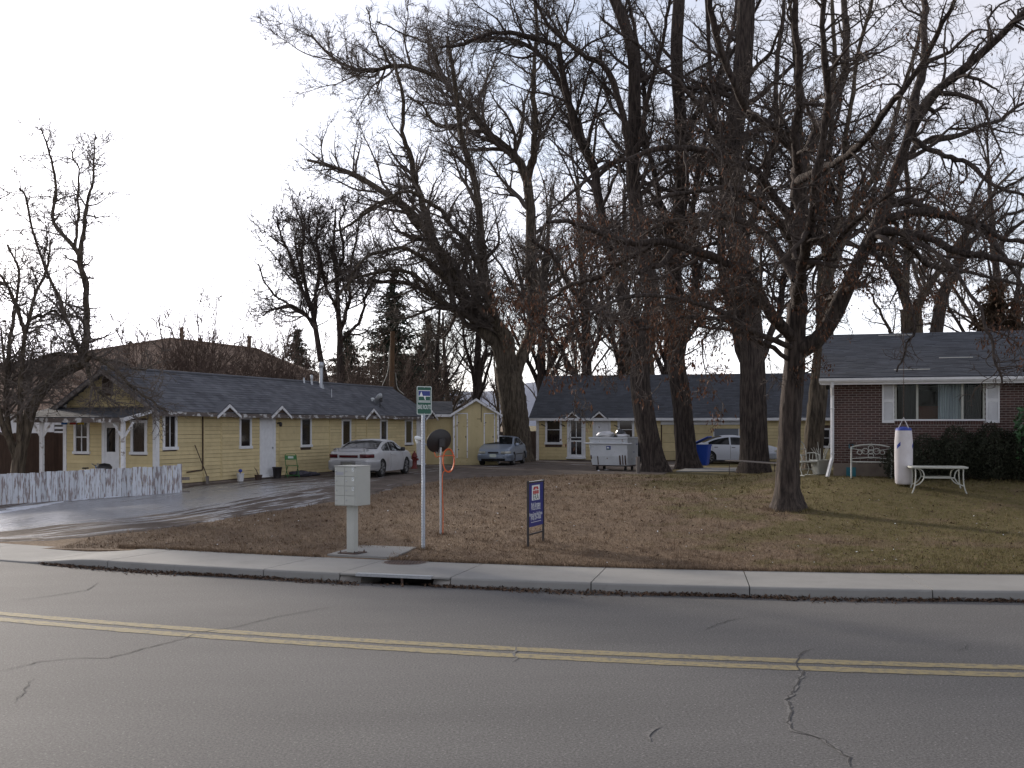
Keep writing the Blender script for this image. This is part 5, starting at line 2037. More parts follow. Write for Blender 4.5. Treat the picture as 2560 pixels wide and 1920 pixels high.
# -- row of big old trunks behind it
BIG = dict(s1=.66, s2=.29, s3=.20, s4=.115, up=.10, up2=.05, up3=.02, w1=.15, w2=.2, l1=.36, m1=5.0, m2=2.1, m3=1.0, m4=.5, rmin=.0115, wob=.10, lk=.74)
make_tree('cottonwood_tree', 'leaning dark trunk at the lawn edge just right of the dumpster', None, 45.5,
          dict(pts=[(1643, 1182), (1625, 1100), (1608, 1010), (1600, 930), (1612, 860), (1632, 780), (1622, 690), (1598, 615), (1591, 534), (1582, 440), (1586, 300), (1585, 150), (1562, 60), (1530, -20), (1500, -120)], r=(29, 12)),
          [([(1606, 950), (1585, 850, -.5), (1540, 802, -1.2), (1519, 791, -1.4), (1457, 753, -2.2), (1422, 706, -2.6), (1380, 640, -3), (1330, 600, -3.6)], 21, 5),
           ([(1600, 900), (1575, 800, .6), (1530, 640, 1.4), (1495, 470, 2), (1482, 408, 2.3), (1451, 329, 2.6), (1429, 282, 2.8), (1394, 201, 3.2), (1350, 138, 3.6), (1294, 103, 4), (1231, 97, 4.6), (1160, 104, 5)], 20, 5),
           ([(1490, 430, 2.2), (1440, 320, 1.2), (1400, 160, .4), (1388, 113, .2), (1325, 94, -.4), (1263, 85, -.8), (1200, 97, -1.4), (1150, 115, -1.8), (1100, 120, -2)], 14, 4),
           ([(1590, 500), (1555, 300, -1), (1513, 176, -1.6), (1457, 135, -2), (1388, 78, -2.6), (1340, 20, -3), (1290, -60, -3.4)], 13, 4),
           ([(1585, 420), (1620, 250, -1), (1660, 90, -2), (1690, -80, -3)], 12, 4)],
          dict(BIG), M_bark, M_twig, pods=dict(z=(3, 16), p=.10, n=2, w=.03, h=.11), seed=5, group='row of big old trees behind the lawn', flare=1.5)
make_tree('cottonwood_tree', 'straight dark trunk between the leaning tree and the blue bin', None, 48.5,
          dict(pts=[(1720, 1173), (1712, 1100), (1704, 1000), (1690, 900), (1695, 860), (1688, 753), (1685, 659), (1691, 565), (1705, 471), (1700, 300), (1690, 130), (1700, -60), (1690, -200)], r=(27, 13)),
          [([(1695, 900), (1720, 800, .6), (1740, 700, 1), (1728, 560, 1.5), (1745, 420, 1.9), (1790, 250, 2.4), (1830, 80, 3), (1850, -80, 3.4)], 16, 5),
           ([(1690, 640), (1650, 500, -1), (1610, 330, -2), (1600, 130, -2.8), (1560, -60, -3.4)], 13, 4),
           ([(1700, 380), (1760, 250, -1.2), (1850, 100, -2.2), (1930, -60, -3)], 11, 4)],
          dict(BIG), M_bark, M_twig, pods=dict(z=(3, 16), p=.07, n=2, w=.03, h=.11), seed=6, group='row of big old trees behind the lawn', flare=1.45)
make_tree('cottonwood_tree', 'thick dark trunk behind the plank table, left of the nearest lawn tree', None, 44.5,
          dict(pts=[(1887, 1184), (1886, 1100), (1884, 1000), (1884, 920), (1876, 800), (1860, 700), (1840, 560), (1830, 430), (1835, 330), (1850, 230), (1862, 100), (1868, -60), (1870, -200)], r=(36, 20)),
          [([(1880, 930), (1845, 860, .3), (1818, 760, .5), (1808, 620, .8), (1805, 480, 1), (1790, 330, 1.3), (1775, 150, 1.6), (1760, -60, 2)], 21, 6),
           ([(1848, 620), (1900, 500, -1), (1930, 350, -1.8), (1950, 180, -2.4), (1960, -40, -3)], 16, 5),
           ([(1832, 420), (1780, 300, -1), (1700, 210, -1.9), (1600, 120, -2.6), (1500, 40, -3.2)], 12, 3),
           ([(1890, 940), (1930, 830, 1), (1960, 700, 1.8), (1985, 520, 2.6), (1990, 320, 3.2), (2000, 100, 3.8)], 15, 4)],
          dict(BIG), M_bark, M_twig, pods=dict(z=(3, 16), p=.07, n=2, w=.03, h=.11), seed=7, group='row of big old trees behind the lawn', flare=1.35)
make_tree('cottonwood_tree', 'forked dark trunk beside the corner of the brick house', None, 46.5,
          dict(pts=[(2030, 1178), (2036, 1080), (2048, 960), (2062, 830), (2062, 740), (2068, 660)], r=(25, 20)),
          [([(2068, 680), (2062, 583), (2059, 485, .3), (2075, 330, .5), (2085, 160, .8), (2080, -60, 1.2)], 19, 6),
           ([(2070, 670), (2090, 560, -.2), (2101, 462, -.5), (2120, 300, -.9), (2150, 120, -1.3), (2190, -60, -1.8)], 15, 5),
           ([(2070, 690), (2108, 602, .5), (2134, 534, .9), (2157, 485, 1.2), (2192, 430, 1.6), (2240, 300, 2.2), (2290, 130, 3), (2330, -60, 3.8)], 17, 5),
           ([(2062, 560), (2020, 430, -1), (1990, 270, -1.8), (1985, 90, -2.4), (1960, -80, -3)], 12, 4)],
          dict(BIG), M_bark2, M_twig, seed=8, group='row of big old trees behind the lawn', flare=1.3)
make_tree('cottonwood_tree', 'huge cottonwood with arching limbs between the shed and the cottage', None, 58.0,
          dict(pts=[(1296, 1148), (1292, 1090), (1284, 1020), (1274, 960), (1266, 915)], r=(35, 32)),
          [([(1268, 935), (1245, 870), (1226, 840), (1185, 795, .4), (1142, 718, .8), (1110, 650, 1), (1080, 590, 1.2), (1052, 560, 1.4), (998, 501, 1.8), (930, 460, 2.4), (871, 430, 3), (820, 412, 3.4), (770, 400, 4)], 29, 5),
           ([(1090, 612, 1.1), (1070, 552, .6), (1050, 490, .2), (1034, 447, 0), (1020, 390, -.4), (1013, 330, -.8), (1010, 250, -1.2), (990, 170, -1.6)], 16, 4),
           ([(1275, 935), (1272, 867, -.4), (1243, 809, -.8), (1229, 780, -1), (1214, 700, -1.4), (1206, 600, -1.9), (1190, 480, -2.4), (1160, 350, -2.8), (1140, 220, -3.2), (1120, 90, -3.6)], 27, 5),
           ([(1285, 945), (1300, 904, .3), (1326, 862, .6), (1340, 800, .9), (1331, 740, 1.2), (1325, 659, 1.6), (1328, 534, 2), (1316, 440, 2.3), (1290, 395, 2.6), (1240, 350, 3), (1214, 329, 3.2), (1189, 288, 3.4), (1151, 241, 3.8), (1104, 200, 4.2), (1045, 175, 4.6), (988, 162, 5), (932, 180, 5.4), (875, 168, 5.8), (825, 135, 6.2), (778, 85, 6.6)], 25, 4),
           ([(1318, 450, 2.3), (1335, 392, 1.6), (1338, 329, 1), (1330, 220, .2), (1340, 90, -.6), (1330, -60, -1.4)], 16, 5),
           ([(1230, 845), (1170, 790, 1.5), (1130, 770, 2), (1095, 752, 2.4), (1034, 716, 3), (980, 703, 3.4), (896, 706, 4), (835, 702, 4.6), (800, 725, 5), (780, 770, 5.4)], 13, 3),
           ([(1200, 815), (1140, 770, -.6), (1084, 740, -1.2), (1034, 688, -1.8), (990, 677, -2.2), (907, 688, -2.8), (870, 705, -3.2), (830, 760, -3.6)], 11, 3),
           ([(1160, 760, .5), (1121, 707, -.8), (1070, 653, -1.6), (1027, 626, -2.2), (980, 621, -2.8), (925, 646, -3.4), (890, 680, -3.8), (870, 730, -4)], 11, 3),
           ([(1050, 565, 1.4), (990, 505, .2), (940, 520, -.6), (880, 560, -1.4), (830, 580, -2)], 9, 3),
           ([(1214, 700, -1.4), (1150, 590, -2.5), (1090, 520, -3.3), (1020, 480, -4), (960, 500, -4.6), (900, 540, -5)], 10, 3),
           ([(1189, 288, 3.4), (1130, 315, 2.4), (1085, 308, 1.8), (1060, 270, 1.4), (1020, 240, 1)], 9, 3),
           ([(1104, 200, 4.2), (1085, 130, 3.6), (1058, 102, 3.2), (990, 75, 2.8), (940, 50, 2.4)], 6, 2),
           ([(975, 160, 5), (955, 120, 4.6), (935, 80, 4.2), (915, 20, 4)], 6, 2)],
          dict(BIG, s1=.55, s2=.27, s3=.20, s4=.115, up=.20, up2=.25, up3=.2, l1=.36, m1=5.2, m2=2.5, m3=1.2, rmin=.0135, lk=.74), M_bark2, M_twig_g, seed=9, group='row of big old trees behind the lawn', flare=1.25)

# -- tangled tree at the left edge in front of the porch
make_tree('box_elder_tree', 'tangled bare tree with drooping limbs at the left end of the porch', None, 32.8,
          dict(pts=[(40, 1226), (48, 1140), (62, 1080), (78, 1020), (98, 985), (145, 937), (202, 910), (216, 890)], r=(17, 11)),
          [([(212, 905), (217, 840), (217, 778, .1), (207, 686, .2), (199, 630, .3)], 13, 10),
           ([(199, 640, .3), (164, 592, .2), (135, 552, 0), (140, 479, -.2), (130, 407, -.4), (116, 355, -.6), (104, 320, -.7)], 9, 2),
           ([(200, 640, .3), (212, 580, .6), (217, 513, .8), (232, 455, 1), (236, 392, 1.2), (240, 340, 1.4)], 9, 2),
           ([(188, 620, .3), (198, 540, .2), (195, 440, -.1), (180, 375, -.4)], 6, 2),
           ([(205, 905), (198, 874), (164, 787, -.5), (130, 706, -.9), (87, 604, -1.4), (67, 503, -1.8), (45, 470, -2)], 9, 2.5),
           ([(210, 905), (241, 896, -.4), (289, 925, -1), (337, 973, -1.5), (385, 1010, -2), (420, 1030, -2.2)], 9, 2.5),
           ([(216, 905), (231, 961, -.8), (265, 992, -1.3), (310, 1020, -1.7)], 8, 2.5),
           ([(212, 898), (145, 885, .4), (96, 898, .8), (50, 945, 1), (20, 1000, 1.2)], 9, 3),
           ([(48, 1160), (20, 1050, .3), (18, 940, .5), (22, 850, .7), (40, 760, .9), (48, 680, 1), (20, 610, 1.2)], 12, 3),
           ([(52, 1140), (50, 1030, -.4), (53, 940, -.6), (63, 826, -.8), (92, 739, -1), (120, 660, -1.2), (128, 600, -1.4)], 12, 3),
           ([(40, 1150), (-10, 1000, -.6), (-60, 860, -1), (-90, 700, -1.4)], 12, 4),
           ([(62, 830, -.8), (30, 740, -1.4), (0, 690, -1.9), (-50, 660, -2.3)], 8, 2.5),
           ([(70, 800, -.8), (130, 780, 0), (160, 800, .6), (190, 850, 1)], 6, 2),
           ([(180, 915, 0), (120, 950, -.8), (80, 1010, -1.4)], 6, 1.5),
           ([(240, 896, -.4), (300, 905, .4), (350, 925, 1), (400, 905, 1.4)], 5, 2)],
          dict(s1=.25, s2=.16, s3=.13, s4=.08, lk=.74, up=.14, up2=.10, up3=.05, w1=.16, w2=.2, l1=.36, m1=3.0, m2=1.5, m3=.75, m4=.36, rmin=.009, wob=.04), M_bark2, M_twig_g, seed=13, flare=1.3)

# -- twin bare trees behind the cabin row
MIDT = dict(s1=.27, s2=.20, s3=.17, s4=.11, up=.25, up2=.25, up3=.25, w1=.12, w2=.16, l1=.62, m1=6.0, m2=2.6, m3=1.2, m4=.6, rmin=.012, wob=.06, lk=.85)
make_tree('elm_tree', 'leftmost of the twin upright bare trees behind the cabin row, leaning left', None, 57.0,
          dict(pts=[(822, 1080), (816, 980), (808, 930), (800, 890), (788, 816), (778, 770), (762, 710), (745, 650), (735, 590)], r=(12, 1.5)),
          [([(790, 825), (765, 790, .4), (725, 765, .8), (690, 740, 1.2), (660, 705, 1.6), (645, 660, 2)], 6, 2),
           ([(785, 800), (790, 740, -.4), (800, 670, -.8), (790, 600, -1.2), (800, 540, -1.6)], 7, 2),
           ([(778, 770), (748, 710, -.6), (722, 640, -1.2), (700, 580, -1.8), (690, 540, -2.2)], 7, 2),
           ([(768, 730), (750, 650, .8), (760, 580, 1.4), (740, 520, 1.8)], 6, 2),
           ([(782, 800), (740, 770, -1), (690, 770, -1.6), (660, 790, -2)], 5, 2)],
          dict(MIDT), M_bark, M_twig, seed=15, zbase=.5)
make_tree('elm_tree', 'rightmost of the twin upright bare trees behind the cabin row, standing straight', None, 59.0,
          dict(pts=[(853, 1090), (853, 980), (850, 900), (850, 840), (845, 770), (842, 700), (834, 640), (836, 570), (840, 510)], r=(12, 1.5)),
          [([(850, 830), (870, 760, .5), (875, 680, 1), (890, 600, 1.4), (900, 540, 1.8)], 7, 2),
           ([(846, 780), (815, 720, -.5), (800, 650, -1), (775, 590, -1.5), (770, 540, -2)], 6, 2),
           ([(850, 850), (900, 800, -.8), (920, 730, -1.4), (940, 670, -2)], 6, 2),
           ([(842, 700), (860, 630, -1), (850, 560, -1.6), (870, 500, -2)], 6, 2)],
          dict(MIDT), M_bark, M_twig, seed=16, zbase=.5)

# -- pale twin trunks and a leaning one beyond the brick house
make_tree('elm_tree', 'pale forked trunk rising straight behind the brick house roof', None, 52.0,
          dict(pts=[(2285, 1080), (2283, 950), (2280, 830), (2278, 775)], r=(28, 25)),
          [([(2276, 790), (2238, 680, .3), (2218, 622, .5), (2190, 575, .9), (2150, 540, 1.4)], 16, 3),
           ([(2262, 740), (2268, 660), (2264, 583, -.3), (2272, 485, -.6), (2262, 380, -.9), (2275, 250, -1.2)], 14, 4),
           ([(2284, 780), (2313, 729, .4), (2368, 648, .9), (2400, 600, 1.2), (2433, 566, 1.5), (2482, 485, 2), (2540, 420, 2.6)], 13, 3),
           ([(2160, 700, 1.5), (2190, 760, 1), (2220, 820, .5), (2240, 860, 0)][::-1], 7, 2)],
          dict(MIDT, s1=.55, s2=.34, s3=.25, s4=.16, l1=.5, m1=5), M_bark2, M_twig_g, seed=18, zbase=.8, group='trees beyond the brick house')
make_tree('elm_tree', 'dark leaning trunk right of the forked one behind the brick house roof', None, 50.0,
          dict(pts=[(2320, 1080), (2332, 950), (2342, 825), (2362, 729), (2388, 680), (2427, 600)], r=(21, 10)),
          [([(2388, 680), (2410, 600, -.4), (2450, 530, -.8), (2500, 480, -1.2), (2560, 440, -1.6)], 9, 3),
           ([(2400, 650), (2420, 560, .6), (2440, 480, 1.2), (2500, 380, 1.8)], 9, 3),
           ([(2427, 600), (2480, 560, 0), (2540, 530, .3), (2620, 520, .6)], 8, 3)],
          dict(MIDT, s1=.55, s2=.34, s3=.25, s4=.16, l1=.5, m1=5), M_bark, M_twig, seed=19, zbase=.8, group='trees beyond the brick house')


# -- farther bare trees: three kinds, copied
def wild_tree(name, h, seed, mt_, mb_, lean=.05, density=1.0):
    rng = np.random.default_rng(seed)
    root = thing(name, None, None, (0, 0, 0))
    K = 20
    u = np.linspace(0, 1, K)
    c = np.stack([lean * h * u + .15 * np.sin(u * 5 + seed), .15 * np.sin(u * 4 + 2 * seed), h * .72 * u], 1)
    r = h * .018 * (1 - .75 * u)
    LP, LR = shoots(c[None], r[None], rng, h * .045, .16, .55, (18, 45), 14, .10, (0, 0, .06), .6, h * .25, h * .6, .02)
    A, RA = shoots(LP, LR, rng, .50 / density, .12, .40, (28, 55), 8, .14, (0, 0, .16), .55, .8, 4, .016)
    B, RB = shoots(A, RA, rng, .26 / density, .12, .45, (28, 55), 4, .18, (0, 0, .2), .6, .5, 2.0, .012)
    C_, RC = shoots(B, RB, rng, .15 / density, .12, .5, (25, 55), 2, .2, (0, 0, .2), .7, .3, 1.0, .009)
    V, Q, T = join([tubes(c[None], r[None], 10, tip=False), tubes(LP, LR, 6)])
    mesh_np('trunk', V, [Q, T], mb_, root, smooth=True)
    V, Q, T = join([tubes(A, RA, 4), tubes(B, RB, 3), tubes(C_, RC, 3)])
    mesh_np('crown', V, [Q, T], mt_, root)
    return root


tall = wild_tree('bare_tree', 21, 21, M_twig, M_bark, .02, 1.25)
far = [wild_tree('bare_tree', 13, 3, M_twig_g, M_bark2, .03), wild_tree('bare_tree', 15, 5, M_twig_r, M_bark2, -.05), wild_tree('bare_tree', 11, 8, M_twig, M_bark, .08)]
looks = ['grey bare tree', 'reddish bare tree', 'dark bare tree']
spots = [  # px, distance, kind, scale, where
    (1122, 84, 0, 1.15, 'whose straight trunk shows just right of the bike route sign'),
    (1030, 92, 1, .75, 'behind the tall spruce beyond the cabin row'),
    (1180, 96, 2, .9, 'over the storage shed roof'),
    (1245, 98, 1, .8, 'left of the cottonwood trunk beyond the board fence'),
    (1370, 86, 0, .95, 'behind the left end of the cottage roof'),
    (1450, 92, 1, 1.0, 'behind the cottage over its screen door'),
    (1540, 84, 2, .9, 'behind the cottage over the dumpster'),
    (1640, 90, 1, 1.1, 'behind the cottage, hidden by the leaning trunk'),
    (1760, 96, 0, .50, 'small above the cottage ridge right of the straight trunk'),
    (1830, 98, 1, .48, 'small above the cottage ridge near the thick trunk'),
    (2520, 70, 0, 1.3, 'at the right edge beyond the brick house'),
    (690, 80, 1, .55, 'low beyond the right slope of the brown roof'),
    (900, 88, 1, .65, 'between the spruces beyond the cabin row'),
    (960, 80, 0, .6, 'left of the utility pole'),
    (20, 62, 0, .8, 'at the left edge behind the tangled tree'),
    (130, 60, 1, .62, 'behind the tangled tree and the porch roof')]
for i, (px, d, sc, wh) in enumerate(((1352, 70, 1.0, 'straight behind the left gable of the cottage'), (1465, 66, 1.1, 'behind the cottage right of its screen door'),
                                     (1560, 72, 1.15, 'behind the cottage above the dumpster'), (1668, 68, 1.1, 'between the leaning trunk and the straight trunk'),
                                     
                                     
                                     (2500, 62, 1.1, 'over the brick house near the right edge'),
                                     (1195, 76, .95, 'behind the storage shed, left of the huge cottonwood'), (1090, 82, .78, 'behind the annex roof'))):
    o = tall if i == 0 else dup(tall)
    p = P(px, HY, d)
    o.location = (p.x, p.y, .4); o.rotation_euler = (0, 0, i * 2.17); o.scale = (sc, sc, sc)
    tag(o, 'tall fine twigged bare tree %s' % wh, 'tree', 'tall bare trees in the background')
used = set()
rnd = random.Random(44)
for px, d, k, sc, wh in spots:
    o = far[k] if k not in used else dup(far[k])
    used.add(k)
    p = P(px, HY, d)
    o.location = (p.x, p.y, .4)
    o.rotation_euler = (0, 0, rnd.uniform(0, 6.28))
    o.scale = (sc, sc, sc)
    tag(o, '%s %s' % (looks[k], wh), 'tree', 'bare trees in the background')

# -- brushy shrubs against the brown roof
def shrub(seed, h=3.2, n=26):
    rng = np.random.default_rng(seed)
    root = thing('bare_shrub', None, None)
    K = 10
    C = np.empty((n, K, 3)); d = unit(np.stack([rng.normal(size=n) * .45, rng.normal(size=n) * .45, np.ones(n)], 1))
    C[:, 0] = np.stack([rng.normal(size=n) * .35, rng.normal(size=n) * .35, np.zeros(n)], 1)
    ln = h * rng.uniform(.6, 1.15, n)
    for k in range(1, K):
        d = unit(d + .10 * rng.normal(size=(n, 3)))
        C[:, k] = C[:, k - 1] + d * (ln / (K - 1))[:, None]
    R = .022 * (1 - np.linspace(0, 1, K) * .8)[None] * np.ones((n, 1))
    A, RA = shoots(C, R, rng, .22, .15, .4, (20, 50), 5, .15, (0, 0, .2), .6, .4, 1.4, .008)
    B, RB = shoots(A, RA, rng, .16, .1, .5, (20, 55), 3, .2, (0, 0, .2), .7, .25, .7, .007)
    V, Q, T = join([tubes(C, R, 4)]); mesh_np('stems', V, [Q, T], M_twig_r, root)
    V, Q, T = join([tubes(A, RA, 3), tubes(B, RB, 3)]); mesh_np('twigs', V, [Q, T], M_twig_r, root)
    return root


sh1, sh2 = shrub(3), shrub(9, 3.6)
first = {0, 1}
for i, (px, d, sc, wh) in enumerate(((410, 47, 1.0, 'above the left end of the cabin roof ridge'), (470, 49, 1.1, 'below the left flue of the brown roof'), (545, 50, 1.25, 'tallest one against the brown roof'),
                                   (600, 51, 1.0, 'below the right flue of the brown roof'), (655, 52, 1.0, 'by the right slope of the brown roof'), (710, 54, .95, 'left of the tall galvanised flue'), (760, 55, .9, 'just behind the short vent pipes'),
                                   (880, 62, 1.15, 'right of the twin bare trees'), (930, 64, 1.0, 'left of the pole guy wire'), (330, 46, .9, 'behind the cabin gable peak'), (1050, 66, 1.0, 'behind the bike route sign'))):
    k = i % 2
    o = (sh1, sh2)[k]
    if k in first:
        first.discard(k)
    else:
        o = dup(o)
    p = P(px, HY, d)
    o.location = (p.x, p.y, .5); o.rotation_euler = (0, 0, i * 1.3); o.scale = (sc * 1.8, sc * 1.8, sc * 1.95)
    tag(o, 'brushy reddish shrub behind the cabin row, %s' % wh, 'shrub', 'brushy shrubs behind the cabin row')


# -- spruces
def spruce(name, h, rad, seed, mt_, n_lev=40, per=15):
    rng = np.random.default_rng(seed)
    root = thing(name, None, None)
    mb = MB(); mb.tube([(0, 0, -.2), (0, 0, h * .5), (0, 0, h * .98)], [h * .016, h * .010, .01], 8); mb.build('trunk', M_bark, root)
    Vs = []
    for i in range(n_lev):
        f = (i + .5) / n_lev
        rr = rad * (1 - f) ** .85 + .10
        for a in rng.uniform(0, 6.283, max(5, int(per * (1 - f * .45)))):
            z = h * (.07 + .93 * f) + rng.normal() * h / n_lev * .9
            L = rr * rng.uniform(.55, 1.25)
            m = max(3, int(L / .13))
            for s in np.linspace(.1, 1, m):
                cx, cy = math.cos(a) * L * s, math.sin(a) * L * s
                cz = z - .34 * L * s + .22 * L * s * s
                for q in range(4):
                    d = rng.normal(size=3) + np.array([math.cos(a) * .8, math.sin(a) * .8, -.45])
                    d /= np.linalg.norm(d)
                    e = np.cross(d, rng.normal(size=3)); e /= np.linalg.norm(e)
                    l = .36 * rng.uniform(.5, 1.3) * (1 - .35 * s) + .06
                    w = .055
                    c = np.array([cx, cy, cz]) + rng.normal(size=3) * .07
                    Vs += [c - e * w, c + e * w, c + d * l]
    V = np.array(Vs)
    mesh_np('crown', V, [np.arange(len(V)).reshape(-1, 3)], mt_, root)['kind'] = 'stuff'
    return root


sp1 = spruce('spruce_tree', 14, 2.9, 4, M_needle)
sp2 = spruce('spruce_tree', 11, 3.0, 7, M_needle)
for i, (src, px, d, sx, sz, lb) in enumerate(((sp1, 985, 82, 1.0, .98, 'tallest dark spruce beyond the cabin row behind the utility pole'),
                                             (sp2, 742, 78, .85, .80, 'dark spruce to the left of the twin bare trees'),
                                             (sp2, 868, 84, .95, .83, 'broad dark spruce behind the twin bare trees'),
                                             (sp1, 322, 88, .62, .62, 'small spruce tip showing left of the brown roof'),
                                             (sp1, 1072, 92, 1.0, .80, 'spruce half hidden behind the cottonwood limbs over the bike route sign'),
                                             (sp2, 1010, 74, .9, .62, 'short spruce right of the utility pole'))):
    o = src if i < 2 else dup(src)
    p = P(px, HY, d)
    o.location = (p.x, p.y, .4); o.scale = (sx * 1.2, sx * 1.2, sz); o.rotation_euler = (0, 0, i * 2.0)
    tag(o, lb, 'spruce', 'spruces beyond the cabin row')
sp3 = spruce('juniper_tree', 6.4, 3.4, 12, M_needle_b, 30, 13)
p = P(2490, HY, 43)
sp3.location = (p.x, p.y, .9); sp3.scale = (1.0, 1.0, 1.12)
tag(sp3, 'broad brownish evergreen behind the brick house roof at the right edge', 'evergreen tree')
# ------------------------------------------------------------------ cars
def make_car(name, label, spec):
    L, W = spec['L'], spec['W']
    h = L / 2
    top = np.array(spec['top']); belt = np.array(spec['belt'])
    paint = spec['paint']
    fa, ra, wr_ = spec['axles'][0], spec['axles'][1], spec.get('wheel', .31)
    ztop = lambda x: float(np.interp(x, top[:, 0], top[:, 1]))
    zbelt = lambda x: min(float(np.interp(x, belt[:, 0], belt[:, 1])), ztop(x) - .015)
    wx = np.array([(-h, .80), (-h + .08, .88), (-h + .22, .945), (-h + .6, .985), (-.2, 1), (h - .9, .985), (h - .45, .95), (h - .2, .90), (h - .06, .82), (h, .74)])
    wid = lambda x: W / 2 * float(np.interp(x, wx[:, 0], wx[:, 1]))
    base = lambda x: float(np.interp(x, [-h, -h + .5, -1, 1, h - .5, h], [.30, .24, .19, .19, .22, .26]))
    def zlow(x):
        z = base(x)
        for a in (fa, ra):
            R = wr_ + .055
            if abs(x - a) < R:
                z = max(z, wr_ + math.sqrt(R * R - (x - a) ** 2) * .98)
        return z
    def smooth_top(x):
        return sum(ztop(x + d) * w for d, w in ((-.12, .2), (-.06, .2), (0, .2), (.06, .2), (.12, .2))) if -h + .12 < x < h - .12 else ztop(x)
    def yside(x, z):
        zb = zbelt(x)
        n = min(1, max(0, (z - .2) / max(.1, zb - .2)))
        return wid(x) * (.935 + .065 * math.sin(math.pi * (.12 + .80 * n)))
    def roofedge(x):
        zb, zt = zbelt(x), smooth_top(x)
        yb = yside(x, zb)
        dz = max(0, zt - zb)
        return yb - .34 * dz - .02, zt - .10 * dz
    def upper(x, t):
        zb = zbelt(x)
        yb = yside(x, zb)
        yr, zr = roofedge(x)
        return yb + (yr - yb) * t, zb + (zr - zb) * t + .02 * math.sin(math.pi * t) * (zr - zb)
    def lid(x, y):
        yr, zr = roofedge(x)
        zt = smooth_top(x)
        return zr + (zt - zr) * (1 - min(1, abs(y) / max(yr, .01)) ** 2.2)
    def section(x):
        zl, zb = zlow(x), zbelt(x)
        pts = [(yside(x, zl + (zb - zl) * k / 9), zl + (zb - zl) * k / 9) for k in range(10)]
        pts += [upper(x, k / 6) for k in range(1, 7)]
        yr, zr = roofedge(x)
        pts += [(yr * (1 - k / 6), lid(x, yr * (1 - k / 6))) for k in range(1, 7)]
        return pts
    root = thing(name, label, 'car')
    xs = sorted(set([round(v, 4) for v in list(np.linspace(-h, h, 76)) + [a + (wr_ + .055) * math.sin(q) for a in (fa, ra) for q in np.linspace(-1.57, 1.57, 17)]]))
    mb = MB()
    for s in (1, -1):
        mb.grid([[(x, s * y, z) for y, z in section(x)] for x in xs], flip=(s > 0))
    for x, fl in ((xs[0], 0), (xs[-1], 1)):
        sec = section(x)
        ring = [(x, y, z) for y, z in sec] + [(x, -y, z) for y, z in sec[::-1][1:]]
        mb.add(ring, [tuple(range(len(ring)))[::-1] if fl == 0 else tuple(range(len(ring)))])
    body = mb.build('body', paint, root)
    # dark underside and wheel housings
    mb = MB(); mb.box(-h + .25, -W / 2 + .14, .20, h - .25, W / 2 - .14, .60)
    for s in (1, -1):
        for a in (fa, ra):
            mb.box(a - wr_ - .1, s * (W / 2 - .30), .3, a + wr_ + .1, s * (W / 2 - .09), .74)
    mb.build('underbody', M_dark, root)
    # glass
    def side_glass(x0, x1):
        for s in (1, -1):
            rows = []
            for x in np.linspace(x0, x1, 16):
                zb = zbelt(x); yr, zr = roofedge(x)
                d = zr - zb
                if d < .10:
                    continue
                ta, tb = min(.45, .035 / d), max(.5, 1 - .06 / d)
                rows.append([(x, s * (upper(x, ta + (tb - ta) * k / 4)[0] + .008), upper(x, ta + (tb - ta) * k / 4)[1]) for k in range(5)])
            mb = MB(); mb.grid(rows, flip=(s > 0)); mb.build('side_window', M_carglass, root)
    for x0, x1 in spec['glass']:
        side_glass(x0, x1)
    for nm, (x0, x1) in (('windscreen', spec['screen']), ('rear_window', spec['rear'])):
        rows = []
        for x in np.linspace(x0, x1, 12):
            yr, _ = roofedge(x)
            rows.append([(x + (.006 if nm == 'windscreen' else -.006), yr * .93 * k / 5, lid(x, yr * .93 * k / 5) + .010) for k in range(-5, 6)])
        mb = MB(); mb.grid(rows, flip=True); mb.build(nm, M_carglass, root)
    # bands that follow the plan outline: bumpers, lamps, plates
    def outline(front):
        e = h if front else -h
        sgn = 1 if front else -1
        pts = [(e - sgn * d, wid(e - sgn * d)) for d in (.75, .6, .45, .3, .2, .12, .06, .02)]
        w = wid(e)
        for k in range(0, 21):
            y = w * (1 - k / 10)
            pts.append((e + sgn * .06 * (1 - (y / w) ** 2), y))
        pts += [(x, -y) for x, y in pts[:8][::-1]]
        return pts
    def band(front, sel, zo, nm, mt_):
        o = [p for p in outline(front) if sel(*p)]
        if len(o) < 2:
            return
        full = np.array(o)
        t = np.gradient(full, axis=0)
        nn = np.stack([t[:, 1], -t[:, 0]], 1)
        nn /= np.linalg.norm(nn, axis=1)[:, None]
        c = np.array([0, 0.])
        nn *= np.sign((nn * full).sum(1))[:, None]
        mb = MB()
        mb.grid([[(full[i, 0] + nn[i, 0] * q, full[i, 1] + nn[i, 1] * q, z) for z, q in zo] for i in range(len(full))], flip=not front)
        mb.grid([[(full[i, 0] + nn[i, 0] * q, full[i, 1] + nn[i, 1] * q, z) for z, q in zo] for i in range(len(full))], flip=front)
        return mb.build(nm, mt_, root)
    e = spec
    band(True, lambda x, y: True, [(.22, -.02), (.26, .03), (.34, .045), (.50, .045), (.555, .02), (.56, -.02)], 'bumper', paint)
    band(False, lambda x, y: True, [(.26, -.02), (.29, .03), (.36, .05), (.58, .05), (.63, .02), (.635, -.02)], 'bumper', paint)
    zt = ztop(h)
    for s in (1, -1):
        band(True, lambda x, y: s * y > .34 and x > h - .32, [(zt - .135, -.005), (zt - .13, .012), (zt - .03, .010), (zt - .025, -.005)], 'headlight', M_head)
        band(False, lambda x, y: s * y > .40 and x < -h + .32, [(e['tail'][0], -.005), (e['tail'][0] + .005, .014), (e['tail'][1], .012), (e['tail'][1] + .005, -.005)], 'tail_light', M_tail)
    band(True, lambda x, y: abs(y) < .30, [(zt - .12, .0), (zt - .115, .012), (zt - .05, .012), (zt - .045, 0)], 'grille', M_black)
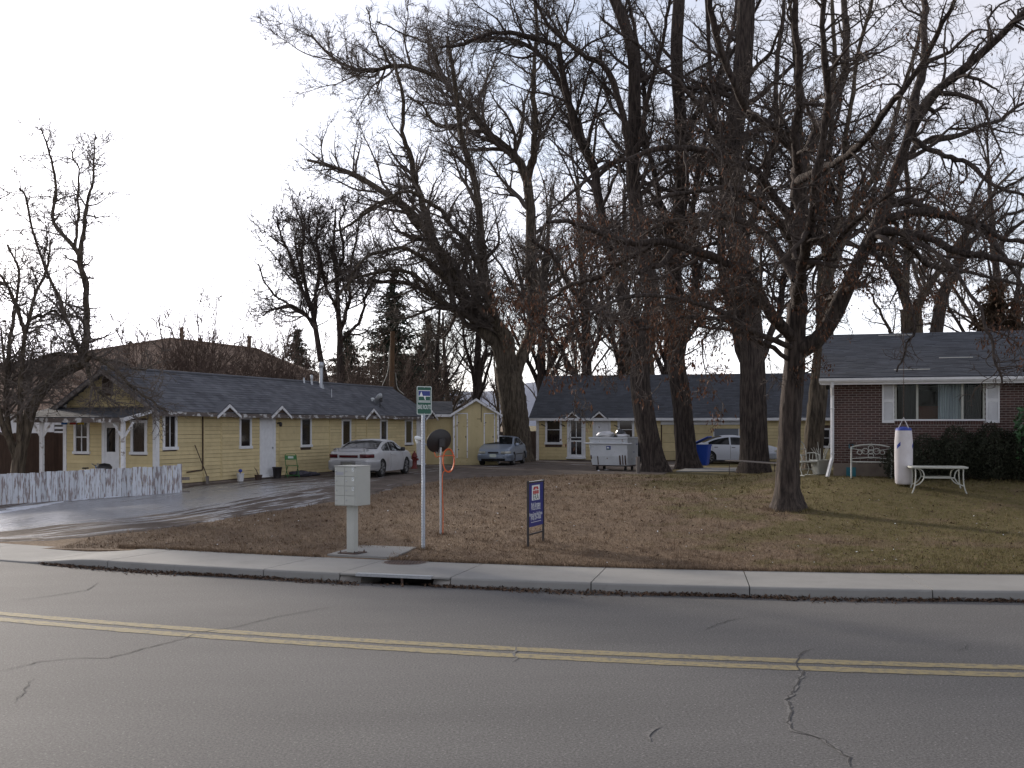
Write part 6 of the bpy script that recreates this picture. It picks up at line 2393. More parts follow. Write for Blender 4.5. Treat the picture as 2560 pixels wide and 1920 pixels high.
    band(True, lambda x, y: abs(y) < .58, [(.235, .036), (.24, .049), (.33, .049), (.335, .03)], 'air_intake', M_dark)
    if e.get('tailbar'):
        band(False, lambda x, y: abs(y) < .42, [(e['tail'][0] + .01, 0), (e['tail'][0] + .015, .009), (e['tail'][1] - .03, .009), (e['tail'][1] - .025, 0)], 'light_bar', M_tail)
    mb = MB(); mb.cbox(h + .045, -.16, .40, h + .062 + .055, .16, .55, .005); mb.build('number_plate', M_plate, root)
    mb = MB(); mb.cbox(-h - .125, -.17, .415, -h - .06, .17, .56, .005); mb.build('number_plate', M_plate_d, root)
    band(False, lambda x, y: abs(y) < .30, [(.39, .04), (.395, .054), (.595, .054), (.60, .03)], 'plate_recess', mat('recess_paint', (.22, .215, .21), .6) if 'recess_paint' not in MATS else MATS['recess_paint'])
    # sill strip and door lines
    for s in (1, -1):
        mb = MB()
        for xd in e['doors']:
            zz = np.linspace(zlow(xd) + .04, zbelt(xd) - .005, 8)
            mb.grid([[(xd - .006, s * (yside(xd, z) + .003), z), (xd + .006, s * (yside(xd, z) + .003), z)] for z in zz], smooth=False, flip=(s < 0))
        mb.build('door_gap', M_black, body)
        for xd in e['handles']:
            mb = MB(); z = zbelt(xd) - .10; y = s * (yside(xd, z) + .012)
            mb.cbox(xd - .09, y - .012, z - .015, xd + .09, y + .012, z + .015, .006); mb.build('door_handle', M_black if e.get('darkhandle') else paint, body)
        mb = MB()
        xm = e['mirror']; zb = zbelt(xm)
        y = yside(xm, zb)
        mb.lathe([(.0001, -.075), (.06, -.07), (.075, 0), (.06, .07), (.0001, .08)], 10)
        m = mb.build('wing_mirror', e.get('mirrormat', paint), root)
        m.scale = (.7, 1.35, 1); m.location = (xm, s * (y + .07), zb + .10)
        if e.get('rub'):
            rows = []
            for x in np.linspace(ra + wr_ + .08, fa - wr_ - .08, 14):
                rows.append([(x, s * (yside(x, z) + q), z) for z, q in ((.50, -.003), (.505, .012), (.545, .012), (.55, -.003))])
            mb = MB(); mb.grid(rows, flip=(s > 0)); mb.build('rub_strip', M_black, root)
    # wheels
    for a in (fa, ra):
        for s in (1, -1):
            yc = s * (W / 2 - .115)
            mb = MB()
            mb.lathe([(wr_ - .10, -.095), (wr_ - .03, -.10), (wr_, -.07), (wr_, .07), (wr_ - .03, .10), (wr_ - .10, .085)], 28)
            wl = mb.build('wheel', M_rubber, root)
            wl.rotation_euler = (-s * math.pi / 2, 0, 0)
            wl.location = (a, yc, wr_)
            mb = MB()
            mb.lathe([(.0001, .055), (.05, .06), (.055, .075), (.03, .085), (.0001, .086)], 12)
            for k in range(7):
                an = k * 2 * math.pi / 7
                mb.tube([(.04 * math.cos(an), .04 * math.sin(an), .066), ((wr_ - .10) * math.cos(an), (wr_ - .10) * math.sin(an), .074)], [.030, .038], 5)
            mb.lathe([(wr_ - .13, .045), (wr_ - .12, .082), (wr_ - .095, .088), (wr_ - .09, .07)], 28)
            mb.build('rim', M_wheel, wl)
    if e.get('spoiler'):
        mb = MB()
        rows = []
        for k in range(-8, 9):
            y = k / 8 * .66
            z = 1.035 + .035 * (1 - (abs(k) / 8) ** 4) - .04 * (abs(k) > 7)
            rows.append([(-h + .07, y, z), (-h + .09, y, z + .022), (-h + .26, y, z + .012), (-h + .26, y, z - .012), (-h + .07, y, z - .004)])
        mb.grid(rows, close=True); mb.grid(rows, close=True, flip=True)
        for s in (-.5, 0.5):
            mb.box(-h + .10, s - .03, .93, -h + .2, s + .03, 1.05)
        mb.build('spoiler', paint, root)
    return root


def park(o, px, py, local, rz):
    """put the car so that the local ground point stands at photo point (px, py)"""
    p = hit(px, py)
    R = Matrix.Rotation(rz, 3, 'Z')
    q = p - R @ Vector((local[0], local[1], 0))
    o.location = (q.x, q.y, ground_z(q.x, q.y) + .02)
    o.rotation_euler = (0, 0, rz)


c1 = make_car('coupe', 'dusty pale silver two door coupe seen from behind, parked along the cabin row', dict(
    L=4.74, W=1.79, paint=M_carwhite, axles=(1.42, -1.25), wheel=.315, tail=(.72, .85), tailbar=True, spoiler=True,
    top=[(-2.37, .90), (-2.28, .955), (-1.8, .985), (-1.5, 1.01), (-.85, 1.28), (-.35, 1.38), (.05, 1.395), (.4, 1.36), (1.25, .99), (1.7, .92), (2.15, .83), (2.37, .72)],
    belt=[(-2.37, .86), (-2.2, .90), (-1.5, .935), (0, .90), (1.2, .88), (1.7, .86), (2.15, .78), (2.37, .68)],
    glass=[(-1.18, -.42), (-.36, .95)], screen=(.42, 1.22), rear=(-1.45, -.55), doors=[-.40, .98], handles=[-.22], mirror=.85, mirrormat=M_black))
park(c1, 952, 1193, (-1.25, -.80), math.radians(76))
c3 = make_car('sedan', 'small silver blue sedan facing the street beside the shed', dict(
    L=4.45, W=1.70, paint=M_carblue, axles=(1.32, -1.28), wheel=.30, tail=(.72, .86),
    top=[(-2.22, .86), (-2.15, .95), (-1.75, .985), (-1.55, 1.0), (-.95, 1.30), (-.5, 1.385), (0, 1.40), (.35, 1.37), (1.12, .98), (1.6, .90), (2.05, .80), (2.22, .70)],
    belt=[(-2.22, .82), (-2.1, .88), (-1.5, .92), (0, .90), (1.1, .87), (1.6, .84), (2.05, .76), (2.22, .66)],
    glass=[(-1.25, -.30), (-.24, .85)], screen=(.38, 1.10), rear=(-1.5, -.62), doors=[-1.1, -.27, .9], handles=[-.95, -.12], mirror=.78, rub=True))
park(c3, 1283, 1164, (1.32, .78), math.radians(-101))
c2 = make_car('sedan', 'pale white sedan seen side on behind the blue bin, half hidden by trunks', dict(
    L=4.60, W=1.76, paint=M_carw2, axles=(1.40, -1.32), wheel=.31, tail=(.70, .84), darkhandle=True,
    top=[(-2.3, .84), (-2.2, .96), (-1.85, 1.0), (-1.6, 1.03), (-.95, 1.31), (-.4, 1.41), (.1, 1.42), (.5, 1.36), (1.35, .99), (1.75, .91), (2.15, .80), (2.3, .70)],
    belt=[(-2.3, .80), (-2.2, .88), (-1.5, .93), (0, .90), (1.2, .87), (1.7, .84), (2.15, .76), (2.3, .66)],
    glass=[(-1.35, -.30), (-.22, 1.02)], screen=(.55, 1.32), rear=(-1.55, -.62), doors=[-1.15, -.26, 1.05], handles=[-.98, -.10], mirror=.95))
park(c2, 1838, 1160, (0, -.8), math.radians(4))
def hw(s, y):
    q = HC.o + HC.u * s + HC.v * y
    return (q.x, q.y, ground_z(q.x, q.y))


# ------------------------------------------------------------------ street and yard objects
# cluster mailbox
p = hit(881, 1387)
cb_ = thing('cluster_mailbox', 'beige cluster mailbox on a square pedestal beside the sidewalk', 'mailbox', (p.x, p.y, .185), math.radians(-27))
mb = MB(); mb.cbox(-.19, -.19, 0, .19, .19, .018, .004); mb.build('base_plate', M_rust, cb_)
for x in (-.15, .15):
    for y in (-.15, .15):
        mb = MB(); mb.lathe([(.018, .018), (.018, .035), (.008, .037), (.008, .055)], 6, x, y, smooth=False); mb.build('bolt', M_rust, cb_)
mb = MB(); mb.cbox(-.075, -.075, .018, .075, .075, .88, .006); mb.build('pedestal', M_cbu, cb_)
mb = MB(); mb.cbox(-.225, -.22, .86, .225, .24, 1.56, .008); mb.box(-.232, -.235, 1.555, .232, .25, 1.572); mb.build('cabinet', M_cbu, cb_)
nums = {(1, 3): '3', (1, 2): '7', (1, 1): '5'}
for c in range(2):
    for r in range(4):
        x0, z0 = -.215 + c * .216, .875 + r * .171
        mb = MB(); mb.cbox(x0, -.236, z0, x0 + .210, -.221, z0 + .165, .004)
        d = mb.build('compartment_door', M_cbu, cb_)
        mb = MB(); mb.lathe([(.013, 0), (.013, .008), (.0001, .009)], 10); k = mb.build('lock', M_steel, d); k.rotation_euler = (math.pi / 2, 0, 0); k.location = (x0 + .035, -.236, z0 + .09)
        if (c, r) in nums:
            mb = MB(); mb.box(x0 + .155, -.238, z0 + .09, x0 + .20, -.2362, z0 + .158); mb.build('number_label', M_signwhite, d)
            text_mesh(nums[(c, r)], .07, 'number', M_black, d, Matrix.Translation((x0 + .178, -.2395, z0 + .124)) @ Matrix.Rotation(math.pi / 2, 4, 'X'), depth=.0008)
        if (c, r) == (0, 3):
            mb = MB(); mb.box(x0 + .02, -.238, z0 + .02, x0 + .19, -.2362, z0 + .075); mb.build('notice_label', mat('label_grey', (.32, .33, .36), .6), d)
mb = MB(); mb.box(-.231, -.238, 1.552, .231, -.221, 1.556); mb.build('top_gap', M_dark, cb_)

# bike route sign on its perforated post
p = hit(1058, 1373)
bs = thing('bike_route_sign', 'green and blue bike route sign on a perforated galvanised post', 'sign', (p.x, p.y, p.z - .02), math.radians(38))
mb = MB()
w = .027
HP = 3.03
mb.M = Matrix.Rotation(math.radians(-8), 4, 'Z')
# square tube with a punched front face
n = int(HP / .0508)
for (sx, sy) in ((1, 0), (-1, 0), (0, 1)):
    if sx:
        mb.box(sx * w - (.003 if sx > 0 else 0), -w, 0, sx * w + (.003 if sx < 0 else 0), w, HP)
    else:
        mb.box(-w, w - .003, 0, w, w, HP)
for k in range(n):
    z0, z1 = k * .0508, (k + 1) * .0508
    mb.box(-w, -w, z0, -.0075, -w + .003, z1); mb.box(.0075, -w, z0, w, -w + .003, z1)
    mb.box(-.0075, -w, z0, .0075, -w + .003, z0 + .034)
mb.build('post', M_post, bs)
mb = MB(); mb.M = Matrix.Rotation(math.radians(-8), 4, 'Z')
for k in range(n):
    mb.box(-w - .0008, -.0075, k * .0508 + .034, -w, .0075, k * .0508 + .049)
    mb.box(w, -.0075, k * .0508 + .034, w + .0008, .0075, k * .0508 + .049)
mb.build('punched_holes', M_dark, bs)['kind'] = 'stuff'
SWD, SHT, Z0 = .34, .535, HP - .535 + .03
def rrect(w_, h_, r_, n_=5):
    pts = []
    for cx, cy, a0 in ((w_ / 2 - r_, h_ / 2 - r_, 0), (-w_ / 2 + r_, h_ / 2 - r_, 90), (-w_ / 2 + r_, -h_ / 2 + r_, 180), (w_ / 2 - r_, -h_ / 2 + r_, 270)):
        for k in range(n_ + 1):
            a = math.radians(a0 + 90 * k / n_)
            pts.append((cx + r_ * math.cos(a), cy + r_ * math.sin(a)))
    return pts
def plate(pts, y0, y1, zc, nm, mt_, par, cx=0):
    mb = MB(); mb.prism([(cx + x, zc + z) for x, z in pts], 'y', y0, y1); return mb.build(nm, mt_, par)
zc = Z0 + SHT / 2
panel = plate(rrect(SWD, SHT, .03), -.036, -.033, zc, 'sign_panel', M_green_sign, bs)
plate(rrect(SWD - .012, SHT - .012, .026), -.0372, -.0361, zc, 'white_border', M_signwhite, panel)
plate(rrect(SWD - .036, SHT - .036, .018), -.0384, -.0373, zc, 'green_field', M_green_sign, panel)
plate([(-.135, -.012), (.135, -.012), (.135, .19), (-.135, .19)], -.0396, -.0385, zc, 'white_frame', M_signwhite, panel)
plate([(-.128, .085), (.128, .085), (.128, .178), (-.128, .178)], -.0408, -.0397, zc, 'sky_field', M_blue_sign, panel)
plate([(-.128, -.002), (.128, -.002), (.128, .072), (-.128, .072)], -.0408, -.0397, zc, 'grass_field', M_green_sign, panel)
plate([(-.115, .072), (-.03, .072), (-.068, .168)], -.0418, -.0409, zc, 'mountain', M_signwhite, panel)
plate([(-.02, .085), (.045, .085), (.02, .05), (.03, .01), (.012, .01), (-.005, .05)], -.0418, -.0409, zc, 'road_symbol', M_signwhite, panel)
plate([(-.14, -.035), (.14, -.035), (.14, -.022), (-.14, -.022)], -.0396, -.0385, zc, 'divider', M_signwhite, panel)
text_mesh('BIKE ROUTE', .10, 'lettering', M_signwhite, panel, Matrix.Translation((0, -.0395, zc - .125)) @ Matrix.Rotation(math.pi / 2, 4, 'X') @ Matrix.Diagonal((1, 1.15, 1, 1)), width=.285)
for z in (SHT / 2 - .025, -SHT / 2 + .025):
    mb = MB(); mb.lathe([(.008, 0), (.008, .006), (.0001, .008)], 8); k = mb.build('bolt', M_steel, panel); k.rotation_euler = (math.pi / 2, 0, 0); k.location = (0, -.0385, zc + z)

# satellite dish on a pole with its coil of orange conduit
p = hit(1102, 1336)
d1 = dish('satellite_dish', 'satellite dish, its backlit shade coloured black, on a pole standing on the lawn', (p.x, p.y, p.z), (-.50, .80, .33), .285, (-.50, .10, 1.99), 1.90, face=M_black)  # black reflector colour carries the shade of its backlit side
mb = MB(); mb.tube([(0, -.02, -.1), (0, -.02, 1.86)], .024, 10); mb.build('pole', M_steel, d1)
oc = thing('conduit_coil', 'coil of orange conduit hanging from the satellite dish pole', 'conduit', (p.x, p.y, p.z))
mb = MB()
pts = [(.045, -.06, -.03), (.05, -.06, .5), (.035, -.065, 1.0), (.05, -.06, 1.28)]
for k in range(0, 3 * 24 + 10):
    a = -1.9 + 2 * math.pi * k / 24
    rr = 1 + .05 * math.sin(k * .35)
    pts.append((.165 + .115 * rr * math.cos(a), -.07 - .02 * (k / 24), 1.53 + .235 * rr * math.sin(a)))
pts += [(.0, -.09, 1.62), (-.09, -.07, 1.60), (-.13, -.05, 1.70)]
mb.tube(cr(pts, 260).tolist(), .0095, 6)
mb.build('conduit', M_orange, oc)

# estate agent's sign
a, b = hit(1320, 1369), hit(1358, 1355)
v = b - a; v.z = 0
wd = v.length
es = thing('real_estate_sign', 'navy real estate sign in a black frame standing on the lawn', 'sign', (a.x, a.y, a.z), math.atan2(v.y, v.x))
HT = (1369 - 1203) / F * a.y
mb = MB()
for x in (0, wd):
    mb.cbox(x - .018, -.018, -.1, x + .018, .018, HT, .003)
for z in (.22, HT - .045):
    mb.cbox(.018, -.014, z, wd - .018, .014, z + .03, .003)
mb.build('frame', M_black, es)
pz0, pz1 = HT * .30, HT - .05
mb = MB(); mb.box(.019, -.006, pz0, wd - .019, .006, pz1); pn = mb.build('panel', M_navy, es)
mb = MB(); mb.box(.02, -.016, HT - .017, wd - .02, .016, HT - .012); mb.build('light_strip', M_signwhite, es)
ph_ = pz1 - pz0
cx = wd / 2
def on(x0, z0, x1, z1, nm, mt_, y=-.0072):
    mb = MB(); mb.box(cx + x0 * wd, y, pz1 + z0 * ph_, cx + x1 * wd, y + .0011, pz1 + z1 * ph_); return mb.build(nm, mt_, pn)
on(-.27, -.40, .24, -.05, 'logo_card', M_signwhite)
mb = MB(); mb.prism([(cx - .20 * wd, pz1 - .155 * ph_), (cx + .17 * wd, pz1 - .155 * ph_), (cx + .11 * wd, pz1 - .085 * ph_), (cx - .14 * wd, pz1 - .085 * ph_)][::-1], 'y', -.0084, -.0073); mb.build('logo_roof', M_red, pn)
mb = MB(); mb.prism([(cx - .06 * wd, pz1 - .15 * ph_), (cx + .03 * wd, pz1 - .15 * ph_), (cx - .015 * wd, pz1 - .105 * ph_)], 'y', -.0096, -.0085); mb.build('logo_gable', M_signwhite, pn)
for k in range(3):
    on(-.20 + k * .13, -.255, -.20 + k * .13 + .11, -.175, 'logo_bar', M_red, -.0084)
RX = Matrix.Rotation(math.pi / 2, 4, 'X')
for txt, sz, z, wf, mt_, yy in (('ERA', .15, -.33, .36, M_greenink, -.0085), ('Bob Sprague', .1, -.495, .60, M_signwhite, -.0075), ('970.372.8532', .1, -.585, .60, M_signwhite, -.0075),
                                ('Home Group Real Estate', .1, -.72, .84, M_signwhite, -.0075), ('(970) 224-4500', .1, -.81, .66, M_signwhite, -.0075)):
    text_mesh(txt, sz, 'lettering', mt_, pn, Matrix.Translation((cx - .015 * wd, yy, pz1 + z * ph_)) @ RX, width=wf * wd, depth=.0006)
on(-.33, -.905, .33, -.895, 'underline', M_signwhite)

# dumpster
pc = hit(1535, 1176)
dm = thing('dumpster', 'white steel dumpster on casters with rust streaks and a swung back lid', 'dumpster', (pc.x, pc.y, ground_z(pc.x, pc.y)), math.radians(-27))
DW, DD, Z1, Z2 = 1.72, 1.25, .24, 1.38
mb = MB()
fr_ = [(-DW / 2 + .08, -DD / 2 + .10), (DW / 2 - .06, -DD / 2 + .10), (DW / 2 - .02, DD / 2), (-DW / 2 + .02, DD / 2)]
tp_ = [(-DW / 2, -DD / 2 - .02), (DW / 2, -DD / 2 - .02), (DW / 2, DD / 2), (-DW / 2, DD / 2)]
md_ = [(-DW / 2 + .02, -DD / 2 + .02), (DW / 2 - .02, -DD / 2 + .02), (DW / 2 - .01, DD / 2), (-DW / 2 + .01, DD / 2)]
ins = lambda q, k: [(x * k, y * k) for x, y in q]
rings = [[(x, y, z) for x, y in q] for q, z in ((fr_, Z1), (md_, .62), (tp_, Z2), (ins(tp_, .95), Z2), (ins(fr_, .93), Z1 + .08))]
mb.grid(rings, smooth=False, close=True)
mb.add(rings[0], [(3, 2, 1, 0)]); mb.add(rings[-1], [(0, 1, 2, 3)])
shell = mb.build('bin_body', M_dump, dm)
mb = MB()
for (x0, y0, x1, y1) in ((-DW / 2 - .03, -DD / 2 - .06, DW / 2 + .03, -DD / 2 - .005), (-DW / 2 - .03, DD / 2 - .02, DW / 2 + .03, DD / 2 + .03), (-DW / 2 - .035, -DD / 2 - .004, -DW / 2 + .02, DD / 2 - .021), (DW / 2 - .02, -DD / 2 - .004, DW / 2 + .035, DD / 2 - .021)):
    mb.cbox(x0, y0, Z2 - .03, x1, y1, Z2 + .045, .01)
mb.build('rim', M_dump, dm)
mb = MB(); mb.tube([(-DW / 2 - .22, -DD / 2 - .08, 1.16), (DW / 2 + .22, -DD / 2 - .08, 1.16)], .035, 6)
mb.build('lift_bar', M_dump, dm)
for x in (-DW / 2 + .02, DW / 2 - .02):
    mb = MB(); mb.prism([(-DD / 2 - .05, 1.12), (-DD / 2 - .05, 1.0), (-DD / 2 + .06, .80), (-DD / 2 + .06, 1.12)], 'x', x - .02, x + .02); mb.build('lift_gusset', M_dump, dm)
mb = MB(); mb.box(-DW / 2 + .05, -DD / 2 + .20, Z1 - .05, DW / 2 - .05, DD / 2 - .02, Z1); mb.build('chassis', M_rust, dm)
for x in (-DW / 2 + .22, DW / 2 - .22):
    for y in (-DD / 2 + .32, DD / 2 - .15):
        mb = MB(); mb.tube([(x - .03, y, .09), (x + .03, y, .09)], .09, 14); mb.box(x - .045, y - .02, .08, x - .035, y + .02, .19); mb.box(x + .035, y - .02, .08, x + .045, y + .02, .19); mb.build('caster', M_rubber, dm)
rnd = random.Random(4)
for (x, z0, z1, w_) in ((-.50, .26, .62, .04), (.50, .26, .66, .07), (.62, .26, .68, .05), (.74, .26, .66, .06), (-.80, .5, .66, .05)):
    mb = MB()
    t0, t1 = (z0 - Z1) / (.62 - Z1), min(1, (z1 - Z1) / (.62 - Z1))
    yy = lambda t: -DD / 2 + .10 - .08 * t - .008
    mb.add([(x - w_ * .6, yy(t0), z0), (x + w_ * .6, yy(t0), z0), (x + w_ / 2, yy(t1) - .004, z1), (x - w_ / 2, yy(t1) - .004, z1)], [(0, 1, 2, 3)])
    mb.build('rust_streak', M_rust, dm)
mb = MB(); mb.box(-.10, -DD / 2 - .012, .90, .10, -DD / 2 - .004, 1.05); lb = mb.build('blue_label', M_blue_sign, dm)
mb = MB(); mb.box(-.09, -DD / 2 - .014, .905, .09, -DD / 2 - .0125, .94); mb.build('green_band', M_green_sign, lb)
mb = MB(); mb.prism([(-.07, .95), (.05, .95), (.02, 1.0), (-.05, 1.02)], 'y', -DD / 2 - .0142, -DD / 2 - .0128); mb.build('white_mark', M_signwhite, lb)
mb = MB(); mb.box(DW / 2 + .012, DD / 2 - .28, 1.10, DW / 2 + .016, DD / 2 - .10, 1.14); mb.box(DW / 2 + .006, 0.0, .78, DW / 2 + .012, .16, .81); mb.build('side_marking', M_blue_sign, dm)
# lid thrown open behind, hanging on the far side
mb = MB()
mb.grid([[(-DW / 2, DD / 2 + .05, Z2 + .10), (0, DD / 2 + .05, Z2 + .12), (-.02, DD / 2 + .05, Z2 + .12)], [(-DW / 2, DD / 2 + .22, .7), (0, DD / 2 + .22, .72), (-.02, DD / 2 + .22, .72)]], smooth=False)
mb.cbox(DW / 2 - .95, DD / 2 + .05, .35, DW / 2 + .10, DD / 2 + .10, Z2 + .06, .01)
mb.cbox(-DW / 2, DD / 2 - .2, Z2 + .05, -.1, DD / 2 + .06, Z2 + .12, .02)
mb.build('lid', M_black, dm)
mb = MB(); mb.tube([(DW / 2 + .15, DD / 2 + .06, Z2 + .02), (DW / 2 + .19, DD / 2 + .16, .9), (DW / 2 + .22, DD / 2 + .18, .12)], .02, 5); mb.build('lid_edge', M_dump, dm)


def blob(name, label, cat, loc, size, seed, mt_, group=None, n=(12, 18)):
    rng = np.random.default_rng(seed)
    ph = rng.uniform(0, 6.28, 8)
    rows = []
    for i in range(n[0] + 1):
        th = math.pi * i / n[0]
        r = []
        for j in range(n[1]):
            a = 2 * math.pi * j / n[1]
            k = 1 + .13 * math.sin(3 * a + ph[0] + th * 2) + .10 * math.sin(5 * a + ph[1] - th * 3) + .09 * math.sin(7 * th + ph[2] + a * 2) + .05 * rng.normal()
            r.append((math.sin(th) * math.cos(a) * size[0] * k, math.sin(th) * math.sin(a) * size[1] * k, (math.cos(th) * k * .8 + .75) * size[2]))
        rows.append(r)
    mb = MB(); mb.grid(rows, close=True, flip=True)
    o = mb.build(name, mt_)
    o.location = loc
    return tag(o, label, cat, group)


R = Matrix.Rotation(dm.rotation_euler[2], 3, 'Z')
for i, (x, y, s, m, lb) in enumerate(((-.28, -.15, (.36, .30, .17), M_bag, 'crumpled white plastic bag heaped on the rim of the dumpster'),
                                      (.26, .05, (.20, .2, .22), M_bagdark, 'dark grey bag sticking up in the middle of the dumpster'),
                                      (.52, -.2, (.26, .22, .10), M_bag, 'flat white sack at the right rim of the dumpster'))):
    q = dm.location + R @ Vector((x, y, Z2 + .02))
    blob('trash_bag', lb, 'bag', q, s, 20 + i, m, 'bags heaped in the dumpster')
for i, (px, py) in enumerate(((1497, 1178), (1517, 1176))):
    q = hit(px, py)
    blob('paper_litter', ('small white scrap below the left caster of the dumpster', 'larger crumpled white scrap under the middle of the dumpster')[i], 'litter', q, (.05 + .05 * i, .05 + .03 * i, .03), 40 + i, M_bag, 'scraps under the dumpster')
# grey post beside the leaning trunk
q = hit(1595, 1184)
mb = MB(); mb.tube([(0, 0, -.2), (0.005, 0, .35), (0, 0, .66)], [.085, .08, .075], 10); mb.lathe([(.075, .66), (.05, .675), (.0001, .68)], 10)
o = tag(mb.build('bollard_post', M_wood_grey), 'short round grey wooden post at the foot of the leaning trunk', 'post'); o.location = q
# blue wheeled bin
q = hit(1757, 1170)
bn = thing('wheelie_bin', 'blue wheeled recycling bin with a raised lid beside the straight trunk', 'bin', (q.x, q.y, q.z), math.radians(62))
mb = MB()
rings = []
for z, w_, d_ in ((.12, .40, .44), (.2, .43, .48), (.98, .56, .66), (1.02, .60, .70), (1.06, .60, .70)):
    rings.append([(x, y, z) for x, y in rrect(w_, d_, .06, 3)])
mb.grid(rings, smooth=False, close=True); mb.add(rings[0], [tuple(range(len(rings[0])))[::-1]])
mb.build('bin_body', M_bluebin, bn)
mb = MB()
ins_ = [[(x, y, 1.03) for x, y in rrect(.52, .62, .05, 3)]]
mb.add(ins_[0], [tuple(range(len(ins_[0])))]); mb.build('bin_mouth', M_dark, bn)
mb = MB(); mb.M = Matrix.Translation((0, .36, 1.07)) @ Matrix.Rotation(math.radians(-24), 4, 'X')
mb.cbox(-.31, -.78, 0, .31, .02, .06, .02); mb.build('lid', M_bluebin, bn)
mb = MB(); mb.tube([(-.26, .40, 1.0), (.26, .40, 1.0)], .02, 8); mb.build('handle', M_bluebin, bn)
for s in (-1, 1):
    mb = MB(); mb.tube([(s * .22, .22, .11), (s * .28, .22, .11)], .11, 14); mb.build('wheel', M_rubber, bn)
mb = MB(); pts = [(.075 * math.cos(a), -.302 + .03 * 0, .74 + .10 * math.sin(a)) for a in np.linspace(-.6, 1.9, 9)]; mb.tube([(x, -.285, z) for x, _, z in pts], .012, 4); mb.build('white_mark', M_signwhite, bn)
# concrete walk by the cottage
mb = MB()
f0, f1, g0, g1 = (hit(*t) for t in ((1690, 1180), (1890, 1180), (1720, 1172), (1900, 1171)))
rs = []
for i in range(21):
    t = i / 20
    a, b = f0.lerp(f1, t), g0.lerp(g1, t)
    r = []
    for j in range(5):
        c = a.lerp(b, j / 4)
        r.append((c.x, c.y, ground_z(c.x, c.y) + (.05 if 0 < j < 4 else .045)))
    rs.append([(a.x, a.y - .002, r[0][2] - .2)] + r)
mb.grid(rs, smooth=False, flip=True)
tag(mb.build('concrete_walk', M_conc), kind='structure')

# plank table by the thick trunk
a, b = hit(1838, 1193), hit(1945, 1190)
a, b = P(1812, 1193, 43.2), P(1945, 1190, 39.5)
v = b - a; v.z = 0
pt = thing('plank_table', 'low grey plank table on thin dark legs beside the thick trunk', 'table', (a.x, a.y, ground_z(a.x, a.y)), math.atan2(v.y, v.x))
hz = .56
for k in range(3):
    mb = MB(); mb.cbox(0, k * .17, hz - .035, v.length, k * .17 + .162, hz, .005); mb.build('plank', M_wood_grey, pt)
for x in (.28, v.length - .3):
    mb = MB()
    for y in (.04, .46):
        mb.tube([(x, y, 0.0), (x, y, hz - .036)], .014, 5)
    for z in (.06, .30, hz - .08):
        mb.tube([(x, .04, z), (x, .46, z)], .011, 5)
    mb.build('leg_frame', M_rust, pt)

# glider chair, planter, shovel, bench by the house corner
def to(th, pts):
    return pts
q = hit(2012, 1190)
gc = thing('glider_chair', 'cream metal glider chair with a rounded back left of the downpipe', 'chair', (q.x, q.y, q.z), math.radians(25))
mb = MB()
arc = [(-.30, .28, .42)] + [(-.30 + .0, .32, .78)] + [(.30 * math.cos(a), .36, .80 + .24 * math.sin(a)) for a in np.linspace(math.pi, 0, 12)] + [(.30, .32, .78), (.30, .28, .42)]
mb.tube(arc, .018, 7)
mb.tube([(.20 * math.cos(a), .355, .80 + .15 * math.sin(a)) for a in np.linspace(math.pi, 0, 10)], .011, 6)
for z in (.78, .60):
    mb.tube([(-.30, .33, z), (.30, .33, z)], .014, 6)
for x in (-.15, 0, .15):
    mb.tube([(x, .30, .44), (x, .33, .62)], .012, 6)
mb.build('backrest', M_cream, gc)
mb = MB(); mb.cbox(-.31, -.26, .40, .31, .30, .435, .012); mb.build('seat', M_cream, gc)
for s in (-1, 1):
    mb = MB(); mb.tube([(s * .33, .30, .66), (s * .35, 0, .68), (s * .35, -.24, .63), (s * .34, -.28, .52), (s * .32, -.25, .41)], .016, 7)
    for y in (-.12, .04, .18):
        mb.tube([(s * .34, y, .66), (s * .31, y, .42)], .010, 5)
    mb.build('armrest', M_cream, gc)
mb = MB()
for s in (-1, 1):
    mb.tube([(s * .26, -.30, .025), (s * .26, .30, .025)], .018, 6)
    mb.tube([(s * .26, -.2, .03), (s * .2, -.05, .20), (s * .22, -.16, .40)], .014, 6); mb.tube([(s * .26, .2, .03), (s * .2, .05, .20), (s * .22, .16, .40)], .014, 6)
mb.tube([(-.26, 0, .2), (.26, 0, .2)], .014, 6)
mb.build('base_frame', M_cream, gc)
q = hit(2052, 1185)
pl = thing('planter', 'square cream planter tub with dry stalks beside the downpipe', 'planter', (q.x, q.y, q.z), math.radians(15))
mb = MB()
rings = [[(x, y, z) for x, y in rrect(w_, w_, .03, 2)] for z, w_ in ((0, .34), (.36, .46), (.38, .49), (.42, .49), (.42, .43), (.36, .42))]
mb.grid(rings, smooth=False, close=True); mb.add(rings[-1], [tuple(range(len(rings[0])))]); mb.build('tub', M_cream, pl)
mb = MB()
for k in range(9):
    a_ = rnd.uniform(0, 6.28); mb.tube([(.1 * math.cos(a_), .1 * math.sin(a_), .36), (.16 * math.cos(a_), .16 * math.sin(a_), .6), (.28 * math.cos(a_), .28 * math.sin(a_), rnd.uniform(.72, .95))], [.014, .012, .008], 5)
mb.build('stalks', M_cream, pl)
q = HC.o + HC.u * .46 + HC.v * (-.22)
sv = thing('snow_shovel', 'teal plastic shovel standing against the brick wall', 'shovel', (q.x, q.y, ground_z(q.x, q.y)), HC.a)
mb = MB(); mb.tube([(0, 0, .16), (0, .13, .80)], .014, 6); mb.build('shaft', M_wood_grey, sv)
mb = MB(); mb.grid([[(x, -.03 + .18 * x * x - .02 * (z > .1), z) for x in np.linspace(-.13, .13, 7)] for z in (0, .12, .22, .26)]); mb.grid([[(x, -.022 + .18 * x * x - .02 * (z > .1), z) for x in np.linspace(-.13, .13, 7)] for z in (0, .12, .22, .26)], flip=True); mb.build('blade', M_teal, sv)
